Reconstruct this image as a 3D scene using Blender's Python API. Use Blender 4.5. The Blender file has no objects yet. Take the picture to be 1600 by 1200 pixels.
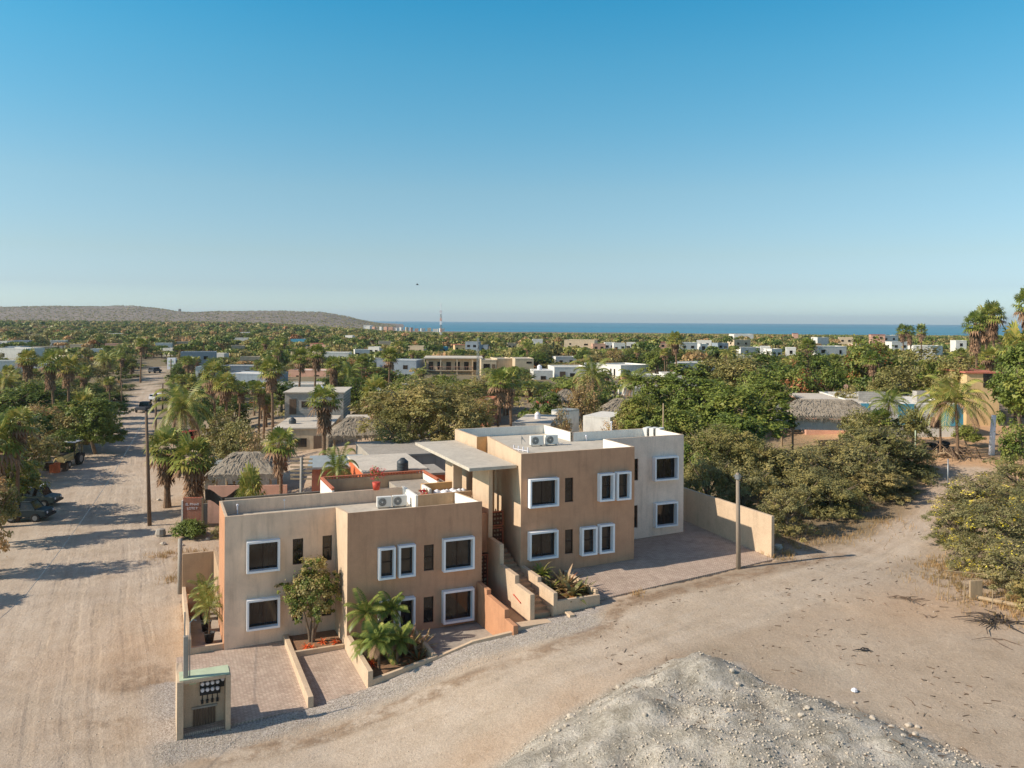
import bpy, bmesh, math, random
import numpy as np
from mathutils import Vector, Matrix
R = math.radians
SC = bpy.context.scene
# ---------------------------------------------------------------- camera
F = 1280.0; CX = 800.0; CY = 500.5; HC = 16.4; ROLL = R(0.36)
cr, sr = math.cos(ROLL), math.sin(ROLL)
cam = bpy.data.cameras.new("camera"); camo = bpy.data.objects.new("camera", cam)
SC.collection.objects.link(camo)
cam.sensor_fit = 'HORIZONTAL'; cam.sensor_width = 36.0; cam.lens = F / 1600 * 36
cam.shift_y = -(600 - CY) / 1600
cam.clip_start = 0.5; cam.clip_end = 90000
camo.matrix_world = Matrix(((cr, -sr, 0, 0), (0, 0, -1, 0), (sr, cr, 0, HC), (0, 0, 0, 1)))
SC.camera = camo
# ---------------------------------------------------------------- light
SUN_AZ = math.atan2(-0.973, -0.23); SUN_EL = R(34)
W = bpy.data.worlds.new("World"); SC.world = W; W.use_nodes = True
wn = W.node_tree.nodes; wl = W.node_tree.links
for n in list(wn): wn.remove(n)
sky = wn.new('ShaderNodeTexSky'); sky.sky_type = 'NISHITA'; sky.sun_disc = False
sky.sun_elevation = SUN_EL; sky.sun_rotation = SUN_AZ % (2 * math.pi)
sky.altitude = 0; sky.air_density = 1.0; sky.dust_density = 0.6; sky.ozone_density = 1.6
bg = wn.new('ShaderNodeBackground'); bg.inputs['Strength'].default_value = 0.15
# tint by elevation over the physical sky; topmost stops reddened to warm wall shade
SKYT = [(0.008, (1.18, 1.55, 2.0)), (0.039, (0.92, 1.13, 1.48)), (0.078, (0.97, 1.12, 1.23)), (0.154, (0.96, 1.25, 1.24)), (0.228, (0.70, 1.33, 1.36)), (0.298, (0.50, 1.39, 1.46)), (0.361, (0.29, 1.38, 1.53)), (0.45, (0.62, 1.15, 1.35)), (0.62, (1.10, 0.98, 1.02))]
wtc = wn.new('ShaderNodeTexCoord'); wsx = wn.new('ShaderNodeSeparateXYZ'); wl.new(wtc.outputs['Generated'], wsx.inputs[0])
wr = wn.new('ShaderNodeValToRGB'); wr.color_ramp.interpolation = 'LINEAR'
while len(wr.color_ramp.elements) < len(SKYT): wr.color_ramp.elements.new(0.5)
for e_, (p_, c_) in zip(wr.color_ramp.elements, SKYT): e_.position = p_; e_.color = (c_[0] / 2, c_[1] / 2, c_[2] / 2, 1)
wl.new(wsx.outputs[2], wr.inputs[0])
hs = wn.new('ShaderNodeMix'); hs.data_type = 'RGBA'; hs.blend_type = 'MULTIPLY'; hs.inputs[0].default_value = 1.0
wo = wn.new('ShaderNodeOutputWorld')
wl.new(sky.outputs[0], hs.inputs[6]); wl.new(wr.outputs[0], hs.inputs[7]); wl.new(hs.outputs[2], bg.inputs['Color']); wl.new(bg.outputs[0], wo.inputs['Surface'])
sun = bpy.data.lights.new("sun", 'SUN'); sun.energy = 3.9; sun.angle = R(0.5); sun.color = (1.0, 0.875, 0.73)
suno = bpy.data.objects.new("sun", sun); SC.collection.objects.link(suno)
sd = Vector((math.sin(SUN_AZ) * math.cos(SUN_EL), math.cos(SUN_AZ) * math.cos(SUN_EL), math.sin(SUN_EL)))
suno.rotation_euler = sd.to_track_quat('Z', 'Y').to_euler()
vs = SC.view_settings; vs.view_transform = 'Standard'; vs.look = 'None'; vs.gamma = 1; vs.exposure = 0.5
vs.use_curve_mapping = False
SC.cycles.max_bounces = 6; SC.cycles.transparent_max_bounces = 4

# ---------------------------------------------------------------- helpers
def lin(r, g, b):
    f = lambda c: (c / 255 / 12.92) if c / 255 <= 0.04045 else ((c / 255 + 0.055) / 1.055) ** 2.4
    return (f(r), f(g), f(b), 1.0)
def ray(px, py):
    a = (px - CX) / F; b = (CY - py) / F
    return (a * cr - b * sr, 1.0, a * sr + b * cr)
def at(px, py, Y):            # world point seen at a photo pixel, at depth Y
    d = ray(px, py); return Vector((d[0] * Y, Y, HC + d[2] * Y))
def atz(px, py, z):
    d = ray(px, py); t = (z - HC) / d[2]; return Vector((d[0] * t, t, z))
CA, SA = 0.917 / math.hypot(.917, .398), 0.398 / math.hypot(.917, .398)
OX, OY = -8.25, 41.4
ROT = math.atan2(SA, CA)
def L2W(u, v, z=0.0): return Vector((OX + CA * u - SA * v, OY + SA * u + CA * v, z))
def W2L(x, y): return ((x - OX) * CA + (y - OY) * SA, -(x - OX) * SA + (y - OY) * CA)
def onv(px, py, v):           # point of the plane v = const seen at a pixel -> (u, z)
    d = ray(px, py)
    # t*d0 = OX + CA u - SA v ; t = OY + SA u + CA v
    u = (d[0] * (OY + CA * v) - OX + SA * v) / (CA - d[0] * SA)
    t = OY + SA * u + CA * v
    return u, HC + d[2] * t

def vnoise(x, y, seed=0):
    xi = np.floor(x).astype(np.int64); yi = np.floor(y).astype(np.int64)
    xf = x - xi; yf = y - yi
    def h(a, b):
        n = (a * 374761393 + b * 668265263 + seed * 974711) & 0x7fffffff
        n = (n ^ (n >> 13)) * 1274126177 & 0x7fffffff
        return ((n ^ (n >> 16)) & 0xffff) / 65535.0
    sx = xf * xf * (3 - 2 * xf); sy = yf * yf * (3 - 2 * yf)
    return (h(xi, yi) * (1 - sx) + h(xi + 1, yi) * sx) * (1 - sy) + (h(xi, yi + 1) * (1 - sx) + h(xi + 1, yi + 1) * sx) * sy
def fbm(x, y, oct=4, seed=0):
    s = 0; a = 0.5; t = 0
    for i in range(oct):
        s = s + a * vnoise(x * 2 ** i, y * 2 ** i, seed + i * 17); t += a; a *= 0.5
    return s / t
def sstep(a, b, x):
    t = np.clip((x - a) / (b - a), 0, 1); return t * t * (3 - 2 * t)

class MB:
    def __init__(s): s.v = []; s.f = []; s.m = []
    def face(s, pts, m=0):
        i = len(s.v); s.v += [tuple(p) for p in pts]; s.f.append(tuple(range(i, i + len(pts)))); s.m.append(m)
    def quadstrip(s, a, b, m=0):
        s.face([a[0], a[1], b[1], b[0]], m)
    def box(s, x0, y0, z0, x1, y1, z1, m=0):
        i = len(s.v)
        s.v += [(x0, y0, z0), (x1, y0, z0), (x1, y1, z0), (x0, y1, z0), (x0, y0, z1), (x1, y0, z1), (x1, y1, z1), (x0, y1, z1)]
        for q in ((0, 3, 2, 1), (4, 5, 6, 7), (0, 1, 5, 4), (1, 2, 6, 5), (2, 3, 7, 6), (3, 0, 4, 7)):
            s.f.append(tuple(i + k for k in q)); s.m.append(m)
        return s
    def prism(s, poly, z0, z1, m=0):        # poly counter-clockwise; z0/z1 numbers or per-point lists
        n = len(poly); i = len(s.v)
        a = z0 if hasattr(z0, '__len__') else [z0] * n; b = z1 if hasattr(z1, '__len__') else [z1] * n
        s.v += [(p[0], p[1], a[k]) for k, p in enumerate(poly)] + [(p[0], p[1], b[k]) for k, p in enumerate(poly)]
        s.f.append(tuple(i + k for k in range(n))[::-1]); s.m.append(m)
        s.f.append(tuple(i + n + k for k in range(n))); s.m.append(m)
        for k in range(n):
            s.f.append((i + k, i + (k + 1) % n, i + n + (k + 1) % n, i + n + k)); s.m.append(m)
        return s
    def tube(s, path, rad, n=8, m=0, cap=True):
        path = [Vector(p) for p in path]; rr = rad if hasattr(rad, '__len__') else [rad] * len(path)
        i = len(s.v); prev = None
        for k, p in enumerate(path):
            d = (path[min(k + 1, len(path) - 1)] - path[max(k - 1, 0)]).normalized()
            if prev is None:
                ref = Vector((0, 0, 1)) if abs(d.z) < 0.9 else Vector((1, 0, 0)); a = d.cross(ref).normalized()
            else: a = (prev - d * prev.dot(d)).normalized()
            prev = a; b = d.cross(a)
            for j in range(n):
                t = 2 * math.pi * j / n; q = p + (a * math.cos(t) + b * math.sin(t)) * rr[k]; s.v.append(tuple(q))
        for k in range(len(path) - 1):
            for j in range(n):
                s.f.append((i + k * n + j, i + k * n + (j + 1) % n, i + (k + 1) * n + (j + 1) % n, i + (k + 1) * n + j)); s.m.append(m)
        if cap:
            s.f.append(tuple(i + j for j in range(n))[::-1]); s.m.append(m)
            s.f.append(tuple(i + (len(path) - 1) * n + j for j in range(n))); s.m.append(m)
        return s
    def lathe(s, prof, c=(0, 0, 0), n=16, m=0):
        i = len(s.v)
        for r_, z in prof:
            for j in range(n):
                t = 2 * math.pi * j / n; s.v.append((c[0] + r_ * math.cos(t), c[1] + r_ * math.sin(t), c[2] + z))
        for k in range(len(prof) - 1):
            for j in range(n):
                s.f.append((i + k * n + j, i + k * n + (j + 1) % n, i + (k + 1) * n + (j + 1) % n, i + (k + 1) * n + j)); s.m.append(m)
        s.f.append(tuple(i + j for j in range(n))[::-1]); s.m.append(m)
        s.f.append(tuple(i + (len(prof) - 1) * n + j for j in range(n))); s.m.append(m)
        return s
    def mesh(s, name, mats, smooth=False, weld=False):
        me = bpy.data.meshes.new(name); me.from_pydata(s.v, [], s.f)
        for m in (mats if isinstance(mats, (list, tuple)) else [mats]): me.materials.append(m)
        me.polygons.foreach_set('material_index', s.m)
        if smooth: me.polygons.foreach_set('use_smooth', [True] * len(s.f))
        if weld:
            bm = bmesh.new(); bm.from_mesh(me); bmesh.ops.remove_doubles(bm, verts=bm.verts, dist=0.0005)
            bmesh.ops.recalc_face_normals(bm, faces=bm.faces); bm.to_mesh(me); bm.free()
        me.update(); return me
COL = SC.collection
def tag(o, label=None, cat=None, group=None, kind=None):
    if label: o['label'] = label
    if cat: o['category'] = cat
    if group: o['group'] = group
    if kind: o['kind'] = kind
    return o
def link(name, me, parent=None, loc=None, rz=None, scale=None):
    o = bpy.data.objects.new(name, me); COL.objects.link(o)
    if parent is not None: o.parent = parent
    if loc is not None: o.location = loc
    if rz is not None: o.rotation_euler = (0, 0, rz)
    if scale is not None: o.scale = scale
    return o
def thing(name, label, cat, loc=(0, 0, 0), rz=0.0, group=None):
    o = link(name, None, None, loc, rz); o.empty_display_size = 0.3
    return tag(o, label, cat, group)
def part(name, mb, mats, parent, smooth=False, bevel=0, weld=False, label=None):
    o = link(name, mb.mesh(name, mats, smooth, weld or bevel > 0), parent)
    if bevel:
        b = o.modifiers.new('bevel', 'BEVEL'); b.width = bevel; b.segments = 2; b.limit_method = 'ANGLE'; b.angle_limit = R(40)
    if label: o['label'] = label
    return o
def solo(name, mb, mats, label, cat, group=None, loc=None, rz=None, **k):
    o = part(name, mb, mats, None, **k)
    if loc is not None: o.location = loc
    if rz is not None: o.rotation_euler = (0, 0, rz)
    return tag(o, label, cat, group)
def struct(name, mb, mats, **k): return tag(part(name, mb, mats, None, **k), kind='structure')
def copy_tree(o, parent=None):
    c = o.copy(); COL.objects.link(c); c.parent = parent
    for ch in [k for k in KIDS.get(o.name, [])]: copy_tree_child(ch, c)
    return c
KIDS = {}
def copy_tree_child(o, parent):
    c = o.copy(); COL.objects.link(c); c.parent = parent
    for ch in o.children: copy_tree_child(ch, c)
def dup(o, loc=None, rz=None, scale=None, label=None, group=None):
    c = o.copy(); COL.objects.link(c)
    for ch in o.children: copy_tree_child(ch, c)
    if loc is not None: c.location = loc
    if rz is not None: c.rotation_euler = (0, 0, rz)
    if scale is not None: c.scale = scale
    if label: c['label'] = label
    if group: c['group'] = group
    return c

# ---------------------------------------------------------------- materials
def newmat(name):
    m = bpy.data.materials.new(name); m.use_nodes = True
    nt = m.node_tree; b = nt.nodes['Principled BSDF']; return m, nt.nodes, nt.links, b
def N(nodes, typ, **kw):
    n = nodes.new(typ)
    for k, v in kw.items():
        if k in n.inputs: n.inputs[k].default_value = v
        else: setattr(n, k, v)
    return n
def ramp(nodes, stops, interp='LINEAR'):
    r = nodes.new('ShaderNodeValToRGB'); e = r.color_ramp.elements; r.color_ramp.interpolation = interp
    while len(e) < len(stops): e.new(0.5)
    for i, (p, c) in enumerate(stops):
        e[i].position = p; e[i].color = c if len(c) == 4 else (*c, 1)
    return r
def mixc(nodes, links, fac, a, b, typ='MIX'):
    m = nodes.new('ShaderNodeMix'); m.data_type = 'RGBA'; m.blend_type = typ
    for inp, val in ((m.inputs[0], fac), (m.inputs[6], a), (m.inputs[7], b)):
        if hasattr(val, 'links') or isinstance(val, bpy.types.NodeSocket): links.new(val, inp)
        else: inp.default_value = val
    return m.outputs[2]
def mul(c, k): return (c[0] * k, c[1] * k, c[2] * k, 1)
def plain(name, c, rough=0.7, metal=0.0, var=0.12, scale=3.0, bump=0.0, bscale=40.0, streak=False, spec=0.4):
    m, n, l, b = newmat(name)
    tc = n.new('ShaderNodeTexCoord')
    mp = n.new('ShaderNodeMapping'); l.new(tc.outputs['Object'], mp.inputs[0])
    if streak: mp.inputs['Scale'].default_value = (1, 1, 0.18)
    t = N(n, 'ShaderNodeTexNoise', Scale=scale, Detail=6.0, Roughness=0.65); l.new(mp.outputs[0], t.inputs['Vector'])
    r = ramp(n, [(0.3, mul(c, 1 - var)), (0.7, mul(c, 1 + var))]); l.new(t.outputs['Fac'], r.inputs[0])
    l.new(r.outputs[0], b.inputs['Base Color'])
    b.inputs['Roughness'].default_value = rough; b.inputs['Metallic'].default_value = metal
    b.inputs['Specular IOR Level'].default_value = spec
    if bump:
        t2 = N(n, 'ShaderNodeTexNoise', Scale=bscale, Detail=4.0); l.new(tc.outputs['Object'], t2.inputs['Vector'])
        bp = N(n, 'ShaderNodeBump', Strength=bump, Distance=0.02); l.new(t2.outputs['Fac'], bp.inputs['Height']); l.new(bp.outputs[0], b.inputs['Normal'])
    return m
def plaster(name, c, dirt=0.26):
    m, n, l, b = newmat(name)
    tc = n.new('ShaderNodeTexCoord')
    t1 = N(n, 'ShaderNodeTexNoise', Scale=0.9, Detail=7.0, Roughness=0.7); l.new(tc.outputs['Object'], t1.inputs['Vector'])
    r1 = ramp(n, [(0.3, mul(c, 0.86)), (0.5, c), (0.7, mul(c, 1.10))]); l.new(t1.outputs['Fac'], r1.inputs[0])
    mp = n.new('ShaderNodeMapping'); mp.inputs['Scale'].default_value = (2.2, 2.2, 0.25); l.new(tc.outputs['Object'], mp.inputs[0])
    t2 = N(n, 'ShaderNodeTexNoise', Scale=1.6, Detail=5.0, Roughness=0.6); l.new(mp.outputs[0], t2.inputs['Vector'])
    r2 = ramp(n, [(0.50, (1, 1, 1, 1)), (0.86, (1 - dirt, 1 - dirt * 1.05, 1 - dirt * 1.1, 1))]); l.new(t2.outputs['Fac'], r2.inputs[0])
    c1 = mixc(n, l, 1.0, r1.outputs[0], r2.outputs[0], 'MULTIPLY')
    t4 = N(n, 'ShaderNodeTexNoise', Scale=26.0, Detail=3.0); l.new(tc.outputs['Object'], t4.inputs['Vector'])
    r4 = ramp(n, [(0.3, (0.87, 0.87, 0.87, 1)), (0.7, (1.09, 1.09, 1.09, 1))]); l.new(t4.outputs['Fac'], r4.inputs[0])
    c2 = mixc(n, l, 1.0, c1, r4.outputs[0], 'MULTIPLY')
    l.new(c2, b.inputs['Base Color']); b.inputs['Roughness'].default_value = 0.9; b.inputs['Specular IOR Level'].default_value = 0.2
    t3 = N(n, 'ShaderNodeTexNoise', Scale=60.0, Detail=3.0); l.new(tc.outputs['Object'], t3.inputs['Vector'])
    bp = N(n, 'ShaderNodeBump', Strength=0.35, Distance=0.01); l.new(t3.outputs['Fac'], bp.inputs['Height']); l.new(bp.outputs[0], b.inputs['Normal'])
    return m
def leafmat(name, c1, c2, c3=None, transl=0.25, rough=0.55):
    m, n, l, b = newmat(name)
    oi = n.new('ShaderNodeObjectInfo'); at_ = n.new('ShaderNodeAttribute'); at_.attribute_name = 'tint'
    sep = n.new('ShaderNodeSeparateColor'); l.new(at_.outputs['Color'], sep.inputs[0])
    ad = N(n, 'ShaderNodeMath', operation='ADD'); l.new(oi.outputs['Random'], ad.inputs[0]); l.new(sep.outputs[1], ad.inputs[1])
    fr = N(n, 'ShaderNodeMath', operation='FRACT'); l.new(ad.outputs[0], fr.inputs[0])
    stops = [(0.0, c1), (0.55, c2), (1.0, c3 or c2)]
    r = ramp(n, stops)
    # whole-tree shift + leaf to leaf shift
    mx = N(n, 'ShaderNodeMath', operation='MULTIPLY_ADD'); l.new(fr.outputs[0], mx.inputs[0]); mx.inputs[1].default_value = 0.45
    m2 = N(n, 'ShaderNodeMath', operation='MULTIPLY'); l.new(sep.outputs[0], m2.inputs[0]); m2.inputs[1].default_value = 0.55
    l.new(m2.outputs[0], mx.inputs[2]); l.new(mx.outputs[0], r.inputs[0])
    tc = n.new('ShaderNodeTexCoord'); t = N(n, 'ShaderNodeTexNoise', Scale=0.6, Detail=2.0); l.new(tc.outputs['Object'], t.inputs['Vector'])
    r2 = ramp(n, [(0.35, (0.72, 0.75, 0.7, 1)), (0.65, (1.2, 1.15, 1.1, 1))]); l.new(t.outputs['Fac'], r2.inputs[0])
    c = mixc(n, l, 1.0, r.outputs[0], r2.outputs[0], 'MULTIPLY')
    l.new(c, b.inputs['Base Color']); b.inputs['Roughness'].default_value = rough; b.inputs['Specular IOR Level'].default_value = 0.35
    tr = n.new('ShaderNodeBsdfTranslucent'); l.new(c, tr.inputs['Color'])
    ms = n.new('ShaderNodeMixShader'); ms.inputs[0].default_value = transl
    out = n['Material Output']; l.new(b.outputs[0], ms.inputs[1]); l.new(tr.outputs[0], ms.inputs[2]); l.new(ms.outputs[0], out.inputs['Surface'])
    return m
def brickmat(name, c1, c2, mortar, sc=1.0, w=0.24, h=0.12, rough=0.85, msize=0.012, rot=None, bump=0.3, axis=None):
    m, n, l, b = newmat(name)
    tc = n.new('ShaderNodeTexCoord'); mp = n.new('ShaderNodeMapping'); l.new(tc.outputs['Object'], mp.inputs[0])
    if axis == 'xz': mp.inputs['Rotation'].default_value = (R(-90), 0, 0)
    elif axis == 'yz': mp.inputs['Rotation'].default_value = (R(-90), 0, R(90))
    elif rot: mp.inputs['Rotation'].default_value = (0, 0, rot)
    br = N(n, 'ShaderNodeTexBrick', Scale=sc); br.inputs['Color1'].default_value = c1; br.inputs['Color2'].default_value = c2; br.inputs['Mortar'].default_value = mortar
    br.inputs['Brick Width'].default_value = w; br.inputs['Row Height'].default_value = h; br.inputs['Mortar Size'].default_value = msize
    l.new(mp.outputs[0], br.inputs['Vector'])
    t = N(n, 'ShaderNodeTexNoise', Scale=1.1, Detail=7.0, Roughness=0.7); l.new(tc.outputs['Object'], t.inputs['Vector'])
    r = ramp(n, [(0.3, (0.82, 0.80, 0.78, 1)), (0.7, (1.12, 1.12, 1.12, 1))]); l.new(t.outputs['Fac'], r.inputs[0])
    c = mixc(n, l, 1.0, br.outputs['Color'], r.outputs[0], 'MULTIPLY')
    l.new(c, b.inputs['Base Color']); b.inputs['Roughness'].default_value = rough
    bp = N(n, 'ShaderNodeBump', Strength=bump, Distance=0.01, invert=True); l.new(br.outputs['Fac'], bp.inputs['Height']); l.new(bp.outputs[0], b.inputs['Normal'])
    return m
M = {}
M['tan'] = plaster('tan_plaster', lin(186, 158, 128)); M['grey_tan'] = plaster('grey_tan_plaster', lin(234, 205, 178))
M['brown'] = plaster('brown_plaster', lin(201, 156, 124)); M['cream'] = plaster('cream_plaster', lin(204, 180, 152), 0.18); M['ochre'] = plaster('bounce_tint_plaster', lin(226, 178, 122), .15)  # ochre: warm bounced light put into the colour, for notch and terrace parapet
M['grey_wall'] = plaster('grey_plaster', lin(244, 220, 200)); M['white'] = plaster('white_plaster', lin(232, 228, 218), 0.2); M['orange'] = plaster('orange_plaster', lin(192, 142, 108), 0.15)
M['frame_white'] = plain('white_window_paint', lin(240, 242, 244), 0.5, var=0.03)
M['alu'] = plain('dark_aluminium', lin(52, 40, 34), 0.4, 0.3, var=0.1)
M['roof'] = plaster('roof_screed', lin(196, 187, 171), 0.25)
M['conc'] = plaster('raw_concrete', lin(168, 160, 148), 0.35); M['dconc'] = plaster('dark_concrete', lin(124, 118, 108), 0.35)
M['ac'] = plain('ac_enamel', lin(226, 224, 216), 0.45, var=0.04); M['dark'] = plain('dark_plastic', lin(42, 42, 42), 0.6, var=0.2)
M['tank'] = plain('black_tank_plastic', lin(66, 72, 76), 0.5, var=0.15)
M['wood'] = plain('weathered_pole_wood', lin(112, 92, 74), 0.85, var=0.25, scale=9, bump=0.5, bscale=25, streak=True)
M['greywood'] = plain('grey_pole_wood', lin(146, 132, 116), 0.9, var=0.22, scale=9, bump=0.5, bscale=25, streak=True)
M['palewood'] = plain('pale_wood', lin(168, 146, 116), 0.85, var=0.2, scale=8, streak=True)
M['bark'] = plain('tree_bark', lin(120, 104, 86), 0.95, var=0.3, scale=6, bump=0.6, bscale=18)
M['palmbark'] = plain('palm_bark', lin(124, 100, 78), 0.95, var=0.3, scale=7, bump=0.8, bscale=12)
M['thatch'] = plain('dry_palm_thatch', lin(158, 146, 128), 0.95, var=0.3, scale=9, bump=1.0, bscale=30)
M['metal'] = plain('galvanised_metal', lin(150, 152, 152), 0.45, 0.6, var=0.15)
M['roofmetal'] = plain('pale_sheet_metal', lin(176, 182, 180), 0.5, 0.3, var=0.18, scale=2)
M['rubber'] = plain('tyre_rubber', lin(48, 46, 44), 0.85, var=0.2)
M['brick'] = brickmat('red_brick', lin(172, 92, 62), lin(150, 78, 54), lin(176, 150, 130), axis='xz', w=0.26, h=0.08)
M['block'] = brickmat('grey_block', lin(186, 180, 170), lin(170, 165, 156), lin(146, 140, 132), axis='xz', w=0.4, h=0.2)
M['soil'] = plain('planter_soil', lin(140, 108, 82), 0.98, var=0.28, scale=7, bump=0.8, bscale=22)
M['red'] = plain('red_paint', lin(196, 74, 54), 0.6); M['terracotta'] = plain('terracotta', lin(186, 110, 80), 0.8)
M['stone'] = plain('pale_stone', lin(196, 184, 166), 0.95, var=0.2, scale=5, bump=0.6, bscale=12)
M['cloth'] = plain('white_cloth', lin(230, 228, 232), 0.9, var=0.05)
M['pink'] = leafmat('red_blossom', lin(190, 30, 50), lin(220, 60, 70), lin(160, 30, 40))
M['pave'] = brickmat('block_paving', lin(196, 176, 158), lin(176, 154, 138), lin(140, 126, 112), w=0.22, h=0.11, msize=0.012, rot=R(45), bump=0.4)
def glass(name, c=(0.014, 0.013, 0.012, 1), c2=(0.034, 0.027, 0.022, 1)):
    m, n, l, b = newmat(name)
    tc = n.new('ShaderNodeTexCoord'); mp = n.new('ShaderNodeMapping'); mp.inputs['Scale'].default_value = (2.0, 2.0, 0.5); l.new(tc.outputs['Object'], mp.inputs[0])
    t = N(n, 'ShaderNodeTexNoise', Scale=1.6, Detail=3.0); l.new(mp.outputs[0], t.inputs['Vector'])
    r = ramp(n, [(0.42, c), (0.68, c2)]); l.new(t.outputs['Fac'], r.inputs[0]); oi = n.new('ShaderNodeObjectInfo')
    rr_ = ramp(n, [(0.0, (.6, .6, .6, 1)), (0.6, (1, 1, 1, 1)), (1.0, (2.6, 2.2, 1.9, 1))]); l.new(oi.outputs['Random'], rr_.inputs[0])
    l.new(mixc(n, l, 1.0, r.outputs[0], rr_.outputs[0], 'MULTIPLY'), b.inputs['Base Color'])
    b.inputs['Roughness'].default_value = 0.06; b.inputs['Specular IOR Level'].default_value = 0.5
    return m
M['glass'] = glass('window_glass')
# ================================================================ terrain
HK = np.array([(-400, -1.6), (-60, -1.3), (-8, -.9), (-6, -.8), (-2.4, -.66), (0, -.28), (3.1, .42), (4.9, .85), (6.9, 1.15), (8.2, 1.35), (12.2, 1.68), (23.3, 2.42), (35, 2.9), (60, 3.3), (400, 3.6)])
MOUND = [atz(*p) for p in ((600, 1245, 1.0), (690, 1200, 1.1), (830, 1135, 1.3), (930, 1085, 1.5), (1020, 1042, 1.8), (1090, 1016, 2.2), (1150, 1022, 2.3), (1225, 1066, 2.3), (1330, 1092, 2.3), (1440, 1128, 2.4), (1560, 1186, 2.5), (1650, 1245, 2.5))]
MOUND = [(p.x, p.y) for p in MOUND] + [(15.0, 8.0), (-3.0, 8.0)]
def polydist(px, py, poly, closed=True):
    n = len(poly); best = np.full(px.shape, 1e9); inside = np.zeros(px.shape, bool)
    for i in range(n if closed else n - 1):
        x0, y0 = poly[i]; x1, y1 = poly[(i + 1) % n]
        dx, dy = x1 - x0, y1 - y0
        t = np.clip(((px - x0) * dx + (py - y0) * dy) / (dx * dx + dy * dy + 1e-9), 0, 1)
        best = np.minimum(best, np.hypot(px - x0 - t * dx, py - y0 - t * dy))
        if closed:
            c = ((y0 > py) != (y1 > py)) & (px < (x1 - x0) * (py - y0) / (y1 - y0 + 1e-12) + x0); inside ^= c
    return np.where(inside, best, -best) if closed else best
def H0(x, y):                    # ground level without mound and hills
    x = np.asarray(x, float); y = np.asarray(y, float)
    lu = (x - OX) * CA + (y - OY) * SA
    hb = np.interp(lu, HK[:, 0], HK[:, 1])
    d = np.hypot(x, y)
    zf = np.interp(d, [0, 300, 600, 1550, 2000], [0.5, 0.5, -1.0, -5.2, -18.0])
    pxa = x / np.maximum(y, 1) * F + CX; west = 1 - sstep(600, 700, pxa); zf = zf * (1 - west) + west * np.interp(d, [0, 300, 700, 1550, 4000], [.5, .5, .8, 3.5, 3.5]) * (1 - sstep(430, 640, pxa) * sstep(900, 1500, d) * 2.3)
    s = sstep(90, 380, d)
    h = hb * (1 - s) + zf * s
    # the rise behind the right hand lots
    h = h + 1.6 * sstep(26, 60, lu) * (1 - sstep(150, 400, d)) * sstep(-10, 60, x)
    return h
def HH(x, y):
    x = np.asarray(x, float); y = np.asarray(y, float)
    h = H0(x, y)
    d = polydist(x, y, MOUND)
    m = np.clip(d, 0, None)
    near = (d > -1)
    mh = 1.15 * (1 - np.exp(-m / 1.7)) * (0.72 + 0.65 * fbm(x * .4, y * .4, 4, 3)) + 0.6 * (1 - np.exp(-m / .4)) * (fbm(x * 1.2, y * 1.2, 4, 9) - .38)
    pk = atz(1108, 1040, 3.0); mh = mh + .5 * np.exp(-(((x - pk.x) / 2.2) ** 2 + ((y - pk.y) / 1.5) ** 2)); mh = mh + .35 * np.exp(-(((x - pk.x + 3.2) / 1.4) ** 2 + ((y - pk.y + 2.2) / 1.2) ** 2))
    h = h + np.where(near & (d > 0), mh, 0)
    lu = (x - OX) * CA + (y - OY) * SA; lv = -(x - OX) * SA + (y - OY) * CA
    # hollow for the paved yards, patio and building pads
    def rect(u0, u1, v0, v1, z):
        nonlocal h
        k = (lu > u0) & (lu < u1) & (lv > v0) & (lv < v1); h = np.where(k, np.minimum(h, z), h)
    rect(-7.2, 0.1, -4.5, 13, -1.25); rect(0.1, 7.3, -4.35, 12, -0.3); rect(7.3, 12.2, -4.0, 11, 0.3); rect(12.2, 24.3, -3.4, 11, 1.2)
    h = h + np.where(y < 140, (fbm(x * .5, y * .5, 3, 5) - .5) * 0.10 + (fbm(x * .09, y * .09, 2, 8) - .5) * 0.25, (fbm(x * .02, y * .02, 2, 5) - .5) * 1.0)
    # hill on the left far away
    th = x / np.maximum(y, 1)
    hp = np.interp(th * F + CX, [-400, 0, 90, 180, 240, 280, 300, 340, 440, 470, 500, 540, 570, 600, 640, 700, 1700], [50, 44, 48, 50, 45, 34, 33, 37, 36, 34, 36, 26, 14, 3, 0, 0, 0])
    hill = (hp + 14 * (fbm(x * .005, y * .005, 4, 21) - .5) * sstep(8, 30, hp)) * sstep(1500, 2750, y) * (1 - 0.4 * sstep(3000, 4200, y))
    return h + hill
def hh(x, y): return float(HH(np.array([x]), np.array([y]))[0])
def h0(x, y): return float(H0(np.array([x]), np.array([y]))[0])
def G(px, py):                   # ground point seen at a pixel
    z = 0.0
    for i in range(30):
        p = atz(px, py, z); z = 0.5 * z + 0.5 * h0(p.x, p.y)
    return atz(px, py, z)
def seq(*parts):
    out = []
    for a, b, s in parts:
        n = max(1, int(round((b - a) / s))); out += list(np.linspace(a, b, n, endpoint=False))
    return np.array(out)
xs = np.concatenate([seq((-2600, -1200, 70), (-1200, -500, 35), (-500, -200, 12), (-200, -80, 4), (-80, -32, 1.0), (-32, 30, 0.24), (30, 80, 0.8), (80, 200, 4), (200, 500, 12), (500, 1300, 35), (1300, 2800, 70))])
ys = np.concatenate([seq((4, 20, 1.0), (20, 62, 0.24), (62, 110, .8), (110, 200, 2.5), (200, 500, 8), (500, 1300, 25), (1300, 4400, 60))])
GX, GY = np.meshgrid(xs, ys); GZ = HH(GX, GY)
def wp(l): return [(p.x, p.y) for p in (G(*q) for q in l)]
roadC = wp([(100, 1300), (330, 1210), (560, 1140), (760, 1075), (950, 1010), (1130, 945), (1290, 895), (1400, 845), (1465, 790), (1500, 740), (1530, 700)])
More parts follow.
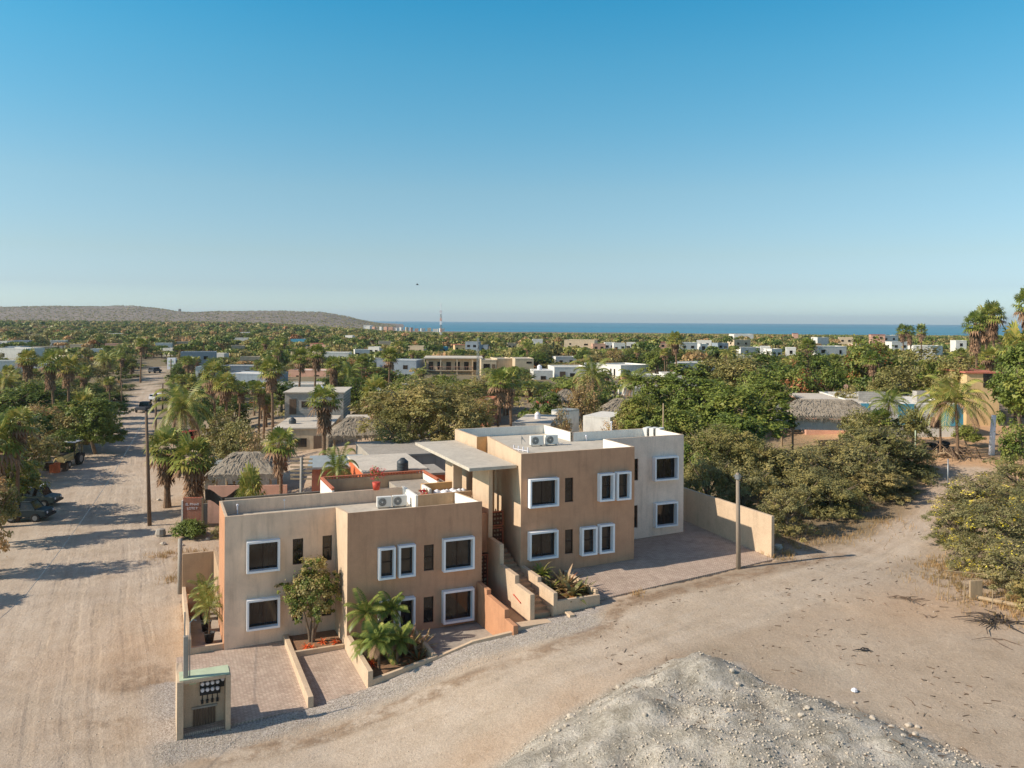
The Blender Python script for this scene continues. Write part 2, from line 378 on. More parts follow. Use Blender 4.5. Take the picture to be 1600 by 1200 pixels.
road_poly = wp([(270, 1195), (370, 1165), (490, 1122), (600, 1082), (720, 1035), (830, 1002), (930, 962), (1060, 925), (1160, 903), (1230, 886), (1300, 866), (1370, 836), (1420, 800), (1445, 768), (1448, 730), (1560, 728), (1530, 760), (1490, 800), (1450, 850), (1400, 890), (1290, 940), (1180, 985), (1080, 1008), (960, 1050), (820, 1120), (700, 1180), (600, 1260), (330, 1300)])
st_L = [(-120, 1260), (-110, 1000), (-60, 880), (0, 838), (62, 795), (104, 745), (134, 690), (166, 655), (188, 640), (200, 622), (214, 602), (228, 585), (236, 572)]
st_R = [(262, 572), (256, 590), (250, 610), (240, 640), (232, 680), (234, 720), (246, 780), (262, 850), (278, 905), (282, 960), (272, 1040), (268, 1195), (330, 1300)]
street_poly = wp(st_L + st_R)
streetC = wp([(100, 1300), (110, 1100), (130, 960), (145, 860), (160, 780), (180, 700), (205, 640), (225, 605), (245, 578)])
dR = polydist(GX, GY, road_poly); dS = polydist(GX, GY, street_poly); dM = polydist(GX, GY, MOUND)
def along(px, py, line):
    best = np.full(px.shape, 1e9); U = np.zeros(px.shape); V = np.zeros(px.shape); acc = 0
    for i in range(len(line) - 1):
        x0, y0 = line[i]; x1, y1 = line[i + 1]; dx, dy = x1 - x0, y1 - y0; L = math.hypot(dx, dy)
        t = ((px - x0) * dx + (py - y0) * dy) / (L * L); tc = np.clip(t, 0, 1)
        d = np.hypot(px - x0 - tc * dx, py - y0 - tc * dy); s = ((px - x0) * dy - (py - y0) * dx) / L
        k = d < best; best = np.where(k, d, best); U = np.where(k, s, U); V = np.where(k, acc + tc * L, V); acc += L
    return best, U, V
bR, uR, vR = along(GX, GY, roadC); bS, uS, vS = along(GX, GY, streetC)
LU = (GX - OX) * CA + (GY - OY) * SA; LV = -(GX - OX) * SA + (GY - OY) * CA
nz = fbm(GX * .35, GY * .35, 4, 31); nz2 = fbm(GX * .12, GY * .12, 3, 41)
road = sstep(-0.8, 0.9, dR + (nz - .5) * 2.2); street = sstep(-1.0, 1.0, dS + (nz - .5) * 2.0)
mound = sstep(-0.7, 0.3, dM + (nz - .5) * 1.0)
# strip of loose grey gravel before the walls
edge = np.interp(LU, [-9, -6, -2, 0, 4, 8, 11, 12.4, 13.5], [-6.6, -6.4, -6.4, -6.3, -6.4, -6.5, -6.0, -4.6, -3.6])
gravel = sstep(-.5, .5, LV - edge + (nz - .5) * 1.6) * sstep(-10, -8, LU) * (1 - sstep(11.5, 14, LU)) * (LV < 1)
damp = sstep(.5, 1.0, np.exp(-((LV - edge + 0.9) / 0.9) ** 2) * (0.65 + 1.0 * nz)) * sstep(-10, -5, LU) * (1 - sstep(26, 34, LU)) * 0.9
damp = np.maximum(damp, 0.6 * sstep(.52, .7, nz2) * (1 - road) * (1 - street) * (1 - mound) * (GY < 80))
pb = G(215, 1085); damp = np.maximum(damp, .95 * np.exp(-(((GX - pb.x) / 3.4) ** 2 + ((GY - pb.y) / 4.5) ** 2)) * sstep(.3, .6, nz + .15 * nz2)); pb = G(110, 1120); damp = np.maximum(damp, .5 * np.exp(-(((GX - pb.x) / 2.5) ** 2 + ((GY - pb.y) / 5.) ** 2)) * nz)
lot = sstep(0, 4, GX - 5) * (1 - sstep(46, 50, GY)) * (1 - .6 * road * (1 - sstep(-2, 3, GX - 8) * (1 - sstep(34, 42, GY)))) * (.55 + .45 * sstep(.35, .65, nz2))
orange = sstep(22, 34, GX) * sstep(36, 60, GY) * (1 - sstep(90, 110, GY)) * (1 - .75 * road)
orange = np.maximum(orange, 0.7 * np.exp(-((GX + 17) ** 2 + (GY - 44) ** 2) / 60.) * nz)
orange = np.maximum(orange, .45 * np.exp(-((GX - 21) ** 2 / 16. + (GY - 40) ** 2 / 9.)) * (1 - road))
near_green = np.maximum(sstep(90, 160, GY), .7 * sstep(25.5, 28, LU + (nz - .5) * 2) * sstep(47, 54, GY + (nz - .5) * 4) * (1 - sstep(28, 36, GX))) * (1 - road) * (1 - street)
za = np.stack([np.clip(np.maximum(road, street), 0, 1), gravel, orange, np.ones_like(road)], -1)
zb = np.stack([mound, damp, near_green, np.ones_like(road)], -1)
useS = (bS < bR) | (dS > 0)
zc = np.stack([np.where(useS, uS, uR), np.where(useS, vS + 500, vR), lot], -1)

def groundmat():
    m, n, l, b = newmat('dry_dirt')
    A = N(n, 'ShaderNodeAttribute', attribute_name='za'); B = N(n, 'ShaderNodeAttribute', attribute_name='zb'); Cc = N(n, 'ShaderNodeAttribute', attribute_name='zc')
    sa = n.new('ShaderNodeSeparateColor'); sb = n.new('ShaderNodeSeparateColor'); sc = n.new('ShaderNodeSeparateXYZ')
    l.new(A.outputs['Color'], sa.inputs[0]); l.new(B.outputs['Color'], sb.inputs[0]); l.new(Cc.outputs['Vector'], sc.inputs[0])
    tc = n.new('ShaderNodeTexCoord'); P = tc.outputs['Object']
    def noise(s, d=6.0, rough=0.6, vec=None):
        t = N(n, 'ShaderNodeTexNoise', Scale=s, Detail=d, Roughness=rough); l.new(vec or P, t.inputs['Vector']); return t.outputs['Fac']
    big = noise(0.16, 6.0, .65); mid = noise(0.9, 7.0, .7); fine = noise(9.0, 5.0, .7); grit = noise(38.0, 3.0, .7)
    def rmp(x, *st):
        r = ramp(n, list(st)); l.new(x, r.inputs[0]); return r.outputs[0]
    def fac(x, a, b_):
        r = N(n, 'ShaderNodeMapRange'); r.interpolation_type = 'SMOOTHSTEP'; l.new(x, r.inputs['Value']); r.inputs['From Min'].default_value = a; r.inputs['From Max'].default_value = b_; return r.outputs[0]
    def mth(op, a, b_):
        q = N(n, 'ShaderNodeMath', operation=op)
        for i, vv in enumerate((a, b_)):
            if isinstance(vv, (int, float)): q.inputs[i].default_value = vv
            else: l.new(vv, q.inputs[i])
        return q.outputs[0]
    soil = rmp(big, (0.3, lin(172, 148, 122)), (0.5, lin(188, 167, 144)), (0.72, lin(202, 185, 164)))
    soil = mixc(n, l, mth('MULTIPLY', fac(mid, .5, .75), .55), soil, lin(150, 126, 100))
    # roads: compacted pale dirt with wheel tracks along the way
    cmb = n.new('ShaderNodeCombineXYZ'); l.new(mth('MULTIPLY', sc.outputs[0], 1.0), cmb.inputs[0]); l.new(mth('MULTIPLY', sc.outputs[1], 0.045), cmb.inputs[1])
    wob = noise(.25, 2.0)
    cm2 = n.new('ShaderNodeCombineXYZ'); l.new(mth('ADD', sc.outputs[0], mth('MULTIPLY', wob, .5)), cm2.inputs[0]); l.new(mth('MULTIPLY', sc.outputs[1], 0.05), cm2.inputs[1])
    tr1 = noise(1.3, 4.0, .6, cm2.outputs[0]); tr2 = noise(4.0, 4.0, .6, cm2.outputs[0])
    rd = rmp(tr1, (0.28, lin(172, 154, 134)), (0.5, lin(190, 174, 154)), (0.75, lin(204, 190, 172)))
    rd = mixc(n, l, mth('MULTIPLY', fac(tr2, .54, .78), .28), rd, lin(140, 118, 96))
    rd = mixc(n, l, .5, rd, rmp(noise(.55, 8.0, .72), (0.3, lin(166, 148, 126)), (0.5, lin(192, 175, 155)), (0.7, lin(208, 194, 176))))
    # pairs of wheel ruts
    uu = mth('ADD', sc.outputs[0], mth('MULTIPLY', noise(.05, 1.0), 1.2))
    rut = None
    for off in (-3.2, -.6, 1.9):
        dd_ = mth('ABSOLUTE', mth('SUBTRACT', mth('ABSOLUTE', mth('ADD', uu, off - 1.6), 0), .72), 0)
        f_ = fac(dd_, .30, .10); rut = f_ if rut is None else mth('MAXIMUM', rut, f_)
    rut = mth('MULTIPLY', rut, fac(noise(.5, 3.0), .38, .6))
    rd = mixc(n, l, mth('MULTIPLY', rut, .38), rd, rmp(mid, (0.3, lin(150, 132, 112)), (0.7, lin(206, 192, 172))))
    c = mixc(n, l, sa.outputs[0], soil, rd)
    c = mixc(n, l, mth('MULTIPLY', sc.outputs[2], .72), c, rmp(mid, (0.3, lin(140, 128, 110)), (0.5, lin(162, 150, 133)), (0.72, lin(180, 168, 152))))
    c = mixc(n, l, mth('MULTIPLY', sa.outputs[2], .75), c, rmp(mid, (0.3, lin(186, 144, 104)), (0.7, lin(212, 172, 130))))
    c = mixc(n, l, mth('MULTIPLY', mth('MULTIPLY', sb.outputs[1], fac(mid, .36, .6)), .8), c, rmp(tr2, (0.3, lin(104, 84, 64)), (0.7, lin(158, 130, 102))))
    # gravel
    vo = N(n, 'ShaderNodeTexVoronoi', Scale=24.0); l.new(P, vo.inputs['Vector'])
    sv = n.new('ShaderNodeSeparateColor'); l.new(vo.outputs['Color'], sv.inputs[0])
    gr = rmp(sv.outputs[0], (0.0, lin(112, 106, 100)), (0.5, lin(166, 160, 154)), (1.0, lin(206, 200, 192)))
    c = mixc(n, l, mth('MULTIPLY', sa.outputs[1], .8), c, gr)
    # mound rubble: ashy grey with pale lime patches
    ms = rmp(mid, (0.35, lin(150, 142, 127)), (0.5, lin(184, 176, 161)), (0.66, lin(216, 208, 194)))
    ms = mixc(n, l, mth('MULTIPLY', fac(fine, .55, .7), .7), ms, lin(218, 212, 198))
    ms = mixc(n, l, mth('MULTIPLY', fac(big, .56, .68), .5), ms, lin(150, 132, 108))
    c = mixc(n, l, sb.outputs[0], c, ms)
    # pebbles and litter everywhere
    v2 = N(n, 'ShaderNodeTexVoronoi', Scale=3.2); l.new(P, v2.inputs['Vector'])
    peb = mth('MULTIPLY', fac(v2.outputs['Distance'], .13, .07), fac(noise(.8, 3.0), .5, .62))
    c = mixc(n, l, mth('MULTIPLY', peb, .8), c, rmp(fine, (0.4, lin(96, 84, 70)), (0.6, lin(220, 212, 198))))
    c = mixc(n, l, mth('MULTIPLY', sb.outputs[2], .8), c, lin(112, 104, 78))
    sepz = n.new('ShaderNodeSeparateXYZ'); l.new(P, sepz.inputs[0])
    hillc = rmp(noise(.03, 9.0, .85), (0.38, lin(98, 90, 76)), (0.5, lin(130, 117, 103)), (0.66, lin(160, 145, 130)))
    c = mixc(n, l, fac(sepz.outputs[1], 1300, 1700), c, hillc)
    sp = rmp(grit, (0.30, (0.74, 0.73, 0.72, 1)), (0.5, (1, 1, 1, 1)), (0.72, (1.16, 1.16, 1.15, 1)))
    c = mixc(n, l, 1.0, c, sp, 'MULTIPLY')
    sp2 = rmp(fine, (0.3, (0.86, 0.85, 0.84, 1)), (0.7, (1.1, 1.1, 1.1, 1)))
    c = mixc(n, l, 1.0, c, sp2, 'MULTIPLY')
    l.new(c, b.inputs['Base Color']); b.inputs['Roughness'].default_value = 0.97; b.inputs['Specular IOR Level'].default_value = 0.15
    hsum = mth('ADD', mth('MULTIPLY', fine, .5), mth('ADD', mth('MULTIPLY', mid, 1.2), mth('MULTIPLY', tr2, .35)))
    hsum = mth('ADD', hsum, mth('MULTIPLY', mth('MULTIPLY', fine, sb.outputs[0]), 1.5))
    hsum = mth('ADD', hsum, mth('MULTIPLY', grit, .18)); hsum = mth('SUBTRACT', hsum, mth('MULTIPLY', mth('MULTIPLY', rut, sa.outputs[0]), .28))
    bp = N(n, 'ShaderNodeBump', Strength=0.8, Distance=0.10); l.new(hsum, bp.inputs['Height']); l.new(bp.outputs[0], b.inputs['Normal'])
    return m
M['ground'] = groundmat()
ny, nx = GX.shape
V = np.stack([GX, GY, GZ], -1).reshape(-1, 3)
idx = np.arange(nx * ny).reshape(ny, nx)
Q = np.stack([idx[:-1, :-1], idx[:-1, 1:], idx[1:, 1:], idx[1:, :-1]], -1).reshape(-1, 4)
cen = lambda A_: (A_[:-1, :-1] + A_[1:, 1:]).reshape(-1) / 2
kM = cen(dM) > 0; kR = (cen(dR) > 0) & ~kM; kS = (cen(dS) > 0) & ~kM & ~kR
def gridmesh(name, sel):
    q = Q[sel]; used, inv = np.unique(q.reshape(-1), return_inverse=True)
    me = bpy.data.meshes.new(name)
    me.vertices.add(len(used)); me.vertices.foreach_set('co', V[used].reshape(-1))
    nf = len(q); me.loops.add(nf * 4); me.loops.foreach_set('vertex_index', inv.astype(np.int32))
    me.polygons.add(nf); me.polygons.foreach_set('loop_start', np.arange(nf, dtype=np.int32) * 4)
    me.polygons.foreach_set('use_smooth', np.ones(nf, bool))
    me.update(calc_edges=True)
    for nm, arr in (('za', za), ('zb', zb)):
        a = me.attributes.new(nm, 'FLOAT_COLOR', 'POINT'); a.data.foreach_set('color', arr.reshape(-1, 4)[used].astype(np.float32).reshape(-1))
    a = me.attributes.new('zc', 'FLOAT_VECTOR', 'POINT'); a.data.foreach_set('vector', zc.reshape(-1, 3)[used].astype(np.float32).reshape(-1))
    me.materials.append(M['ground'])
    return tag(link(name, me), kind='structure')
gridmesh('ground', ~(kM | kR | kS)); gridmesh('dirt_road', kR); gridmesh('dirt_street', kS); gridmesh('rubble_mound', kM)
# sea
def seamat():
    m, n, l, b = newmat('sea_water')
    tc = n.new('ShaderNodeTexCoord'); mp = n.new('ShaderNodeMapping'); mp.inputs['Scale'].default_value = (0.25, 1, 1); l.new(tc.outputs['Object'], mp.inputs[0])
    t = N(n, 'ShaderNodeTexNoise', Scale=0.004, Detail=5.0); l.new(mp.outputs[0], t.inputs['Vector'])
    r = ramp(n, [(0.35, lin(26, 96, 118)), (0.65, lin(50, 128, 146))]); l.new(t.outputs['Fac'], r.inputs[0]); l.new(r.outputs[0], b.inputs['Base Color'])
    b.inputs['Roughness'].default_value = 0.35; b.inputs['Specular IOR Level'].default_value = 0.25
    w = N(n, 'ShaderNodeTexNoise', Scale=0.15, Detail=4.0); l.new(mp.outputs[0], w.inputs['Vector'])
    bp = N(n, 'ShaderNodeBump', Strength=0.6, Distance=1.0); l.new(w.outputs['Fac'], bp.inputs['Height']); l.new(bp.outputs[0], b.inputs['Normal'])
    return m
M['sea'] = seamat()
s_ = MB(); s_.face([(-9000, 1400, -7), (9000, 1400, -7), (9000, 10500, -7), (-9000, 10500, -7)])
struct('sea', s_, M['sea'])
# ================================================================ apartment buildings (local frame u along the front, v into the depth)
O0 = (OX, OY, 0)
def wallface(mb, u0, u1, z0, z1, v, holes, th=0.18, m=0, md=None):
    """front wall at plane v with rectangular openings and their reveals"""
    us = sorted({u0, u1, *[h[0] for h in holes], *[h[1] for h in holes]}); zs = sorted({z0, z1, *[h[2] for h in holes], *[h[3] for h in holes]})
    for i in range(len(us) - 1):
        for j in range(len(zs) - 1):
            cu = (us[i] + us[i + 1]) / 2; cz = (zs[j] + zs[j + 1]) / 2
            if any(h[0] < cu < h[1] and h[2] < cz < h[3] for h in holes): continue
            mb.face([(us[i], v, zs[j]), (us[i + 1], v, zs[j]), (us[i + 1], v, zs[j + 1]), (us[i], v, zs[j + 1])], m)
    for a, b, c, d in holes:
        w = v + th
        mb.face([(a, v, c), (a, v, d), (a, w, d), (a, w, c)], m); mb.face([(b, v, c), (b, w, c), (b, w, d), (b, v, d)], m)
        mb.face([(a, v, c), (a, w, c), (b, w, c), (b, v, c)], m); mb.face([(a, v, d), (b, v, d), (b, w, d), (a, w, d)], m)
def window(parent, a, b, c, d, v, framed, panes=2, depth=0.34):
    """opening a..b, c..d in plane v; framed ones have a deep white surround standing proud"""
    wv = v + (0.03 if framed else 0.1)
    win = MB(); t = 0.05
    win.box(a, wv, c, b, wv + .05, c + t); win.box(a, wv, d - t, b, wv + .05, d)
    win.box(a, wv, c + t, a + t, wv + .05, d - t); win.box(b - t, wv, c + t, b, wv + .05, d - t)
    if panes == 2: win.box((a + b) / 2 - .03, wv - .01, c + t, (a + b) / 2 + .03, wv + .05, d - t)
    elif panes == 3: win.box(a + t, wv - .01, (c + d) / 2 - .03, b - t, wv + .05, (c + d) / 2 + .03)
    w = part('window', win, M['alu'], parent)
    g = MB(); g.box(a + t, wv + .02, c + t, b - t, wv + .035, d - t); part('pane', g, M['glass'], w)
    if framed:
        f = MB(); k = 0.105; v0 = v - depth
        f.box(a - k, v0, c - k, b + k, v, c); f.box(a - k, v0, d, b + k, v, d + k)
        f.box(a - k, v0, c, a, v, d); f.box(b, v0, c, b + k, v, d)
        part('surround', f, M['frame_white'], w)
    return w
def winpx(x0, x1, yt, yb, v, framed):
    """from photo pixels (left, right, top at left, bottom at left) to an opening"""
    vv = v - .34 if framed else v
    a, z1 = onv(x0, yt, vv); _, z0 = onv(x0, yb, vv); b, _ = onv(x1, yt, vv)
    if framed: a += .105; b -= .105; z0 += .105; z1 -= .105
    return [a, b, z0, z1, framed]
ptA, ptB = M['grey_tan'], M['brown']
# ---------------------------------------------------------------- lower (left) building
apt = thing('apartment_building', 'lower tan and brown two-storey apartment block left of the stairs', 'apartment building', O0, ROT)
WA = [winpx(386, 438, 848, 897.5, 3.0, True), winpx(386, 438, 939.5, 987.5, 3.0, True), winpx(457.5, 474, 842.5, 883, 3.0, False), winpx(504, 519, 837.5, 877, 3.0, False)]
for k in (2, 3):
    a = list(WA[k]); dz = WA[0][2] - WA[1][2]; a[2] -= dz; a[3] -= dz; WA.append(a)
m = MB(); U0, U1 = -5.65, 0.0
wallface(m, U0, 0.0, -1.5, 6.25, 3.0, [w[:4] for w in WA])
m.face([(U0, 3, -1.5), (U0, 3, 6.25), (U0, 7, 6.25), (U0, 7, -1.5)], 1)               # left end, warmer paint
m.face([(U0, 7, -1.5), (U0, 7, 6.25), (4.8, 7, 6.25), (4.8, 7, -1.5)], 0)
t = .15
m.face([(U0 + t, 3 + t, 6.25), (U0 + t, 7 - t, 6.25), (U0 + t, 7 - t, 5.5), (U0 + t, 3 + t, 5.5)][::-1], 0)
m.face([(U0 + t, 7 - t, 5.5), (U0 + t, 7 - t, 6.25), (4.8, 7 - t, 6.25), (4.8, 7 - t, 5.5)][::-1], 0)
m.face([(U0 + t, 3 + t, 5.5), (0, 3 + t, 5.5), (0, 3 + t, 6.25), (U0 + t, 3 + t, 6.25)][::-1], 0)
m.face([(U0, 3, 6.25), (0, 3, 6.25), (0, 3 + t, 6.25), (U0 + t, 3 + t, 6.25)], 2)
m.face([(U0, 3, 6.25), (U0 + t, 3 + t, 6.25), (U0 + t, 7 - t, 6.25), (U0, 7, 6.25)], 2)
m.face([(U0, 7, 6.25), (U0 + t, 7 - t, 6.25), (4.8, 7 - t, 6.25), (4.8, 7, 6.25)], 2)
m.face([(4.8, 7 - t, 5.5), (4.8, 7 - t, 6.25), (4.8, 7, 6.25), (4.8, 7, 5.5)], 0)
part('wall', m, [M['grey_tan'], M['orange'], M['cream']], apt, bevel=.02)
for w in WA: window(apt, *w[:4], 3.0, w[4], 2 if w[4] else 3)
WB = [winpx(592.5, 618.7, 858, 907.5, 0, True), winpx(623.7, 650, 853.7, 903.7, 0, True), winpx(662.5, 678, 852, 892.5, 0, False), winpx(693.7, 742, 844, 895, 0, True)]
for k in range(4):
    a = list(WB[k]); dz = 2.74; a[2] -= dz; a[3] -= dz; WB.append(a)
m = MB(); UB = 7.3
wallface(m, 0, UB, -1.5, 6.6, 0.0, [w[:4] for w in WB])
m.face([(0, 0, -1.5), (0, 0, 6.6), (0, 3, 6.27), (0, 3, -1.5)], 1)
m.face([(UB, 0, -1.5), (UB, 4, -1.5), (UB, 4, 6.3), (UB, 0, 6.6)], 0)
m.face([(0, 0, 6.6), (UB, 0, 6.6), (UB - t, t, 6.58), (t, t, 6.58)], 2)
m.face([(0, 0, 6.6), (t, t, 6.58), (t, 3, 6.27), (0, 3, 6.27)], 2)
m.face([(UB, 0, 6.6), (UB, 4, 6.3), (UB - t, 4, 6.3), (UB - t, t, 6.58)], 2)
m.face([(t, t, 5.5), (UB - t, t, 5.5), (UB - t, t, 6.58), (t, t, 6.58)][::-1], 2)
m.face([(t, t, 5.5), (t, 3, 5.5), (t, 3, 6.27), (t, t, 6.58)], 2)
m.face([(UB - t, t, 5.5), (UB - t, 4, 5.5), (UB - t, 4, 6.3), (UB - t, t, 6.58)][::-1], 3)
part('wall', m, [M['brown'], M['cream'], M['cream'], M['white']], apt, bevel=.02)
for w in WB: window(apt, *w[:4], 0.0, w[4], 2 if (w[1] - w[0]) > .8 else 3)
m = MB(); m.prism([(U0 + t, 3 + t), (t, 3 + t), (t, t), (UB - t, t), (UB - t, 4.2), (4.8, 4.2), (4.8, 7 - t), (U0 + t, 7 - t)], 5.3, 5.5)
part('roof', m, M['roof'], apt)
# raised terrace over the entrance
m = MB()
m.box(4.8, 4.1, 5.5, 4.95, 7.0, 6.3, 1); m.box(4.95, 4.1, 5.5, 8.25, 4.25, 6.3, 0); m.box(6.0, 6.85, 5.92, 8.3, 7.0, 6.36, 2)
m.box(6.0, 5.3, 5.92, 6.15, 6.85, 6.34, 1)
part('terrace_parapet', m, [M['tan'], M['white'], M['ochre']], apt, bevel=.015)  # ochre box: front-facing parapet with the warm bounce painted in
m = MB(); m.box(4.95, 4.25, 5.5, 8.3, 10.6, 5.92); part('terrace_floor', m, M['conc'], apt)
m = MB()
m.box(.6, 7.12, -1, .75, 10.8, 6.3, 0); m.box(.75, 10.65, -1, 7.4, 10.8, 6.3, 1); m.box(.6, 7.05, -1, 7.4, 7.12, 5.4, 1)
m.box(7.25, 7.6, 5.5, 7.4, 10.65, 6.3, 0)
part('rear_parapet', m, [M['white'], M['tan']], apt, bevel=.015)
m = MB(); m.box(.75, 7.12, 5.3, 7.25, 10.65, 5.5); part('rear_terrace_floor', m, M['roof'], apt)
m = MB()      # coping of small bricks with gaps
for i in range(34):
    u = .7 + i * .195; m.box(u, 10.66, 6.3, u + .1, 10.79, 6.42)
for i in range(19):
    v = 7.2 + i * .19; m.box(.61, v, 6.3, .74, v + .1, 6.42)
for i in range(15):
    v = 7.7 + i * .19; m.box(7.26, v, 6.3, 7.39, v + .1, 6.42)
m.box(.6, 10.64, 6.42, 7.4, 10.81, 6.47, 1); m.box(.6, 7.12, 6.42, .76, 10.64, 6.47, 1); m.box(7.24, 7.6, 6.42, 7.4, 10.64, 6.47, 1)
part('brick_coping', m, [M['terracotta'], M['terracotta']], apt)
# entrance walls between the two fronts
SU = 8.3
m = MB()
m.box(SU, 1.55, 0, SU + .25, 4.1, 8.15); m.box(SU, 6.8, 3, SU + .25, 9.1, 8.15); m.box(SU - .6, 5.85, 3, SU - .02, 6.05, 8.15); m.box(SU + .0, 4.1, 3, SU + .2, 5.1, 5.9)
part('stair_wall', m, M['cream'], apt, bevel=.015)
m = MB(); m.box(7.3, 1.7, 3.3, SU, 1.9, 5.5); part('stair_wall', m, M['orange'], apt, bevel=.01)
M['lattice_back'] = plain('brown_lattice', lin(104, 66, 48), .85, var=.3)
def lattice(parent, a, b, c, d, v, name='lattice_panel', rows=5, cols=4):
    mb = MB(); t_ = .06
    mb.box(a, v, c, b, v + .1, c + t_, 0); mb.box(a, v, d - t_, b, v + .1, d, 0); mb.box(a, v, c, a + t_, v + .1, d, 0); mb.box(b - t_, v, c, b, v + .1, d, 0)
    rr = random.Random(5)
    for i in range(cols):
        for j in range(rows):
            x = a + t_ + (b - a - 2 * t_) * (i + .5) / cols; z = c + t_ + (d - c - 2 * t_) * (j + .5) / rows
            s1 = (b - a) / cols * rr.uniform(.14, .26); mb.prism([(x - s1, v + .02), (x + s1, v + .02), (x + s1, v + .08), (x - s1, v + .08)], z - s1, z + s1, 1 if rr.random() < .75 else 2)
    mb.box(a + t_, v + .085, c + t_, b - t_, v + .095, d - t_, 3)
    return part(name, mb, [M['terracotta'], M['palewood'], M['terracotta'], M['lattice_back']], parent)
lattice(apt, 7.34, 8.28, 1.25, 3.25, 1.5, 'entrance_gate', 9, 4)
lattice(apt, 8.75, 9.62, 4.5, 5.35, 2.5, rows=3); lattice(apt, 8.75, 9.62, 3.3, 4.42, 2.5, rows=4)
m = MB(); m.box(8.55, 2.62, 2.9, 9.7, 10.5, 3.2); m.box(8.55, 4.6, 3.2, 9.9, 4.8, 8.1); part('landing', m, M['tan'], apt)
m = MB(); m.box(6.75, .55, 8.15, 9.58, 10.7, 8.33); part('canopy', m, M['roof'], apt, bevel=.015)
# ---------------------------------------------------------------- upper (right) building
apr = thing('apartment_building', 'upper brown and grey two-storey apartment block right of the stairs', 'apartment building', O0, ROT)
ZB = 1.0
def wp_(l, v): return [winpx(*q[:4], v, q[4]) for q in l]
WC = wp_([(828.7, 874, 750, 795, True), (883, 896, 747, 785, False), (938, 961, 741, 784.5, True), (965, 987, 738.5, 782.5, True),
          (828.3, 873, 833, 877, True), (883, 895.5, 828, 866, False), (910, 934, 825.5, 869.5, True), (938, 961, 821, 866, True)], 0.0)
UC0, UC1, ZT = 9.6, 16.9, 9.02
for w in WC: print('C win', [round(q, 2) for q in w[:4]])
for w in WA + WB: print('AB win', [round(q, 2) for q in w[:4]])
m = MB(); wallface(m, UC0, UC1, ZB, ZT, 0.0, [w[:4] for w in WC])
m.face([(UC0, 0, ZB), (UC0, 0, ZT), (10.4, 7.1, ZT), (10.4, 7.1, ZB)], 1)  # slanted side in cream instead of brown, bounced light painted in
m.face([(10.4, 7.1, ZB), (10.4, 7.1, ZT), (9.7, 7.1, ZT), (9.7, 7.1, ZB)], 2)  # notch face, golden bounce light put into its colour
m.face([(9.7, 7.1, ZB), (9.7, 7.1, ZT), (9.65, 11.1, ZT), (9.65, 11.1, ZB)], 1)
m.face([(9.65, 11.1, ZB), (9.65, 11.1, ZT), (16.4, 11.1, ZT), (16.4, 11.1, ZB)], 0)
m.face([(UC1, 0, ZB), (UC1, 3.3, ZB), (UC1, 3.3, ZT), (UC1, 0, ZT)], 0)
zt, zr = ZT, 8.42
def para(mb, a, b, inner_a, inner_b, mt=1, mi=1):       # parapet top strip + inner face, a->b outer, inner points
    mb.face([(*a, zt), (*b, zt), (*inner_b, zt), (*inner_a, zt)], mt)
    mb.face([(*inner_a, zr), (*inner_a, zt), (*inner_b, zt), (*inner_b, zr)], mi)
para(m, (UC0, 0), (UC1, 0), (UC0 + t, t), (UC1 - t, t), 1, 3)
para(m, (UC1, 0), (UC1, 3.3), (UC1 - t, t), (UC1 - t, 3.3 + t), 1, 3)
para(m, (10.4, 7.1), (UC0, 0), (10.4 + t, 7.1), (UC0 + t, t), 1, 3)
para(m, (9.65, 11.1), (9.7, 7.1), (9.65 + t, 11.1 - t), (9.7 + t, 7.1), 1, 3)
para(m, (16.4, 11.1), (9.65, 11.1), (16.4 - t, 11.1 - t), (9.65 + t, 11.1 - t), 1, 3)
para(m, (16.4, 6.9), (16.4, 11.1), (16.4 - t, 6.9), (16.4 - t, 11.1 - t), 1, 3)
m.face([(9.7 + t, 7.1, zr), (10.4 + t, 7.1, zr), (10.4 + t, 7.1, zt), (9.7 + t, 7.1, zt)], 3)
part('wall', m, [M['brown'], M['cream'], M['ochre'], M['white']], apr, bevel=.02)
for w in WC: window(apr, *w[:4], 0.0, w[4], 2 if (w[1] - w[0]) > .8 else 3)
VD, UD = 3.3, 22.7
WD = wp_([(991, 999.5, 717, 751, False), (1024, 1061, 715, 752.5, True), (990, 998, 790, 825, False), (1025, 1060, 787, 825.5, True)], VD)
for w in WD: print('D win', [round(q, 2) for q in w[:4]])
for w in WD:
    if not w[4]: w[0] = max(w[0] - .25, UC1 + .35); w[1] = w[0] + .55
m = MB(); wallface(m, UC1, UD, ZB, ZT, VD, [w[:4] for w in WD])
m.face([(UD, VD, ZB), (UD, 6.9, ZB), (UD, 6.9, ZT), (UD, VD, ZT)], 0)
m.face([(UD, 6.9, ZB), (16.4, 6.9, ZB), (16.4, 6.9, ZT), (UD, 6.9, ZT)], 0)
para(m, (UC1, VD), (UD, VD), (UC1, VD + t), (UD - t, VD + t), 1, 3)
para(m, (UD, VD), (UD, 6.9), (UD - t, VD + t), (UD - t, 6.9 - t), 1, 3)
para(m, (UD, 6.9), (16.4, 6.9), (UD - t, 6.9 - t), (16.4, 6.9 - t), 1, 3)
part('wall', m, [M['grey_wall'], M['cream'], M['orange'], M['white']], apr, bevel=.02)
for w in WD: window(apr, *w[:4], VD, w[4], 2 if (w[1] - w[0]) > .8 else 3)
m = MB(); m.prism([(UC0 + t, t), (UC1 - t, t), (UC1 - t, VD + t), (UD - t, VD + t), (UD - t, 6.9 - t), (16.4 - t, 6.9 - t), (16.4 - t, 11.1 - t), (9.65 + t, 11.1 - t), (9.7 + t, 7.1), (10.4 + t, 7.1)], zr - .2, zr)
part('roof', m, M['roof'], apr)
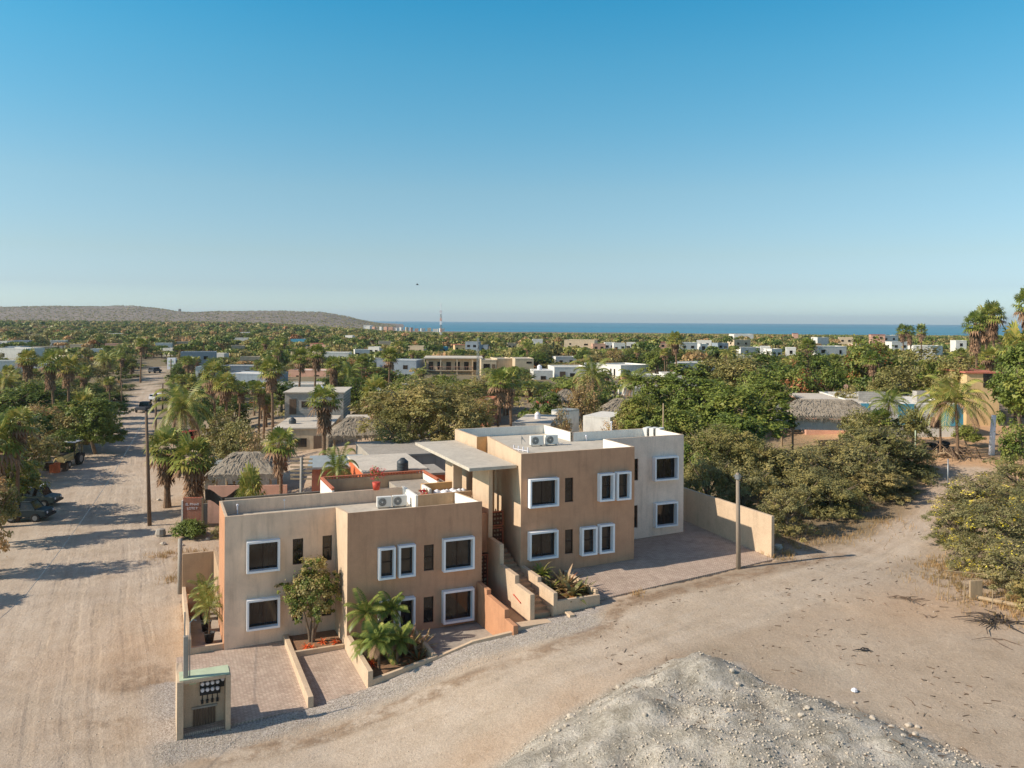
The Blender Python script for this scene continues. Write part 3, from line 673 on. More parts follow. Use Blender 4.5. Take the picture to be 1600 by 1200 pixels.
# ---------------------------------------------------------------- stairs and low walls
st = thing('entrance_stairs', 'stepped masonry stairs between the lower and upper apartment blocks', 'stairs', O0, ROT)
m = MB(); n_ = 13
for i in range(n_):
    m.box(SU + .25, -3.8 + i * .47, .3, 9.6, -3.8 + (i + 1) * .47 if i < n_ - 1 else 2.6, 1.42 + .145 * (i + 1))
part('steps', m, M['tan'], st, bevel=.01)
m = MB(); m.box(SU, -4.1, .3, SU + .25, -2.2, 2.68); m.box(SU, -2.2, .3, SU + .25, -.12, 3.1); m.box(SU, -.12, .3, SU + .25, 1.55, 4.18)
part('side_wall', m, M['cream'], st, bevel=.012)
m = MB(); m.box(9.6, -4.1, .3, 9.83, -2.2, 2.6); m.box(9.6, -2.2, .3, 9.83, 0, 2.86)
part('side_wall', m, M['cream'], st, bevel=.012)
m = MB(); m.box(7.25, -4.75, .5, 10.2, -4.1, 1.42); m.box(10.2, -4.75, .6, 10.5, -4.0, 1.62); part('threshold', m, M['cream'], st, bevel=.012)
m = MB(); m.box(7.25, -4.1, .2, SU, 1.5, 1.24); part('walkway', m, M['tan'], st)
m = MB(); m.tube([(SU - .05, -3.0, 1.95), (SU - .05, -2.1, 2.1)], .022); m.box(SU - .06, -3.0, 1.9, SU, -2.96, 1.95); m.box(SU - .06, -2.15, 2.05, SU, -2.11, 2.1)
part('handrail', m, M['red'], st)
m = MB(); m.box(7.0, -1.5, .1, 7.25, -.02, 2.3); m.box(7.0, -3.9, .1, 7.25, -1.5, 2.05); m.box(7.0, -5.0, .1, 7.25, -3.9, 1.62)
solo('patio_wall', m, M['orange'], 'stepped terracotta plaster wall between the front patio and the entrance walkway', 'wall', loc=O0, rz=ROT, bevel=.015)
def lowwall(boxes, label, mat='cream', name='low_wall', group=None):
    m = MB()
    for b_ in boxes: m.box(*b_)
    return solo(name, m, M[mat], label, 'wall', group, loc=O0, rz=ROT, bevel=.015)
lowwall([(-2.72, -4.75, -1.3, -2.47, 2.98, -.2)], 'low tan wall dividing the wide car bay from the narrow one')
lowwall([(-.02, -4.6, -1.2, .22, -.02, .42)], 'tan wall between the narrow paved bay and the palm bed')
lowwall([(-2.47, .5, -1.2, -.02, .68, -.22)], 'low kerb wall in front of the bed with the round tree')
m = MB(); m.prism([(.22, -4.6), (3.3, -4.6), (3.3, -4.42), (.22, -4.42)], -.8, [.02, .62, .62, .02]); m.box(3.12, -4.42, -.5, 3.3, -1.0, .62)
solo('low_wall', m, M['cream'], 'low sloping tan wall along the front of the palm bed', 'wall', loc=O0, rz=ROT, bevel=.015)
m = MB(); m.prism([(3.3, -4.6), (5.0, -4.6), (5.0, -4.42), (3.3, -4.42)], -.8, [.56, 1.0, 1.0, .56]); m.prism([(5.0, -4.6), (7.0, -4.9), (7.0, -4.7), (5.0, -4.42)], -.8, [1.02, 1.3, 1.3, 1.02])
solo('low_wall', m, M['cream'], 'low kerb wall along the front of the patio beside the gravel', 'wall', loc=O0, rz=ROT, bevel=.015)
lowwall([(9.83, -4.1, .5, 12.3, -3.92, 2.18), (12.12, -3.92, .5, 12.3, -.3, 2.4)], 'tan planter wall right of the stairs under spiky leaves')
# yard beside the left end
lowwall([(-7.4, 3.15, -1.4, -7.2, 12, .18), (-7.2, 3.15, -1.4, -5.67, 3.35, -.28)], 'low white-topped wall round the narrow yard with potted palms')
lowwall([(-7.2, 8.9, -1.2, -6.0, 9.1, .62)], 'short inner wall behind the potted palms', 'orange')
lowwall([(-7.4, 12, -1.4, -5.5, 12.2, 2.15), (-5.62, 7.02, -1.2, -5.42, 12, 2.15)], 'tall tan wall closing the back of the narrow side yard', 'tan')
m = MB(); m.prism([(24.4, -3.1), (24.62, -3.1), (24.62, 12), (24.4, 12)], 1.2, 4.95)
solo('boundary_wall', m, M['cream'], 'tall tan boundary wall on the right side of the paved forecourt', 'wall', loc=O0, rz=ROT, bevel=.02)
# paving and beds
m = MB(); m.prism([(-7.9, -4.7), (-2.72, -4.75), (-2.72, 2.99), (-7.9, 3.1)], -1.35, [-.86, -.68, -.50, -.62])
struct('paving', m, M['pave'], ).matrix_world = Matrix.Translation(Vector(O0)) @ Matrix.Rotation(ROT, 4, 'Z')
m = MB(); m.prism([(-2.47, -4.75), (-.02, -4.6), (-.02, .5), (-2.47, .5)], -1.35, [-.68, -.42, -.42, -.5])
struct('paving', m, M['pave']).matrix_world = Matrix.Translation(Vector(O0)) @ Matrix.Rotation(ROT, 4, 'Z')
m = MB(); m.prism([(3.3, -4.42), (5.0, -4.42), (7.0, -4.7), (7.0, -.01), (3.3, -.01)], -.6, [.28, .32, .36, .14, .10])
struct('patio', m, M['conc']).matrix_world = Matrix.Translation(Vector(O0)) @ Matrix.Rotation(ROT, 4, 'Z')
m = MB(); m.prism([(12.3, -3.55), (24.4, -3.35), (24.4, 12), (22.72, 6.9), (22.72, 3.28), (16.92, 3.28), (16.92, -.01), (12.3, -.01)], .8, [1.73, 2.5, 2.9, 2.75, 2.68, 2.5, 2.42, 2.3])
struct('forecourt', m, M['pave']).matrix_world = Matrix.Translation(Vector(O0)) @ Matrix.Rotation(ROT, 4, 'Z')
m = MB(); m.prism([(-7.2, 3.35), (-5.66, 3.35), (-5.62, 12), (-7.2, 12)], -1.4, -.62)
struct('yard_floor', m, M['conc']).matrix_world = Matrix.Translation(Vector(O0)) @ Matrix.Rotation(ROT, 4, 'Z')
for nm, poly, z in (('planting_bed', [(-2.47, .68), (-.02, .68), (-.02, 2.99), (-2.47, 2.99)], -.32), ('planting_bed', [(.22, -4.42), (3.12, -4.42), (3.12, -.02), (.22, -.02)], 0.0), ('planting_bed', [(9.83, -3.92), (12.12, -3.92), (12.12, -.02), (9.83, -.02)], 2.0)):
    m = MB(); m.prism(poly, z - .8, z); struct(nm, m, M['soil']).matrix_world = Matrix.Translation(Vector(O0)) @ Matrix.Rotation(ROT, 4, 'Z')
# small skirting strip at the foot of the right front
# ---------------------------------------------------------------- meter wall
mw = thing('meter_wall', 'freestanding masonry niche with round electricity meters and a green slab top', 'meter wall', O0, ROT)
a0, a1, f0, zb_, ztp = -8.06, -5.95, -4.95, -1.2, 1.42
m = MB(); m.box(a0, f0, zb_, a0 + .26, f0 + 2.1, ztp); m.box(a1 - .2, f0, zb_, a1, f0 + .95, ztp); m.box(a0 + .26, f0 + .75, zb_, a1 - .2, f0 + .95, ztp); m.box(a0 + .26, f0 + .04, ztp - .14, a1 - .2, f0 + .75, ztp)
part('wall', m, M['cream'], mw, bevel=.015)
m = MB(); m.box(a0 + .1, f0 + .06, ztp + .003, a1 - .05, f0 + 1.0, ztp + .035); M['greenslab'] = plain('green_painted_slab', lin(186, 198, 166), .8, var=.1)
part('top_slab', m, M['greenslab'], mw)
m = MB(); m.box(a0 + .25, f0 + .25, ztp, a0 + .45, f0 + .45, ztp + 1.75); part('concrete_post', m, M['conc'], mw, bevel=.01)
m = MB(); m.tube([(a0 + .3, f0 + .35, ztp + 1.7), (a0 + .3, f0 + .35, ztp + 2.75)], .03); m.tube([(a0 + .5, f0 + .3, ztp), (a0 + .5, f0 + .3, ztp + 2.3), (a0 + .62, f0 + .3, ztp + 2.42), (a0 + .75, f0 + .3, ztp + 2.36)], .025)
part('service_pipe', m, M['metal'], mw)
bv = f0 + .745
m = MB(); m.box(a0 + .92, bv - .04, ztp - 1.0, a0 + 1.74, bv, ztp - .32); m.box(a0 + 1.72, bv - .03, ztp - .75, a0 + 1.9, bv, ztp - .2); m.box(a0 + .92, bv - .03, ztp - .3, a0 + 1.86, bv, ztp - .16)
part('meter_board', m, M['dark'], mw)
zz = []
for j in range(2):
    for i in range(4): zz.append((a0 + 1.02 + i * .2, ztp - .5 - j * .27))
zz.append((a0 + 1.83, ztp - .42))
for x, z in zz:
    m = MB(); m.box(x - .07, bv - .09, z - .1, x + .07, bv - .04, z + .1); mt = part('meter', m, M['dark'], mw)
    m = MB(); m.tube([(x, bv - .09, z + .02), (x, bv - .17, z + .02)], [.085, .07], 14); part('dial', m, M['cloth'], mt, smooth=False)
for i in range(4):
    x = a0 + 1.02 + i * .2
    m = MB(); m.tube([(x, bv - .03, ztp - 1.0), (x, bv - .03, ztp - 1.24)], .018); m.box(x - .05, bv - .08, ztp - 1.34, x + .05, bv - .0, ztp - 1.2); part('conduit', m, M['dark'], mw)
m = MB()
for i in range(8): m.box(a0 + .66 + i * .112, bv - .05, zb_, a0 + .66 + i * .112 + .1, bv - .01, ztp - 1.52)
d_ = part('plank_door', m, M['wood'], mw)
m = MB(); m.box(a0 + .6, bv - .07, ztp - 1.52, a0 + 1.62, bv, ztp - 1.44); part('door_lintel', m, M['conc'], mw)
m = MB(); m.box(a0 + .5, bv - .08, ztp - .45, a0 + .78, bv, ztp - .15); part('switch_box', m, M['greenslab'], mw)
# ---------------------------------------------------------------- roof equipment
def acunit(label, loc, rz, group=None):
    t_ = thing('ac_unit', label, 'air conditioner', loc, rz, group)
    m = MB(); m.box(-.42, -.15, .08, .42, .15, .66); part('casing', m, M['ac'], t_, bevel=.015)
    m = MB(); m.tube([(-.12, -.152, .37), (-.12, -.165, .37)], [.235, .235], 24); g = part('fan_grille', m, M['dark'], t_)
    m = MB(); m.tube([(-.12, -.166, .37), (-.12, -.18, .37)], .05, 12)
    for k in range(4):
        rr_ = .08 + .045 * k; pts = [(-.12 + rr_ * math.cos(q), -.172, .37 + rr_ * math.sin(q)) for q in np.linspace(0, 2 * math.pi, 17)]; m.tube(pts, .007, 4, cap=False)
    part('grille_rings', m, M['ac'], g)
    for x_ in (-.36, .30): m = MB(); m.box(x_, -.13, 0, x_ + .06, .13, .08); part('foot', m, M['metal'], t_)
    m = MB(); m.tube([(.43, 0, .2), (.5, .02, .2), (.52, .05, .05), (.9, .3, .03)], .02); part('pipe', m, M['cloth'], t_)
    return t_
def roofpt(px, py, z): p = atz(px, py, z); return p
acs = [acunit('left of the two air conditioners on the lower roof', roofpt(600, 793.5, 5.5), ROT - .1),
       acunit('right of the two air conditioners on the lower roof, beside the white terrace wall', roofpt(624, 791.5, 5.5), ROT - .1),
       acunit('left of the two dark-fanned air conditioners in the middle of the upper roof', roofpt(838, 697, 8.42), ROT - .1),
       acunit('right of the two dark-fanned air conditioners in the middle of the upper roof', roofpt(861, 695.5, 8.42), ROT - .1),
       acunit('leftmost white air conditioner by the far right parapet of the upper roof', roofpt(1011, 682.5, 8.42), ROT + .6),
       acunit('middle white air conditioner by the far right parapet of the upper roof', roofpt(1021, 683, 8.42), ROT + .6),
       acunit('rightmost white air conditioner by the far right parapet of the upper roof', roofpt(1031, 683.5, 8.42), ROT + .6)]
def ventpipe(label, px, py, z, h):
    p = roofpt(px, py, z); m = MB(); m.tube([(0, 0, 0), (0, 0, h)], .04, 8); m.lathe([(.07, h), (.07, h + .08), (.04, h + .1)], n=8)
    solo('vent_pipe', m, M['cloth'], label, 'vent pipe', loc=p)
ventpipe('small white vent box at the left corner of the lower roof', 371, 803, 5.5, .45)
ventpipe('thin white pipe behind the front parapet of the lower roof', 444, 796, 5.5, .5)
ventpipe('tall thin white pipe on the upper roof near the rear jog', 955, 686, 8.42, 1.1)
ventpipe('short white pipe on the upper roof left of the tall thin one', 916, 689, 8.42, .3)
ventpipe('short white pipe on the upper roof right of the tall thin one', 973, 684, 8.42, .3)
p = roofpt(815, 694, 8.42)
m = MB(); m.tube([(0, 0, 0), (0, 0, .55)], .02, 6); m.tube([(0, 0, .5), (.25, -.1, .15)], .02, 6); m.box(-.02, -.02, .3, .08, .04, .42)
solo('satellite_bracket', m, M['metal'], 'thin bent metal bracket left of the roof air conditioners', 'bracket', loc=p)
for k, (x, y) in enumerate(((803, 703), (809, 706), (815, 708))):
    pass
m = MB()
for i in range(4): m.tube([(i * .28, i * -.32, 0), (i * .28, i * -.32, .3)], .04, 8)
m.tube([(0, 0, .08), (.84, -.96, .08)], .025, 6)
solo('pipe_manifold', m, M['cloth'], 'row of short white water pipes at the left corner of the upper roof', 'pipes', loc=roofpt(803, 703, 8.42))
m = MB(); rr = random.Random(3)
for i in range(9):
    x, y = rr.uniform(-.8, .8), rr.uniform(-.35, .35); m.lathe([(.05, 0), (.25, .1), (.2, .28), (.02, .38)], (x, y, 0), 7)
solo('cloth_heap', m, M['cloth'], 'heap of crumpled white sheets on the roof beside the stairwell', 'sheets', loc=roofpt(704, 783, 5.5) + Vector((0, 0, .35)), rz=ROT, smooth=True)
# ================================================================ vegetation
rnd = random.Random(11); nr = np.random.RandomState(7)
LG = lambda r, g, b: lin(min(255, r * 1.30), min(255, g * 1.22), min(255, b * 1.22))
M['leaf_green'] = leafmat('green_leaves', LG(50, 72, 30), LG(88, 106, 46), LG(140, 138, 74))
M['leaf_olive'] = leafmat('olive_leaves', LG(88, 98, 54), LG(124, 124, 76), LG(156, 146, 98))
M['leaf_dry'] = leafmat('dry_leaves', LG(112, 104, 70), LG(146, 128, 88), LG(170, 142, 104))
M['leaf_bright'] = leafmat('bright_leaves', LG(74, 94, 40), LG(104, 120, 54), LG(136, 140, 76))
M['leaf_rust'] = leafmat('rusty_leaves', LG(100, 86, 46), LG(122, 88, 54), LG(142, 94, 62))
M['leaf_thevetia'] = leafmat('grey_green_leaves', LG(80, 90, 56), LG(112, 114, 76), LG(148, 140, 104))
M['frond'] = leafmat('palm_fronds', LG(74, 96, 44), LG(108, 122, 60), LG(150, 146, 84), .2, .45)
M['frond_dry'] = leafmat('dead_palm_fronds', LG(92, 78, 62), LG(118, 100, 80), LG(144, 124, 100), .15, .9)
M['flower_y'] = leafmat('yellow_blossom', LG(220, 170, 40), LG(232, 190, 60), LG(236, 200, 90))
M['bromeliad'] = leafmat('orange_bromeliad', LG(200, 90, 50), LG(216, 120, 70), LG(180, 70, 50))
M['succulent'] = leafmat('spiky_leaves', LG(84, 96, 56), LG(120, 118, 80), LG(150, 130, 104))

def quads_to_mesh(name, P, mats, midx=None, tint=None, faces4=True):
    """P: (n,4,3) quads"""
    n = len(P); me = bpy.data.meshes.new(name)
    me.vertices.add(n * 4); me.vertices.foreach_set('co', P.reshape(-1).astype(np.float32))
    me.loops.add(n * 4); me.loops.foreach_set('vertex_index', np.arange(n * 4, dtype=np.int32))
    me.polygons.add(n); me.polygons.foreach_set('loop_start', np.arange(n, dtype=np.int32) * 4)
    if midx is not None: me.polygons.foreach_set('material_index', midx.astype(np.int32))
    me.update(calc_edges=True)
    for m in mats: me.materials.append(m)
    if tint is None: tint = nr.rand(n)
    c = np.zeros((n, 4, 4), np.float32); c[..., 3] = 1
    if tint.ndim == 1: c[..., 0] = tint[:, None]
    else: c[..., 0] = tint[:, 0:1]; c[..., 1] = tint[:, 1:2]
    a = me.attributes.new('tint', 'FLOAT_COLOR', 'POINT'); a.data.foreach_set('color', c.reshape(-1))
    return me
def unit(v): return v / (np.linalg.norm(v, axis=-1, keepdims=True) + 1e-9)
def leafquads(c, size, up=0.35, narrow=0.55, outward=None):
    """rhombic leaves at centres c (n,3)"""
    n = len(c)
    nrm = nr.normal(size=(n, 3)); nrm[:, 2] = np.abs(nrm[:, 2]) + up
    if outward is not None: nrm = nrm * .7 + outward * .9
    nrm = unit(nrm); a = unit(np.cross(nrm, nr.normal(size=(n, 3)))); b = np.cross(nrm, a)
    s = size * nr.uniform(.65, 1.35, (n, 1))
    return np.stack([c - a * s, c - b * s * narrow, c + a * s, c + b * s * narrow], 1)
def crown_points(n, lobes, clump=0.16, nclump=None, shell=0.55):
    """leaf centres gathered in clumps spread over the shells of several lobes; lobes: (cx,cy,cz,rx,ry,rz)"""
    L = np.array(lobes); w = (L[:, 3] * L[:, 4] * L[:, 5]) ** (2 / 3); w /= w.sum()
    nc = nclump or max(12, n // 26)
    li = nr.choice(len(L), nc, p=w)
    d = unit(nr.normal(size=(nc, 3))); d[:, 2] = np.where(d[:, 2] < -.45, -d[:, 2], d[:, 2])
    r = shell + (1 - shell) * nr.rand(nc) ** .6
    r = r * (0.86 + 0.28 * nr.rand(nc))
    cc = L[li, :3] + d * L[li, 3:] * r[:, None]
    k = nr.choice(nc, n); cs = clump * nr.uniform(.6, 1.5, nc)[k][:, None] * L[li[k], 3:].mean(1, keepdims=True)
    pts = cc[k] + nr.normal(size=(n, 3)) * cs * np.array([1, 1, .7])
    ctr = L[li[k], :3]
    return pts, unit(pts - ctr), (nr.rand(nc)[k])
def crown_mesh(name, n, lobes, size, mats, up=.35, clump=.16, accent=None, nclump=None, narrow=.55, shell=.55):
    pts, out, ct = crown_points(n, lobes, clump, nclump, shell)
    q = leafquads(pts, size, up, narrow, out)
    tint = np.stack([np.clip(ct * .6 + nr.rand(n) * .4, 0, 1), np.zeros(n)], -1)
    mi = np.zeros(n)
    if accent: # share of clumps in another material
        mi = (ct > 1 - accent).astype(float) if accent > .1 else ((ct > 1 - accent * 3) & (nr.rand(n) < .3)).astype(float)
    return quads_to_mesh(name, q, mats, mi, tint)
def trunk_mb(h, r, limbs, spread, seed=0, lean=0.1, fork=.35):
    q = random.Random(seed); m = MB()
    top = Vector((q.uniform(-lean, lean) * h, q.uniform(-lean, lean) * h, h * fork))
    m.tube([(0, 0, -.3), (0, 0, .05), top * .5 + Vector((q.uniform(-.1, .1), 0, 0)), top], [r * 1.35, r * 1.1, r * .9, r * .8], 8)
    for i in range(limbs):
        a = 2 * math.pi * (i + q.uniform(-.3, .3)) / limbs; L = spread * q.uniform(.45, .85); zz = h * q.uniform(.62, .9)
        e = Vector((math.cos(a) * L, math.sin(a) * L, zz)); mid = top.lerp(e, .5) + Vector((0, 0, h * .06))
        m.tube([top - Vector((0, 0, .1)), mid, e], [r * .6, r * .38, r * .12], 6)
        for k in range(2):
            e2 = mid + Vector((q.uniform(-1, 1) * spread * .35, q.uniform(-1, 1) * spread * .35, h * q.uniform(.12, .28)))
            m.tube([mid, e2], [r * .3, r * .08], 5)
    return m
# unit trees are about 1 m wide half-width and scaled: built at real size for a 7 m tree
def make_tree(name, mats, n, size, seed, h=7.0, w=3.6, accent=None, kind='round', up=.35, clump=.16, nclump=None, narrow=.55):
    global nr
    nr = np.random.RandomState(seed); q = random.Random(seed)
    lobes = [(0, 0, h * .6, w * .66, w * .66, h * .38)]
    for i in range(9):
        a = 2 * math.pi * i / 9 + q.uniform(-.4, .4); d = w * q.uniform(.42, .7)
        lobes.append((math.cos(a) * d, math.sin(a) * d, h * q.uniform(.26, .74), w * q.uniform(.30, .46), w * q.uniform(.30, .46), h * q.uniform(.15, .25)))
    if kind == 'low': lobes += [(math.cos(a) * w * .62, math.sin(a) * w * .62, h * .14, w * .42, w * .42, h * .18) for a in (0, 1.1, 2.2, 3.3, 4.4, 5.5)]
    me = crown_mesh(name + '_crown', n, lobes, size, mats, up, clump, accent, nclump, narrow)
    tm = trunk_mb(h, .05 * h ** .5 + .08, 5, w, seed).mesh(name + '_trunk', M['bark'])
    return me, tm
def fan_leaf(base, dirv, length, width, droop, nseg=11):
    """a petiole and a fan of narrow blades"""
    dirv = unit(dirv); side = unit(np.cross(dirv, [0, 0, 1.0])); upv = np.cross(side, dirv)
    Q = []; pet = length * .5
    tip = base + dirv * pet + np.array([0, 0, -droop * pet * .25])
    w_ = .03
    Q.append([base - side * w_, base + side * w_, tip + side * w_, tip - side * w_])
    R_ = length * .55
    for i in range(nseg):
        a = (i / (nseg - 1) - .5) * math.pi * 1.25
        d = dirv * math.cos(a) + side * math.sin(a) * width + upv * (.18 - .25 * abs(math.sin(a)))
        d = unit(d); e = tip + d * R_ * (1 - .12 * abs(math.sin(a))); mid = tip + d * R_ * .55
        e = e + np.array([0, 0, -droop * R_ * .45 - .05]); s2 = unit(np.cross(d, upv)) * R_ * .10
        Q.append([tip, mid - s2, e, mid + s2])
    return Q
def make_fan_palm(name, seed, h=8.0, nleaf=34, L=1.9, skirt=1.0, trunk_r=.17, dry=.2):
    """Mexican fan palm: trunk, skirt of dead fronds, ball of fans"""
    q = random.Random(seed); np_ = np.random.RandomState(seed)
    m = MB(); lx, ly = q.uniform(-.35, .35), q.uniform(-.35, .35)
    pth = [(lx * (t / 6) ** 2, ly * (t / 6) ** 2, h * t / 6 - (.3 if t == 0 else 0)) for t in range(7)]
    m.tube(pth, [trunk_r * 1.6, trunk_r * 1.15, trunk_r, trunk_r * .92, trunk_r * .88, trunk_r * .9, trunk_r * 1.1], 9)
    for k in range(int(h * 2.2)):     # leaf scars
        z = h * (k + .5) / int(h * 2.2); t = z / h; m.lathe([(trunk_r * 1.0, 0), (trunk_r * 1.16, .03), (trunk_r * 1.0, .08)], (lx * t * t, ly * t * t, z), 8)
    top = np.array([lx, ly, h]); Q = []; mi = []
    for i in range(nleaf):
        a = i * 2.399 + q.uniform(-.2, .2); e = 1.25 - 2.0 * (i / nleaf) ** .85 + q.uniform(-.12, .12)
        d = np.array([math.cos(a) * math.cos(e), math.sin(a) * math.cos(e), math.sin(e)])
        f = fan_leaf(top + d * .08, d, L * q.uniform(.85, 1.1), 1.0, .35 + .5 * (i / nleaf)); Q += f; mi += [1 if (i / nleaf > 1 - dry) else 0] * len(f)
    ns = int(30 * skirt)
    skl = 1.1 + 1.1 * skirt
    for i in range(ns):
        a = q.uniform(0, 6.283); z0 = h - q.uniform(0, .25) - (i / max(ns, 1)) * skl * .7
        d = np.array([math.cos(a) * .42, math.sin(a) * .42, -1.0]) * q.uniform(.9, 1.15)
        f = fan_leaf(np.array([lx, ly, z0]) + np.array([math.cos(a), math.sin(a), 0]) * .12, d, L * .75, .5, .1, 7); Q += f; mi += [1] * len(f)
    Q = np.array(Q); mi = np.array(mi); tint = np.stack([np_.rand(len(Q)), np.zeros(len(Q))], -1)
    g = mi == 0
    gm = quads_to_mesh(name + '_crown', Q[g], [M['frond']], None, tint[g]); dm = quads_to_mesh(name + '_skirt', Q[~g], [M['frond_dry']], None, tint[~g])
    return gm, dm, m.mesh(name + '_trunk', M['palmbark'])
def feather(base, dirv, length, n=18, leaf=.5, droop=1.0, curl=0.6, w=.035):
    droop *= DROOP
    d = unit(np.array(dirv, float)); side = unit(np.cross(d, [0, 0, 1.0])); Q = []; p = np.array(base, float); step = length / n; prev = p
    for i in range(n):
        t = (i + 1) / n; d = unit(d + np.array([0, 0, -droop * .16 * t])); nx_ = prev + d * step
        Q.append([prev - side * .02, prev + side * .02, nx_ + side * .018, nx_ - side * .018])
        ll = leaf * math.sin(math.pi * min(1, .18 + .82 * (1 - t) + .1)) if i < n - 1 else leaf * .6
        ll = leaf * (0.55 + .6 * math.sin(math.pi * (t * .9 + .05)))
        for s in (-1, 1):
            tipd = unit(side * s + d * .7 + np.array([0, 0, -curl])); e = nx_ + tipd * ll; mid = nx_ + tipd * ll * .5; ww = d * w
            Q.append([nx_, mid - ww, e, mid + ww])
        prev = nx_
    return Q
DROOP = 1.0
def make_feather_palm(name, seed, h=6.0, nleaf=20, L=3.2, trunk_r=.13, leaf=.6, dry=0.12, up0=1.2, curve=.4, w=.035, nn=18):
    q = random.Random(seed); m = MB(); lx, ly = q.uniform(-1, 1) * curve, q.uniform(-1, 1) * curve
    m.tube([(lx * (t / 5) ** 2, ly * (t / 5) ** 2, h * t / 5 - (.3 if t == 0 else 0)) for t in range(6)], [trunk_r * 1.5, trunk_r * 1.1, trunk_r, trunk_r * .9, trunk_r * .85, trunk_r * .8], 8)
    top = np.array([lx, ly, h]); Q = []; mi = []
    for i in range(nleaf):
        a = i * 2.399 + q.uniform(-.25, .25); e = up0 - (up0 + .55) * (i / nleaf)
        f = feather(top, [math.cos(a) * math.cos(e), math.sin(a) * math.cos(e), math.sin(e)], L * q.uniform(.85, 1.1), nn, leaf, 1.0 + .6 * q.random(), .6, w)
        Q += f; mi += [1 if i / nleaf > 1 - dry else 0] * len(f)
    Q = np.array(Q); mi = np.array(mi); tint = np.stack([np.random.RandomState(seed).rand(len(Q)), np.zeros(len(Q))], -1); g = mi == 0
    return quads_to_mesh(name + '_crown', Q[g], [M['frond']], None, tint[g]), quads_to_mesh(name + '_skirt', Q[~g], [M['frond_dry']], None, tint[~g]), m.mesh(name + '_trunk', M['palmbark'])
# ---- prototypes (mesh data only)
TR = {}      # kind -> list of (crown mesh, trunk mesh, height, half width)
def proto(tk, k, **kw):
    TR.setdefault(tk, [])
    for s in range(k):
        me, tm = make_tree(tk, seed=100 + s * 13 + sum(map(ord, tk)), **kw); TR[tk].append((me, tm, kw.get('h', 7.0), kw.get('w', 3.6) * 1.05))
proto('green', 3, mats=[M['leaf_green']], n=5200, size=.18, nclump=110)
proto('olive', 3, mats=[M['leaf_olive']], n=5200, size=.16, nclump=120)
proto('dry', 2, mats=[M['leaf_dry'], M['leaf_olive']], n=4200, size=.14, accent=.35, nclump=150)
proto('bright', 2, mats=[M['leaf_bright']], n=5200, size=.20, nclump=160)
proto('rust', 2, mats=[M['leaf_green'], M['leaf_rust']], n=5000, size=.18, accent=.28, nclump=150)
proto('dense', 2, mats=[M['leaf_bright'], M['leaf_green']], n=15000, size=.14, accent=.45, nclump=190, clump=.13)
proto('fine', 2, mats=[M['leaf_olive']], n=16000, size=.11, nclump=420, clump=.10, narrow=.4)
proto('shrub', 3, mats=[M['leaf_thevetia'], M['leaf_olive']], n=15000, size=.08, accent=.45, h=4.0, w=2.6, kind='low', nclump=230, clump=.13, narrow=.4)
proto('bloom', 2, mats=[M['leaf_thevetia'], M['flower_y']], n=15000, size=.075, accent=.05, h=4.0, w=2.6, kind='low', nclump=260, clump=.13, narrow=.4)
FP = {'tall': [make_fan_palm('fan_palm', 1, 9.5, 32, 1.8, 1.2), make_fan_palm('fan_palm', 2, 9.0, 28, 1.7, 1.9), make_fan_palm('fan_palm', 3, 8.0, 34, 1.8, .7)],
      'short': [make_fan_palm('fan_palm', 4, 3.4, 38, 1.9, .9, .26), make_fan_palm('fan_palm', 5, 4.6, 34, 1.9, 1.2, .24)],
      'coco': [make_feather_palm('coconut_palm', 6, 6.5, 24, 3.3, leaf=.7, w=.07), make_feather_palm('coconut_palm', 7, 5.2, 28, 3.5, leaf=.75, dry=.2, w=.075)]}
FPH = {'tall': [9.5 + 1.1, 9.0 + 1.0, 8.0 + 1.1], 'short': [3.4 + 1.3, 4.6 + 1.3], 'coco': [6.5 + 1.6, 5.2 + 1.8]}
def hz(x, y): return hh(x, y)
def put_tree(kind, x, y, top, halfw, label, group=None, rz=None, var=None, z0=None, cat='tree', name='tree'):
    P_ = TR[kind]; me, tm, h, w = P_[rnd.randrange(len(P_)) if var is None else var % len(P_)]
    z = (hz(x, y) if z0 is None else z0) - .1
    s = max(.3, (top - z)) / (h * 1.0)
    o = link(name, None, None, (x, y, z), rnd.uniform(0, 6.28) if rz is None else rz, (halfw / w, halfw / w, s)); tag(o, label, cat, group)
    link('crown', me, o); link('trunk', tm, o); return o
def put_palm(kind, x, y, top, label, group=None, scale=None, var=None, rz=None, name=None, z0=None):
    k = rnd.randrange(len(FP[kind])) if var is None else var % len(FP[kind]); g, d, t = FP[kind][k]; H = FPH[kind][k]
    z = (hz(x, y) if z0 is None else z0) - .1; s = max(.4, (top - z) / H); sx = scale or min(1.15, max(.75, s))
    o = link(name or ('coconut_palm' if kind == 'coco' else 'fan_palm'), None, None, (x, y, z), rnd.uniform(0, 6.28) if rz is None else rz, (sx, sx, s)); tag(o, label, 'palm', group)
    link('crown', g, o); link('dead_fronds', d, o); link('trunk', t, o); return o
VIS = []           # things of the photo that must stay in view: (px0, px1, py top, D, px height shown)
def tree_px(kind, px, pytop, D, wpx, label, pybase=None, group=None, **k):
    if kind == 'shrub': wpx *= 1.3
    """place by photo pixels: crown centre column, crown top row, depth, crown width"""
    p = at(px, pytop, D); p.z += .05 * (p.z - 1); return put_tree(kind, p.x, D, p.z, wpx / 2 * D / F, label, group, **k)
def palm_px(kind, px, pytop, D, label, group=None, **k):
    p = at(px, pytop, D); return put_palm(kind, p.x, D, p.z, label, group, **k)
# ================================================================ planting by hand
def Lz(u, v, z): return L2W(u, v, z)
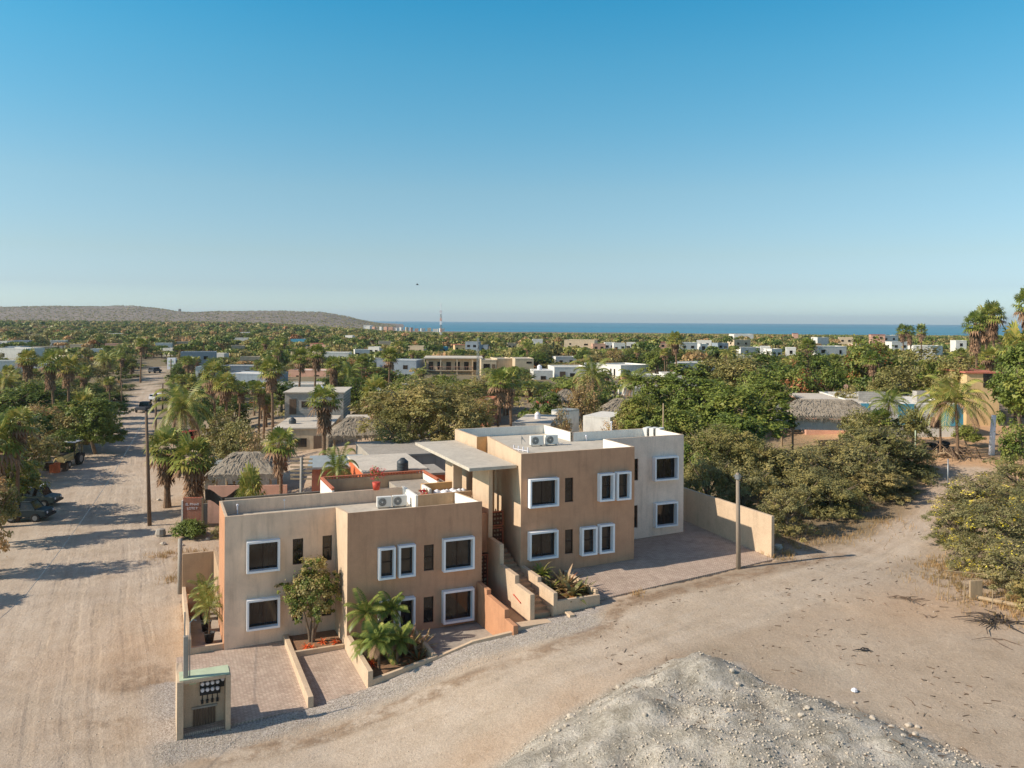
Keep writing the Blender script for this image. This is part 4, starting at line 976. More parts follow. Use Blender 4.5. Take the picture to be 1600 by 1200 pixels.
# --- round tree in the bed before the left front
nr = np.random.RandomState(5)
lob = [(0, 0, 2.3, .95, .95, .8), (-.75, .1, 1.9, .65, .6, .6), (.7, -.1, 2.0, .7, .6, .65), (.1, 0, 3.1, .6, .6, .6), (-.35, -.3, 1.35, .6, .5, .45), (.5, -.2, 1.35, .6, .5, .45), (.9, .1, 2.7, .4, .4, .4), (-1.3, 0, 2.3, .4, .35, .25)]
cm = crown_mesh('round_tree_crown', 11000, lob, .055, [M['leaf_green'], M['leaf_olive']], .3, .13, .5, 300)
t_ = thing('tree', 'small round olive-green tree in the bed before the left front', 'tree', L2W(-1.45, 1.75, -.35), 0)
link('crown', cm, t_).scale = (1.12, 1.12, 1.2)
m = MB()
for k, (x, y) in enumerate(((-.25, 0), (-.05, .1), (.15, -.05), (.3, .08))): m.tube([(x * .3, y * .3, -.1), (x * .6, y * .6, .6), (x * 1.4, y * 2, 1.4), (x * 2.6, y * 3, 2.4)], [.07, .06, .04, .015], 7)
part('trunk', m, M['bark'], t_)
def rosette(name, label, cat, loc, n, L, w, mats, up=.9, down=.1, group=None, bend=.5, seed=1, dry=.2):
    q = random.Random(seed); Q = []; mi = []
    for i in range(n):
        a = i * 2.399 + q.uniform(-.2, .2); e = up - (up - down) * i / n + q.uniform(-.1, .1); l_ = L * q.uniform(.75, 1.15)
        d = np.array([math.cos(a) * math.cos(e), math.sin(a) * math.cos(e), math.sin(e)]); sd_ = unit(np.cross(d, [0, 0, 1.0])); p = np.zeros(3); S = 4; ws = [.35, .9, 1, .7, .04]
        mm = 1 if q.random() < dry else 0
        for k in range(S):
            d2 = unit(d + np.array([0, 0, -bend * .5 * k])); nx_ = p + d2 * l_ / S
            Q.append([p - sd_ * w * ws[k], p + sd_ * w * ws[k], nx_ + sd_ * w * ws[k + 1], nx_ - sd_ * w * ws[k + 1]]); mi.append(mm); p = nx_
    me = quads_to_mesh(name, np.array(Q), mats, np.array(mi)); o = link(name, me, None, loc); return tag(o, label, cat, group)
for k, (u, v, lb) in enumerate(((-1.85, 1.0, 'orange bromeliad left of the round tree trunk'), (-1.6, .85, 'small orange bromeliad nearest the kerb below the round tree'), (-.95, 1.35, 'reddish bromeliad just right of the round tree trunk'), (-.35, 1.1, 'orange bromeliad in the right corner of the round tree bed'))):
    rosette('bromeliad', lb, 'plant', L2W(u, v, -.32), 22, .36, .03, [M['bromeliad'], M['leaf_rust']], 1.3, .1, seed=k, bend=.6)
# --- palm bed
DROOP = .62
def small_palm(label, loc, h, L, seed, n=16, leaf=.38, group=None, rz=0, r=.06):
    g, d, t = make_feather_palm('bed_palm', seed, h, n, L, r, leaf, .08, 1.25, .15, .045, 16)
    o = thing('feather_palm', label, 'palm', loc, rz, group); link('crown', g, o); link('dead_fronds', d, o); link('trunk', t, o); return o
small_palm('front pale-trunked feather palm at the kerb corner of the palm bed', L2W(.75, -3.6, 0), 1.45, .95, 41)
small_palm('tall feather palm against the brown front, left side of the palm bed', L2W(.75, -1.0, 0), 1.9, 1.2, 42, 15)
small_palm('slim feather palm between the paired white windows in the palm bed', L2W(2.1, -1.2, 0), 1.9, 1.05, 43, 13)
small_palm('short bushy feather palm in the middle of the palm bed', L2W(.75, -2.2, 0), .8, 1.15, 44, 16)
small_palm('slender feather palm right of the front one in the palm bed', L2W(1.7, -3.3, 0), 1.2, .9, 46, 13)
small_palm('low feather palm behind the front one in the palm bed', L2W(1.5, -2.4, 0), .6, 1.2, 45, 14)
rosette('bird_of_paradise', 'broad-leaved plant with upright bronze leaves near the patio', 'plant', L2W(2.5, -2.4, 0), 26, 1.5, .09, [M['succulent'], M['leaf_rust']], 1.35, .3, seed=3, bend=.25, dry=.35)
rosette('bird_of_paradise', 'spreading bronze-green plant at the right kerb of the palm bed', 'plant', L2W(2.7, -3.5, 0), 26, 1.0, .06, [M['succulent'], M['leaf_rust']], 1.2, .1, seed=4, bend=.3, dry=.4)
rosette('bromeliad', 'orange bromeliad left of the front palm trunk', 'plant', L2W(.55, -3.0, 0), 24, .4, .035, [M['bromeliad'], M['leaf_rust']], 1.3, .2, seed=8)
rosette('bromeliad', 'red bromeliad at the foot of the kerb near the patio corner', 'plant', L2W(2.2, -3.9, 0), 24, .38, .03, [M['bromeliad'], M['leaf_rust']], 1.3, .2, seed=9)
rosette('aloe_plant', 'dry spiky plant leaning over the patio edge', 'plant', L2W(3.2, -2.6, .3), 16, .9, .05, [M['leaf_dry'], M['succulent']], 1.2, .3, seed=10, bend=.15)
# --- planter right of the stairs
rosette('cycad', 'bright green feathery plant under the lower left window of the upper block', 'plant', L2W(10.4, -1.0, 2.5), 34, 1.0, .09, [M['leaf_bright'], M['succulent']], 1.2, -.1, seed=12, bend=.5, dry=.15)
rosette('bird_of_paradise', 'tall spiky purple-green plant in the planter right of the stairs', 'plant', L2W(11.2, -2.2, 2.0), 34, 1.35, .09, [M['succulent'], M['leaf_rust']], 1.3, .2, seed=13, bend=.3, dry=.2)
rosette('bird_of_paradise', 'broad curled plant at the front of the planter right of the stairs', 'plant', L2W(11.1, -3.3, 2.0), 22, 1.1, .13, [M['succulent'], M['leaf_rust']], 1.2, .05, seed=14, bend=.5, dry=.3)
rosette('cycad', 'dark spreading plant behind the stair wall in the right planter', 'plant', L2W(10.5, -2.0, 2.0), 30, 1.0, .07, [M['succulent'], M['leaf_green']], 1.1, 0, seed=15)
rosette('agave', 'grey-green agave at the right end of the planter', 'plant', L2W(11.9, -3.0, 2.0), 28, .9, .06, [M['leaf_thevetia'], M['succulent']], 1.2, 0, seed=16, bend=.2)
# --- potted palms in the side yard
for k, (px, py, lb, h, L) in enumerate(((327, 1003, 'frontmost potted palm in the narrow side yard', 1.5, 1.15), (322, 985, 'middle potted palm in the narrow side yard', 1.3, 1.0), (319, 967, 'rear potted palm in the narrow side yard', 1.4, 1.0))):
    p = atz(px, py, -.6); o = thing('potted_palm', lb, 'potted palm', p)
    g, d, t = make_feather_palm('potted', 60 + k, h, 15, L, .035, .3, .1, 1.3, .06, .028, 14)
    for nm, me_ in (('crown', g), ('dead_fronds', d), ('trunk', t)): link(nm, me_, o).location = (0, 0, .35)
    m = MB(); m.lathe([(.2, 0), (.27, .45), (.3, .5), (.26, .5), (.25, .44)], n=16); part('pot', m, M['dark'], o, smooth=True)
DROOP = 1.0
# --- red flowers in pots on the rear terrace
def flowerpot(name, label, loc, pot_h, r, n, spread, h):
    global nr
    o = thing(name, label, 'potted flowers', loc); m = MB(); m.lathe([(r * .75, 0), (r, pot_h), (r * .85, pot_h)], n=14); part('pot', m, M['red'], o, smooth=True)
    nr = np.random.RandomState(n); me = crown_mesh('blossom', n, [(0, 0, pot_h + h * .5, spread, spread, h * .5)], .05, [M['pink'], M['leaf_green']], .3, .2, .3, 30, shell=.2); link('blossom', me, o)
flowerpot('potted_bougainvillea', 'bright red flowering plant in a red pot on the rear terrace', at(588, 765, 48.9), .45, .25, 420, .5, .9)
flowerpot('flower_bowl', 'low bowl of pink flowers on the raised terrace floor', roofpt(662, 775, 5.92), .12, .2, 200, .35, .3)
# --- green bush behind the yard
def bush(label, px, py, wpx, hm, kind='bright', group=None, name='bush', dz=0):
    p = G(px, py); P_ = TR[kind][rnd.randrange(len(TR[kind]))]; w = wpx / 2 * p.y / F
    o = link(name, None, None, (p.x, p.y, hh(p.x, p.y) - .1 + dz), rnd.uniform(0, 6)); o.scale = (w / P_[3], w / P_[3], hm / P_[2]); tag(o, label, 'bush', group); link('foliage', P_[0], o); link('stems', P_[1], o); return o
nr = np.random.RandomState(77)
for s_ in range(2):
    me = crown_mesh('bush_crown', 9000, [(0, 0, .9, 1, 1, .8), (.8, .2, .7, .7, .6, .6), (-.8, -.2, .7, .8, .6, .6), (.1, -.7, .6, .7, .5, .5)], .07, [M['leaf_bright'], M['leaf_green']], .3, .14, .3, 240, shell=.5)
    TR.setdefault('lowbush', []).append((me, trunk_mb(1.2, .04, 5, .9, s_).mesh('bush_stems', M['bark']), 1.7, 1.6))
bush('bright green ground bush beside the red brick sign wall', 297, 838, 72, 1.4, 'lowbush')
bush('small pale bush against the left end of the lower block', 341, 840, 26, 1.1, 'shrub')
# --- group in front / left of the street
row = [
 # kind, px, top, D, width px, label
 ('olive', -6, 748, 62, 92, 'dry olive bush at the left edge in front of the parked vehicles'),
 ('dry', -40, 740, 55, 110, 'brownish bushy tree cut off by the left edge near the parked vehicles'),
 ('olive', 38, 660, 88, 118, 'broad olive tree overhanging the excavator on the left roadside'),
 ('green', 5, 690, 72, 130, 'dark green tree behind the parked jeep at the left edge'),
 ('green', 120, 655, 108, 90, 'dark bushy tree left of the street beyond the excavator'),
 ('green', 150, 640, 118, 80, 'dark round tree at the left kerb where tree shadows cross the street'),
 ('green', 90, 628, 112, 110, 'wide dark tree in the grove left of the street'),
 ('dry', 62, 632, 104, 70, 'grey leafless-looking tree in the grove left of the street'),
 ('green', 178, 625, 140, 62, 'dark tree closest to the street bend on the left'),
 ('green', 95, 668, 96, 60, 'dark tree right behind the excavator canopy'),
 ('green', 140, 628, 124, 84, 'round dark tree overhanging the left kerb'),
 ('olive', 112, 640, 106, 90, 'olive tree filling the grove edge above the excavator'),
 ('green', 172, 612, 158, 64, 'dark tree at the left kerb just before the street bend'),
 ('green', -10, 650, 84, 110, 'dark tree at the left edge under the fan palm'),
 ('green', 30, 640, 98, 110, 'dark green tree in the left grove below the fan palms'),
 ('bright', 10, 610, 125, 100, 'bright green tree at the left edge of the grove'),
 ('bright', 62, 600, 140, 110, 'bright green tree in the middle of the left grove'),
 ('green', 128, 612, 146, 80, 'bushy tree between two fan palms left of the street'),
 ('bright', 208, 585, 225, 34, 'yellow-green tree at the left side of the far street'),
 ('green', 196, 600, 190, 40, 'dark tree on the left kerb further up the street'),
 ('olive', 172, 600, 175, 46, 'olive tree with thin trunks left of the far street'),
 # right of the street, behind the neighbours
 ('fine', 718, 622, 77, 130, 'right-hand lobe of olive trees beside the canopy'),
 ('fine', 622, 640, 76, 120, 'lower olive tree left of the big fine-leaved one'),
 ('fine', 668, 596, 81, 240, 'big fine-leaved olive tree behind the neighbouring yard'),
 ('olive', 372, 655, 82, 84, 'olive tree above the thatched roof left of the stairs'),
 ('dry', 392, 672, 74, 66, 'grey half-bare tree behind the thatched roof'),
 ('olive', 350, 640, 92, 70, 'yellowish tree between the street palms and the flat roofs'),
 ('dry', 320, 690, 76, 60, 'brown scrubby tree right of the street palms'),
 ('green', 310, 610, 112, 56, 'dark tree behind the drooping coconut palm by the street'),
 ('green', 360, 620, 118, 70, 'green tree left of the grey block house'),
 ('green', 440, 596, 132, 72, 'dark tree behind the grey block house'),
 ('green', 560, 592, 122, 72, 'broad dark tree right of the grey block house'),
 ('rust', 545, 566, 160, 70, 'tree with rust-coloured top behind the grey block house'),
 ('rust', 600, 576, 150, 60, 'rusty tree left of the balcony building'),
 ('bright', 520, 588, 136, 56, 'lighter green tree behind the grey block house'),
 ('green', 700, 585, 120, 60, 'dark tree in front of the balcony building'),
 ('olive', 745, 590, 118, 56, 'olive tree between the balcony building and the twin palms'),
 ('green', 858, 612, 104, 62, 'dark tree with pink blossom right of the twin palms'),
 ('dry', 915, 590, 92, 66, 'tall brownish tree right of the small thatched shelters'),
 ('dry', 878, 640, 80, 40, 'dry brown shrub behind the upper roof'),
 ('dry', 960, 660, 76, 60, 'dry yellow scrub behind the upper roof'),
 ('olive', 985, 640, 84, 70, 'olive tree behind the upper roof right of the thin pipe'),
 ('green', 940, 615, 110, 56, 'dark tree below the white modern house'),
 ('bright', 1010, 620, 98, 70, 'bright tree right of the white modern house'),
 # big mass right of the building
 ('dense', 1095, 592, 88, 150, 'big dense green tree behind the right end of the upper block'),
 ('dense', 1150, 610, 76, 170, 'wide bright green tree right of the upper block'),
 ('dense', 1060, 640, 72, 110, 'dense green tree closest behind the upper roof corner'),
 ('dense', 1205, 600, 92, 110, 'dense green tree left of the long thatched roof'),
 ('olive', 1120, 560, 120, 100, 'olive tree rising behind the big dense green tree'),
 ('dense', 1030, 588, 98, 120, 'tall green tree right of the white modern house'),
 ('green', 1100, 566, 120, 130, 'tall dark tree above the big dense green tree'),
 ('olive', 1160, 560, 114, 120, 'tall olive tree in the middle of the right-hand grove'),
 ('green', 1220, 572, 106, 110, 'dark green tree left above the long thatched roof'),
 ('dense', 1000, 622, 84, 100, 'green tree behind the middle of the upper roof'),
 ('green', 1375, 562, 110, 100, 'dark tree between the red-topped tree and the water tank'),
 ('green', 1465, 568, 100, 100, 'dark tree behind the coconut palms by the tyres'),
 ('olive', 1338, 642, 72, 66, 'olive shrub covering the right end of the long thatched roof'),
 ('green', 640, 590, 112, 90, 'dark tree just behind the big fine-leaved olive tree'),
 ('dense', 150, 622, 104, 100, 'dense tree leaning towards the street from the left grove'),
 ('green', 60, 598, 128, 110, 'dark tree between the white roofs of the left grove'),
 ('green', 1185, 552, 130, 100, 'dark green tree above the dense grove right of centre'),
 ('shrub', 1105, 712, 58, 80, 'leafy shrub right behind the boundary wall near the grey block'),
 ('shrub', 1160, 728, 57, 90, 'leafy shrub behind the lit part of the boundary wall'),
 ('green', 1085, 690, 62, 90, 'dark tree pressed against the right end of the upper block'),
 ('dense', 1150, 650, 68, 130, 'dense tree between the pole and the upper block'),
 ('shrub', 1340, 700, 62, 110, 'olive shrub in the middle of the roadside thicket'),
 ('shrub', 1265, 735, 58, 100, 'brownish shrub just behind the low roadside shrubs'),
 ('fine', 1125, 668, 64, 150, 'dark-leaved tree with pale leaf tips beside the boundary wall'),
 ('fine', 1190, 690, 62, 110, 'fine-leaved tree behind the wooden pole'),
 ('shrub', 1240, 700, 61, 120, 'greyish shrub mass behind the end of the boundary wall'),
 ('shrub', 1310, 690, 64, 130, 'dry olive shrub in the roadside thicket left of the tyres'),
 ('shrub', 1380, 668, 67, 130, 'tall grey-green shrub in the roadside thicket'),
 ('shrub', 1420, 700, 68, 80, 'shrub at the right end of the thicket near the green pole'),
 ('shrub', 1230, 765, 53, 80, 'low shrub beside the outer face of the boundary wall'),
 ('shrub', 1300, 745, 57, 90, 'low brownish shrub at the edge of the road thicket'),
 ('shrub', 1365, 735, 60, 100, 'low rounded shrub overhanging the bend of the dirt road'),
 ('shrub', 1405, 745, 62, 60, 'small dry shrub nearest the bend of the dirt road'),
 ('green', 1265, 555, 120, 90, 'dark tree above the left end of the long thatched roof'),
 ('green', 1300, 575, 104, 70, 'green tree right above the long thatched roof'),
 ('rust', 1355, 530, 112, 100, 'tree with a red-brown top behind the flat roof with the water tank'),
 ('rust', 1235, 570, 116, 60, 'green tree with rusty patches left of the satellite dish'),
 ('olive', 1440, 545, 104, 110, 'pale olive tree right of the red-topped tree'),
 ('olive', 1395, 580, 98, 90, 'olive tree right behind the roof water tank'),
 ('olive', 1500, 560, 96, 100, 'olive tree left of the yellow house'),
 ('olive', 1330, 605, 92, 60, 'olive tree behind the pink satellite dish'),
 ('olive', 1425, 640, 76, 70, 'olive tree in front of the blue and white house'),
 ('bright', 1512, 668, 78, 50, 'bright tree beside the leaning coconut palms'),
 ('dense', 1598, 545, 80, 120, 'large bright green tree at the right edge above the yard'),
 ('bright', 1625, 560, 74, 130, 'green tree cut off by the right edge'),
 ('green', 1588, 665, 62, 70, 'green bush at the right edge behind the concrete post'),
 ('bloom', 1530, 745, 55, 150, 'grey-green oleander with yellow blossom right of the road bend'),
 ('bloom', 1560, 790, 47, 170, 'yellow-flowering bush nearest the camera on the right edge'),
 ('bloom', 1490, 800, 49, 90, 'yellow-flowering bush at the left end of the right-hand hedge'),
 ('bloom', 1588, 850, 42.5, 150, 'low flowering bush in front at the right edge behind the fence stakes'),
 ('bloom', 1520, 838, 45, 90, 'small flowering bush above the upright board'),
 ('shrub', 1630, 900, 39.5, 80, 'dusty grey bush at the bottom of the right edge'),
 ('bloom', 1620, 770, 50, 130, 'flowering bush cut off by the right edge'),
 ('shrub', 1590, 720, 58, 90, 'dry bush behind the yellow-flowering hedge'),
]
for kd, px, ty, D, w, lb in row: tree_px(kd, px, ty, D, w, lb)
# unseen crowns left of the frame that throw the shadows across the street
for kd, px, ty, D, lb in (('tall', -235, 690, 52.5, 'nearest fan palm standing outside the left edge'), ('short', -300, 760, 48, 'low fan palm outside the left edge, nearest the camera'), ('tall', -120, 640, 62, 'farther fan palm standing outside the left edge')):
    palm_px(kd, px, ty, D, lb, var=1)
PALMS = [
 # kind, var, px, top, D, label
 ('tall', 1, 507, 606, 74, 'fan palm with a thick dead skirt left of the thatched shelter'),
 ('tall', 0, 440, 672, 61, 'fan palm with a drooping skirt in front of the thatched roof'),
 ('tall', 0, 427, 562, 100, 'tall fan palm left of the grey block house'),
 ('tall', 2, 336, 568, 112, 'tall slim fan palm between the street and the olive tree'),
 ('tall', 2, 355, 585, 104, 'second slim fan palm right of the street palms'),
 ('short', 0, 304, 682, 74, 'short thick fan palm behind the red brick sign wall'),
 ('short', 1, 262, 672, 75, 'fan palm with a curved reddish trunk beside the wooden street pole'),
 ('coco', 1, 280, 598, 88, 'large drooping coconut palm at the right side of the street'),
 ('short', 0, 387, 733, 56, 'small fan palm with a brown skirt just behind the lower roof'),
 ('coco', 0, 524, 700, 57, 'young banana-like palm behind the rear terrace'),
 ('tall', 0, 778, 580, 80, 'left of the twin fan palms behind the canopy'),
 ('tall', 1, 800, 578, 86, 'right of the twin fan palms behind the canopy'),
 ('short', 1, 590, 590, 98, 'squat fan palm right of the grey block house'),
 ('tall', 0, 492, 540, 128, 'tall fan palm rising behind the grey block house'),
 ('tall', 2, 468, 546, 134, 'fan palm just left of the tallest one behind the block house'),
 ('tall', 2, 608, 545, 140, 'fan palm rising above the big fine-leaved olive tree'),
 ('coco', 0, 930, 562, 104, 'coconut palm in front of the white modern house'),
 ('coco', 1, 990, 575, 112, 'low coconut palm at the right end of the white modern house'),
 ('tall', 0, 1058, 520, 150, 'fan palm with a pale trunk right of the white modern house'),
 ('tall', 0, 1555, 474, 118, 'tall fan palm standing against the sky at the right'),
 ('tall', 1, 1527, 490, 114, 'shaggy fan palm left of the tallest one on the right skyline'),
 ('tall', 2, 1542, 482, 122, 'middle fan palm of the cluster on the right skyline'),
 ('tall', 1, 1602, 455, 100, 'fan palm cut by the right edge against the sky'),
 ('short', 1, 1590, 510, 96, 'leaning fan palm near the right edge below the skyline'),
 ('tall', 0, 1412, 508, 240, 'left slim fan palm of the pair before the sea on the right'),
 ('tall', 1, 1424, 510, 250, 'right slim fan palm of the pair before the sea on the right'),
 ('tall', 2, 1440, 508, 260, 'lone small fan palm before the sea on the right'),
 ('coco', 1, 1497, 590, 72, 'coconut palm with two leaning trunks behind the tyre pile'),
 ('coco', 0, 1470, 612, 74, 'thinner coconut palm left of the leaning one by the tyres'),
 ('coco', 0, 1385, 610, 80, 'ragged palm in front of the blue and white house'),
 ('short', 0, 1350, 650, 74, 'spiky dwarf palm in the thicket below the long thatched roof'),
 ('short', 1, 1375, 640, 76, 'second spiky dwarf palm beside the blue patch of the house'),
 ('tall', 0, 28, 640, 70, 'fan palm standing over the parked jeep at the left'),
 ('short', 1, -5, 655, 68, 'fan palm cut by the left edge'),
 ('tall', 1, 85, 552, 118, 'fan palm with a brown skirt in the left grove'),
 ('tall', 2, 108, 558, 122, 'fan palm right beside the brown-skirted one in the left grove'),
 ('tall', 0, 40, 548, 130, 'fan palm near the white roofs of the left grove'),
 ('short', 0, 135, 612, 112, 'squat palm at the edge of the left grove facing the street'),
 ('tall', 0, 220, 530, 210, 'tall fan palm at the left side of the far street'),
 ('tall', 2, 172, 590, 150, 'fan palm by the left kerb near the street bend'),
 ('tall', 1, 300, 560, 190, 'shaggy fan palm right of the far street'),
 ('short', 0, 295, 585, 160, 'bushy palm beside the white roof right of the far street'),
]
for kd, vr, px, ty, D, lb in PALMS: palm_px(kd, px, ty, D, lb, var=vr, scale={387: .6, 524: .5, 304: 1.25, 262: 1.1, 507: 1.05}.get(px))
# ================================================================ neighbouring buildings
FOOT = []          # footprints kept clear of scattered trees (x, y, r)
def facewin(parent, w, d, h, spec, z0):
    """windows/doors on the faces: spec (face, pos -1..1, z, ww, wh, kind)"""
    for fc, t_, z, ww, wh, kd in spec:
        m = MB()
        if fc == 'f': m.box(t_ * w / 2 - ww / 2, -d / 2 - .05, z, t_ * w / 2 + ww / 2, -d / 2 + .02, z + wh)
        elif fc == 'l': m.box(-w / 2 - .05, t_ * d / 2 - ww / 2, z, -w / 2 + .02, t_ * d / 2 + ww / 2, z + wh)
        elif fc == 'r': m.box(w / 2 - .02, t_ * d / 2 - ww / 2, z, w / 2 + .05, t_ * d / 2 + ww / 2, z + wh)
        part(kd, m, M['glass'] if kd == 'window' else M['wood'], parent)
def house(name, label, cx, cy, w, d, top, rz, wall, roof='roof', par=.35, spec=(), base=None, group=None, cat='house', over=0.0, storeys=1):
    z = hh(cx, cy) - .4 if base is None else base; H = top - z
    o = thing(name, label, cat, (cx, cy, z), rz, group)
    m = MB(); t = .18; hw, hd = w / 2, d / 2
    m.box(-hw, -hd, 0, hw, hd, H - par)
    part('wall', m, wall if not isinstance(wall, str) else M[wall], o)
    m = MB(); e = over
    if par > .05:
        m.box(-hw - .03, -hd - .03, H - par, hw + .03, -hd + t, H); m.box(-hw - .03, hd - t, H - par, hw + .03, hd + .03, H)
        m.box(-hw - .03, -hd + t, H - par, -hw + t, hd - t, H); m.box(hw - t, -hd + t, H - par, hw + .03, hd - t, H)
        m.box(-hw + t, -hd + t, H - par, hw - t, hd - t, H - par + .06, 1)
    else: m.box(-hw - e, -hd - e, H - .02, hw + e, hd + e, H + .14, 1)
    part('roof', m, [wall if not isinstance(wall, str) else M[wall], M[roof]], o)
    facewin(o, w, d, H, [(a, b, zz + (H - par - 3 * storeys if zz >= 0 else 0), c_, e_, k_) for a, b, zz, c_, e_, k_ in spec], 0)
    FOOT.append((cx, cy, max(w, d) * .55)); return o
def vis(x0, x1, ty, D, hp): VIS.append((x0, x1, ty, D, hp))
def house_px(name, label, x0, x1, pytop, D, depth, wall, rz=0.0, **k):
    vis(x0, x1, pytop, D, min(28, 2.2 * F / D)); c = at((x0 + x1) / 2, pytop, D); w = (x1 - x0) * D / F / max(.5, math.cos(rz))
    cx, cy = c.x - math.sin(rz) * depth / 2, c.y + math.cos(rz) * depth / 2
    return house(name, label, cx, cy, w, depth, c.z, rz, wall, **k)
M['w_white'] = plaster('lime_white_wall', lin(226, 222, 212), .2); M['w_grey'] = M['conc']; M['w_yellow'] = plaster('ochre_wall', lin(222, 190, 140)); M['w_pink'] = plaster('pink_wall', lin(214, 168, 144))
M['w_blue'] = plaster('blue_wall', lin(96, 168, 190)); M['w_orange'] = plaster('orange_house_wall', lin(206, 112, 72)); M['w_greyblue'] = plaster('grey_blue_wall', lin(150, 160, 168)); M['w_beige'] = plaster('beige_wall', lin(206, 186, 156))
M['w_pinko'] = plaster('faded_orange_wall', lin(196, 130, 100)); M['r_pale'] = plaster('pale_flat_roof', lin(204, 194, 178), .3); M['r_white'] = plaster('white_flat_roof', lin(222, 218, 208), .25)
M['r_tile'] = plain('red_roof_tile', lin(186, 112, 90), .85, var=.2, scale=6)
W_ = 'window'; Dr = 'door'
house_px('block_house', 'grey block house with a pale flat roof and white door behind the neighbouring yard', 446, 536, 614, 108, 8, 'block', .08, roof='r_pale', par=.0, over=.2, spec=[('f', -.72, .2, .9, 2.0, Dr), ('f', -.3, 1.1, 1.0, .8, W_), ('l', -.4, .9, .7, 1.1, W_), ('l', .3, .9, .7, 1.1, W_), ('f', .5, 1.2, 1.6, .6, W_)])
house_px('flat_house', 'low house with a pale flat roof and dark water tank left of the thatched shelter', 430, 512, 670, 95, 12.3, 'w_beige', .1, roof='r_pale', par=0, over=.15, spec=[('f', 0, .9, 1.2, 1.0, W_), ('f', .6, .2, .9, 2.0, Dr)])
house_px('flat_house', 'low pale roof right behind the thatched shelter and block house', 536, 612, 660, 100, 7, 'w_beige', .1, roof='r_pale', par=0, over=.1)
house_px('flat_house', 'pale flat roof between the street palms and the olive tree', 314, 352, 682, 92, 9, 'w_beige', .1, roof='r_pale', par=0, over=.1, spec=[('f', 0, .9, 1.0, 1.0, W_)])
house_px('white_house', 'white low house with boxes on its roof right of the far street', 306, 334, 573, 190, 9, 'w_white', .1, roof='r_white', spec=[('f', -.4, .9, 1.2, 1.0, W_), ('f', .5, .2, 1, 2, Dr)])
house_px('neighbour_house', 'flat concrete roofed house with the round black water tank behind the rear terrace', 572, 664, 737, 59, 7, 'w_orange', .35, roof='r_pale', par=0, over=.1)
house_px('neighbour_house', 'grey flat roof just left of and below the canopy', 585, 700, 712, 68, 8, 'w_grey', .35, roof='conc', par=0, over=.1)
house_px('neighbour_house', 'small low concrete annexe beside the canopy wall', 658, 696, 742, 58.5, 3.5, 'w_orange', .35, roof='conc', par=0, over=.05)
house_px('brick_shed', 'brick shed under a pale corrugated sheet roof behind the rear terrace', 489, 560, 731, 64, 5.0, 'brick', .2, roof='roofmetal', par=0, over=.35, spec=[('f', .4, .2, .9, 2.0, Dr)])
house_px('white_house', 'white walled house behind the open thatched roof', 322, 420, 733, 76, 5, 'w_white', .1, roof='roofmetal', par=0, over=.2, spec=[('f', -.2, .9, 1.0, .7, W_)])
# balcony building
bb = thing('balcony_building', 'two-storey beige building with balconies and dark openings left of the concrete mast', 'building', at(708, 600, 213) * 1, .05)
p0_ = at(708, 560, 213); zb2 = hh(p0_.x, p0_.y) - .3; bb.location = (p0_.x, 213 + 5, zb2); Hh = p0_.z - zb2
m = MB(); m.box(-7.2, -5, 0, 7.2, 5, Hh); part('wall', m, M['w_beige'], bb)
m = MB(); m.box(-7.8, -6.6, Hh, 7.4, 5.1, Hh + .25); part('roof', m, M['r_pale'], bb)
m = MB(); m.box(-7.8, -6.6, Hh - 3.2, 5.0, -5.0, Hh - 3.0); part('balcony', m, M['w_beige'], bb)
m = MB()
for i in range(26): m.box(-7.75 + i * .5, -6.58, Hh - 3.0, -7.71 + i * .5, -6.54, Hh - 2.1)
m.box(-7.8, -6.6, Hh - 2.12, 5.0, -6.52, Hh - 2.04); part('railing', m, M['w_pink'], bb)
for i in range(6):
    m = MB(); m.box(-6.6 + i * 2.3, -5.06, Hh - 3.0, -5.4 + i * 2.3, -4.95, Hh - .9); part('window', m, M['glass'], bb)
    m = MB(); m.box(-6.6 + i * 2.3, -5.06, Hh - 6.0, -5.4 + i * 2.3, -4.95, Hh - 4.2); part('window', m, M['glass'], bb)
for x in (-7.6, -3.4, .8, 4.8):
    m = MB(); m.box(x - .15, -6.5, 0, x + .15, -6.2, Hh); part('column', m, M['w_beige'], bb)
FOOT.append((p0_.x, 216, 10))
house_px('beige_block', 'plain beige two-storey block right of the balcony building with one small window', 777, 801, 560, 208, 8, 'w_beige', .25, roof='r_white', spec=[('l', -.3, 1.2, .9, 1.2, W_), ('l', .4, -3.4, 1, 1.6, W_)])
house_px('beige_block', 'beige two-storey block with dark upper windows directly behind the concrete mast', 752, 776, 562, 206, 8, 'w_beige', .1, roof='r_white', spec=[('f', -.3, 1.0, 1.6, 1.3, W_), ('f', .6, .2, .8, 2, Dr)])
house_px('beige_block', 'greenish beige block at the right end of the balcony building row', 805, 834, 560, 204, 8, 'w_beige', .15, roof='r_pale', par=.2, spec=[('f', .5, 1.9, 1.3, .5, W_)])
house_px('white_modern_house', 'white modern flat-roofed house with narrow dark windows in the middle distance', 968, 1018, 570, 188, 9, 'w_white', .55, roof='r_white', spec=[('l', -.5, .5, .5, 1.9, W_), ('l', -.2, .5, .5, 1.9, W_), ('l', .5, 1.2, .5, .9, W_)])
house_px('white_annexe', 'low white annexe right of the white modern house', 1000, 1034, 586, 178, 6, 'w_white', .1, roof='r_white', spec=[('f', 0, .8, 2.5, .8, W_)])
house_px('white_long_house', 'long white low house left of the white modern house', 866, 918, 573, 196, 8, 'w_white', .15, roof='r_white', spec=[('f', -.5, .2, 1.4, 2, Dr), ('f', .1, .8, 1.2, 1.0, W_)])
house_px('white_long_house', 'small white house with a water tank right of the greenish beige block', 834, 864, 580, 188, 7, 'w_white', .1, roof='r_white', par=0, spec=[('f', 0, .9, 1.2, 1.0, W_)])
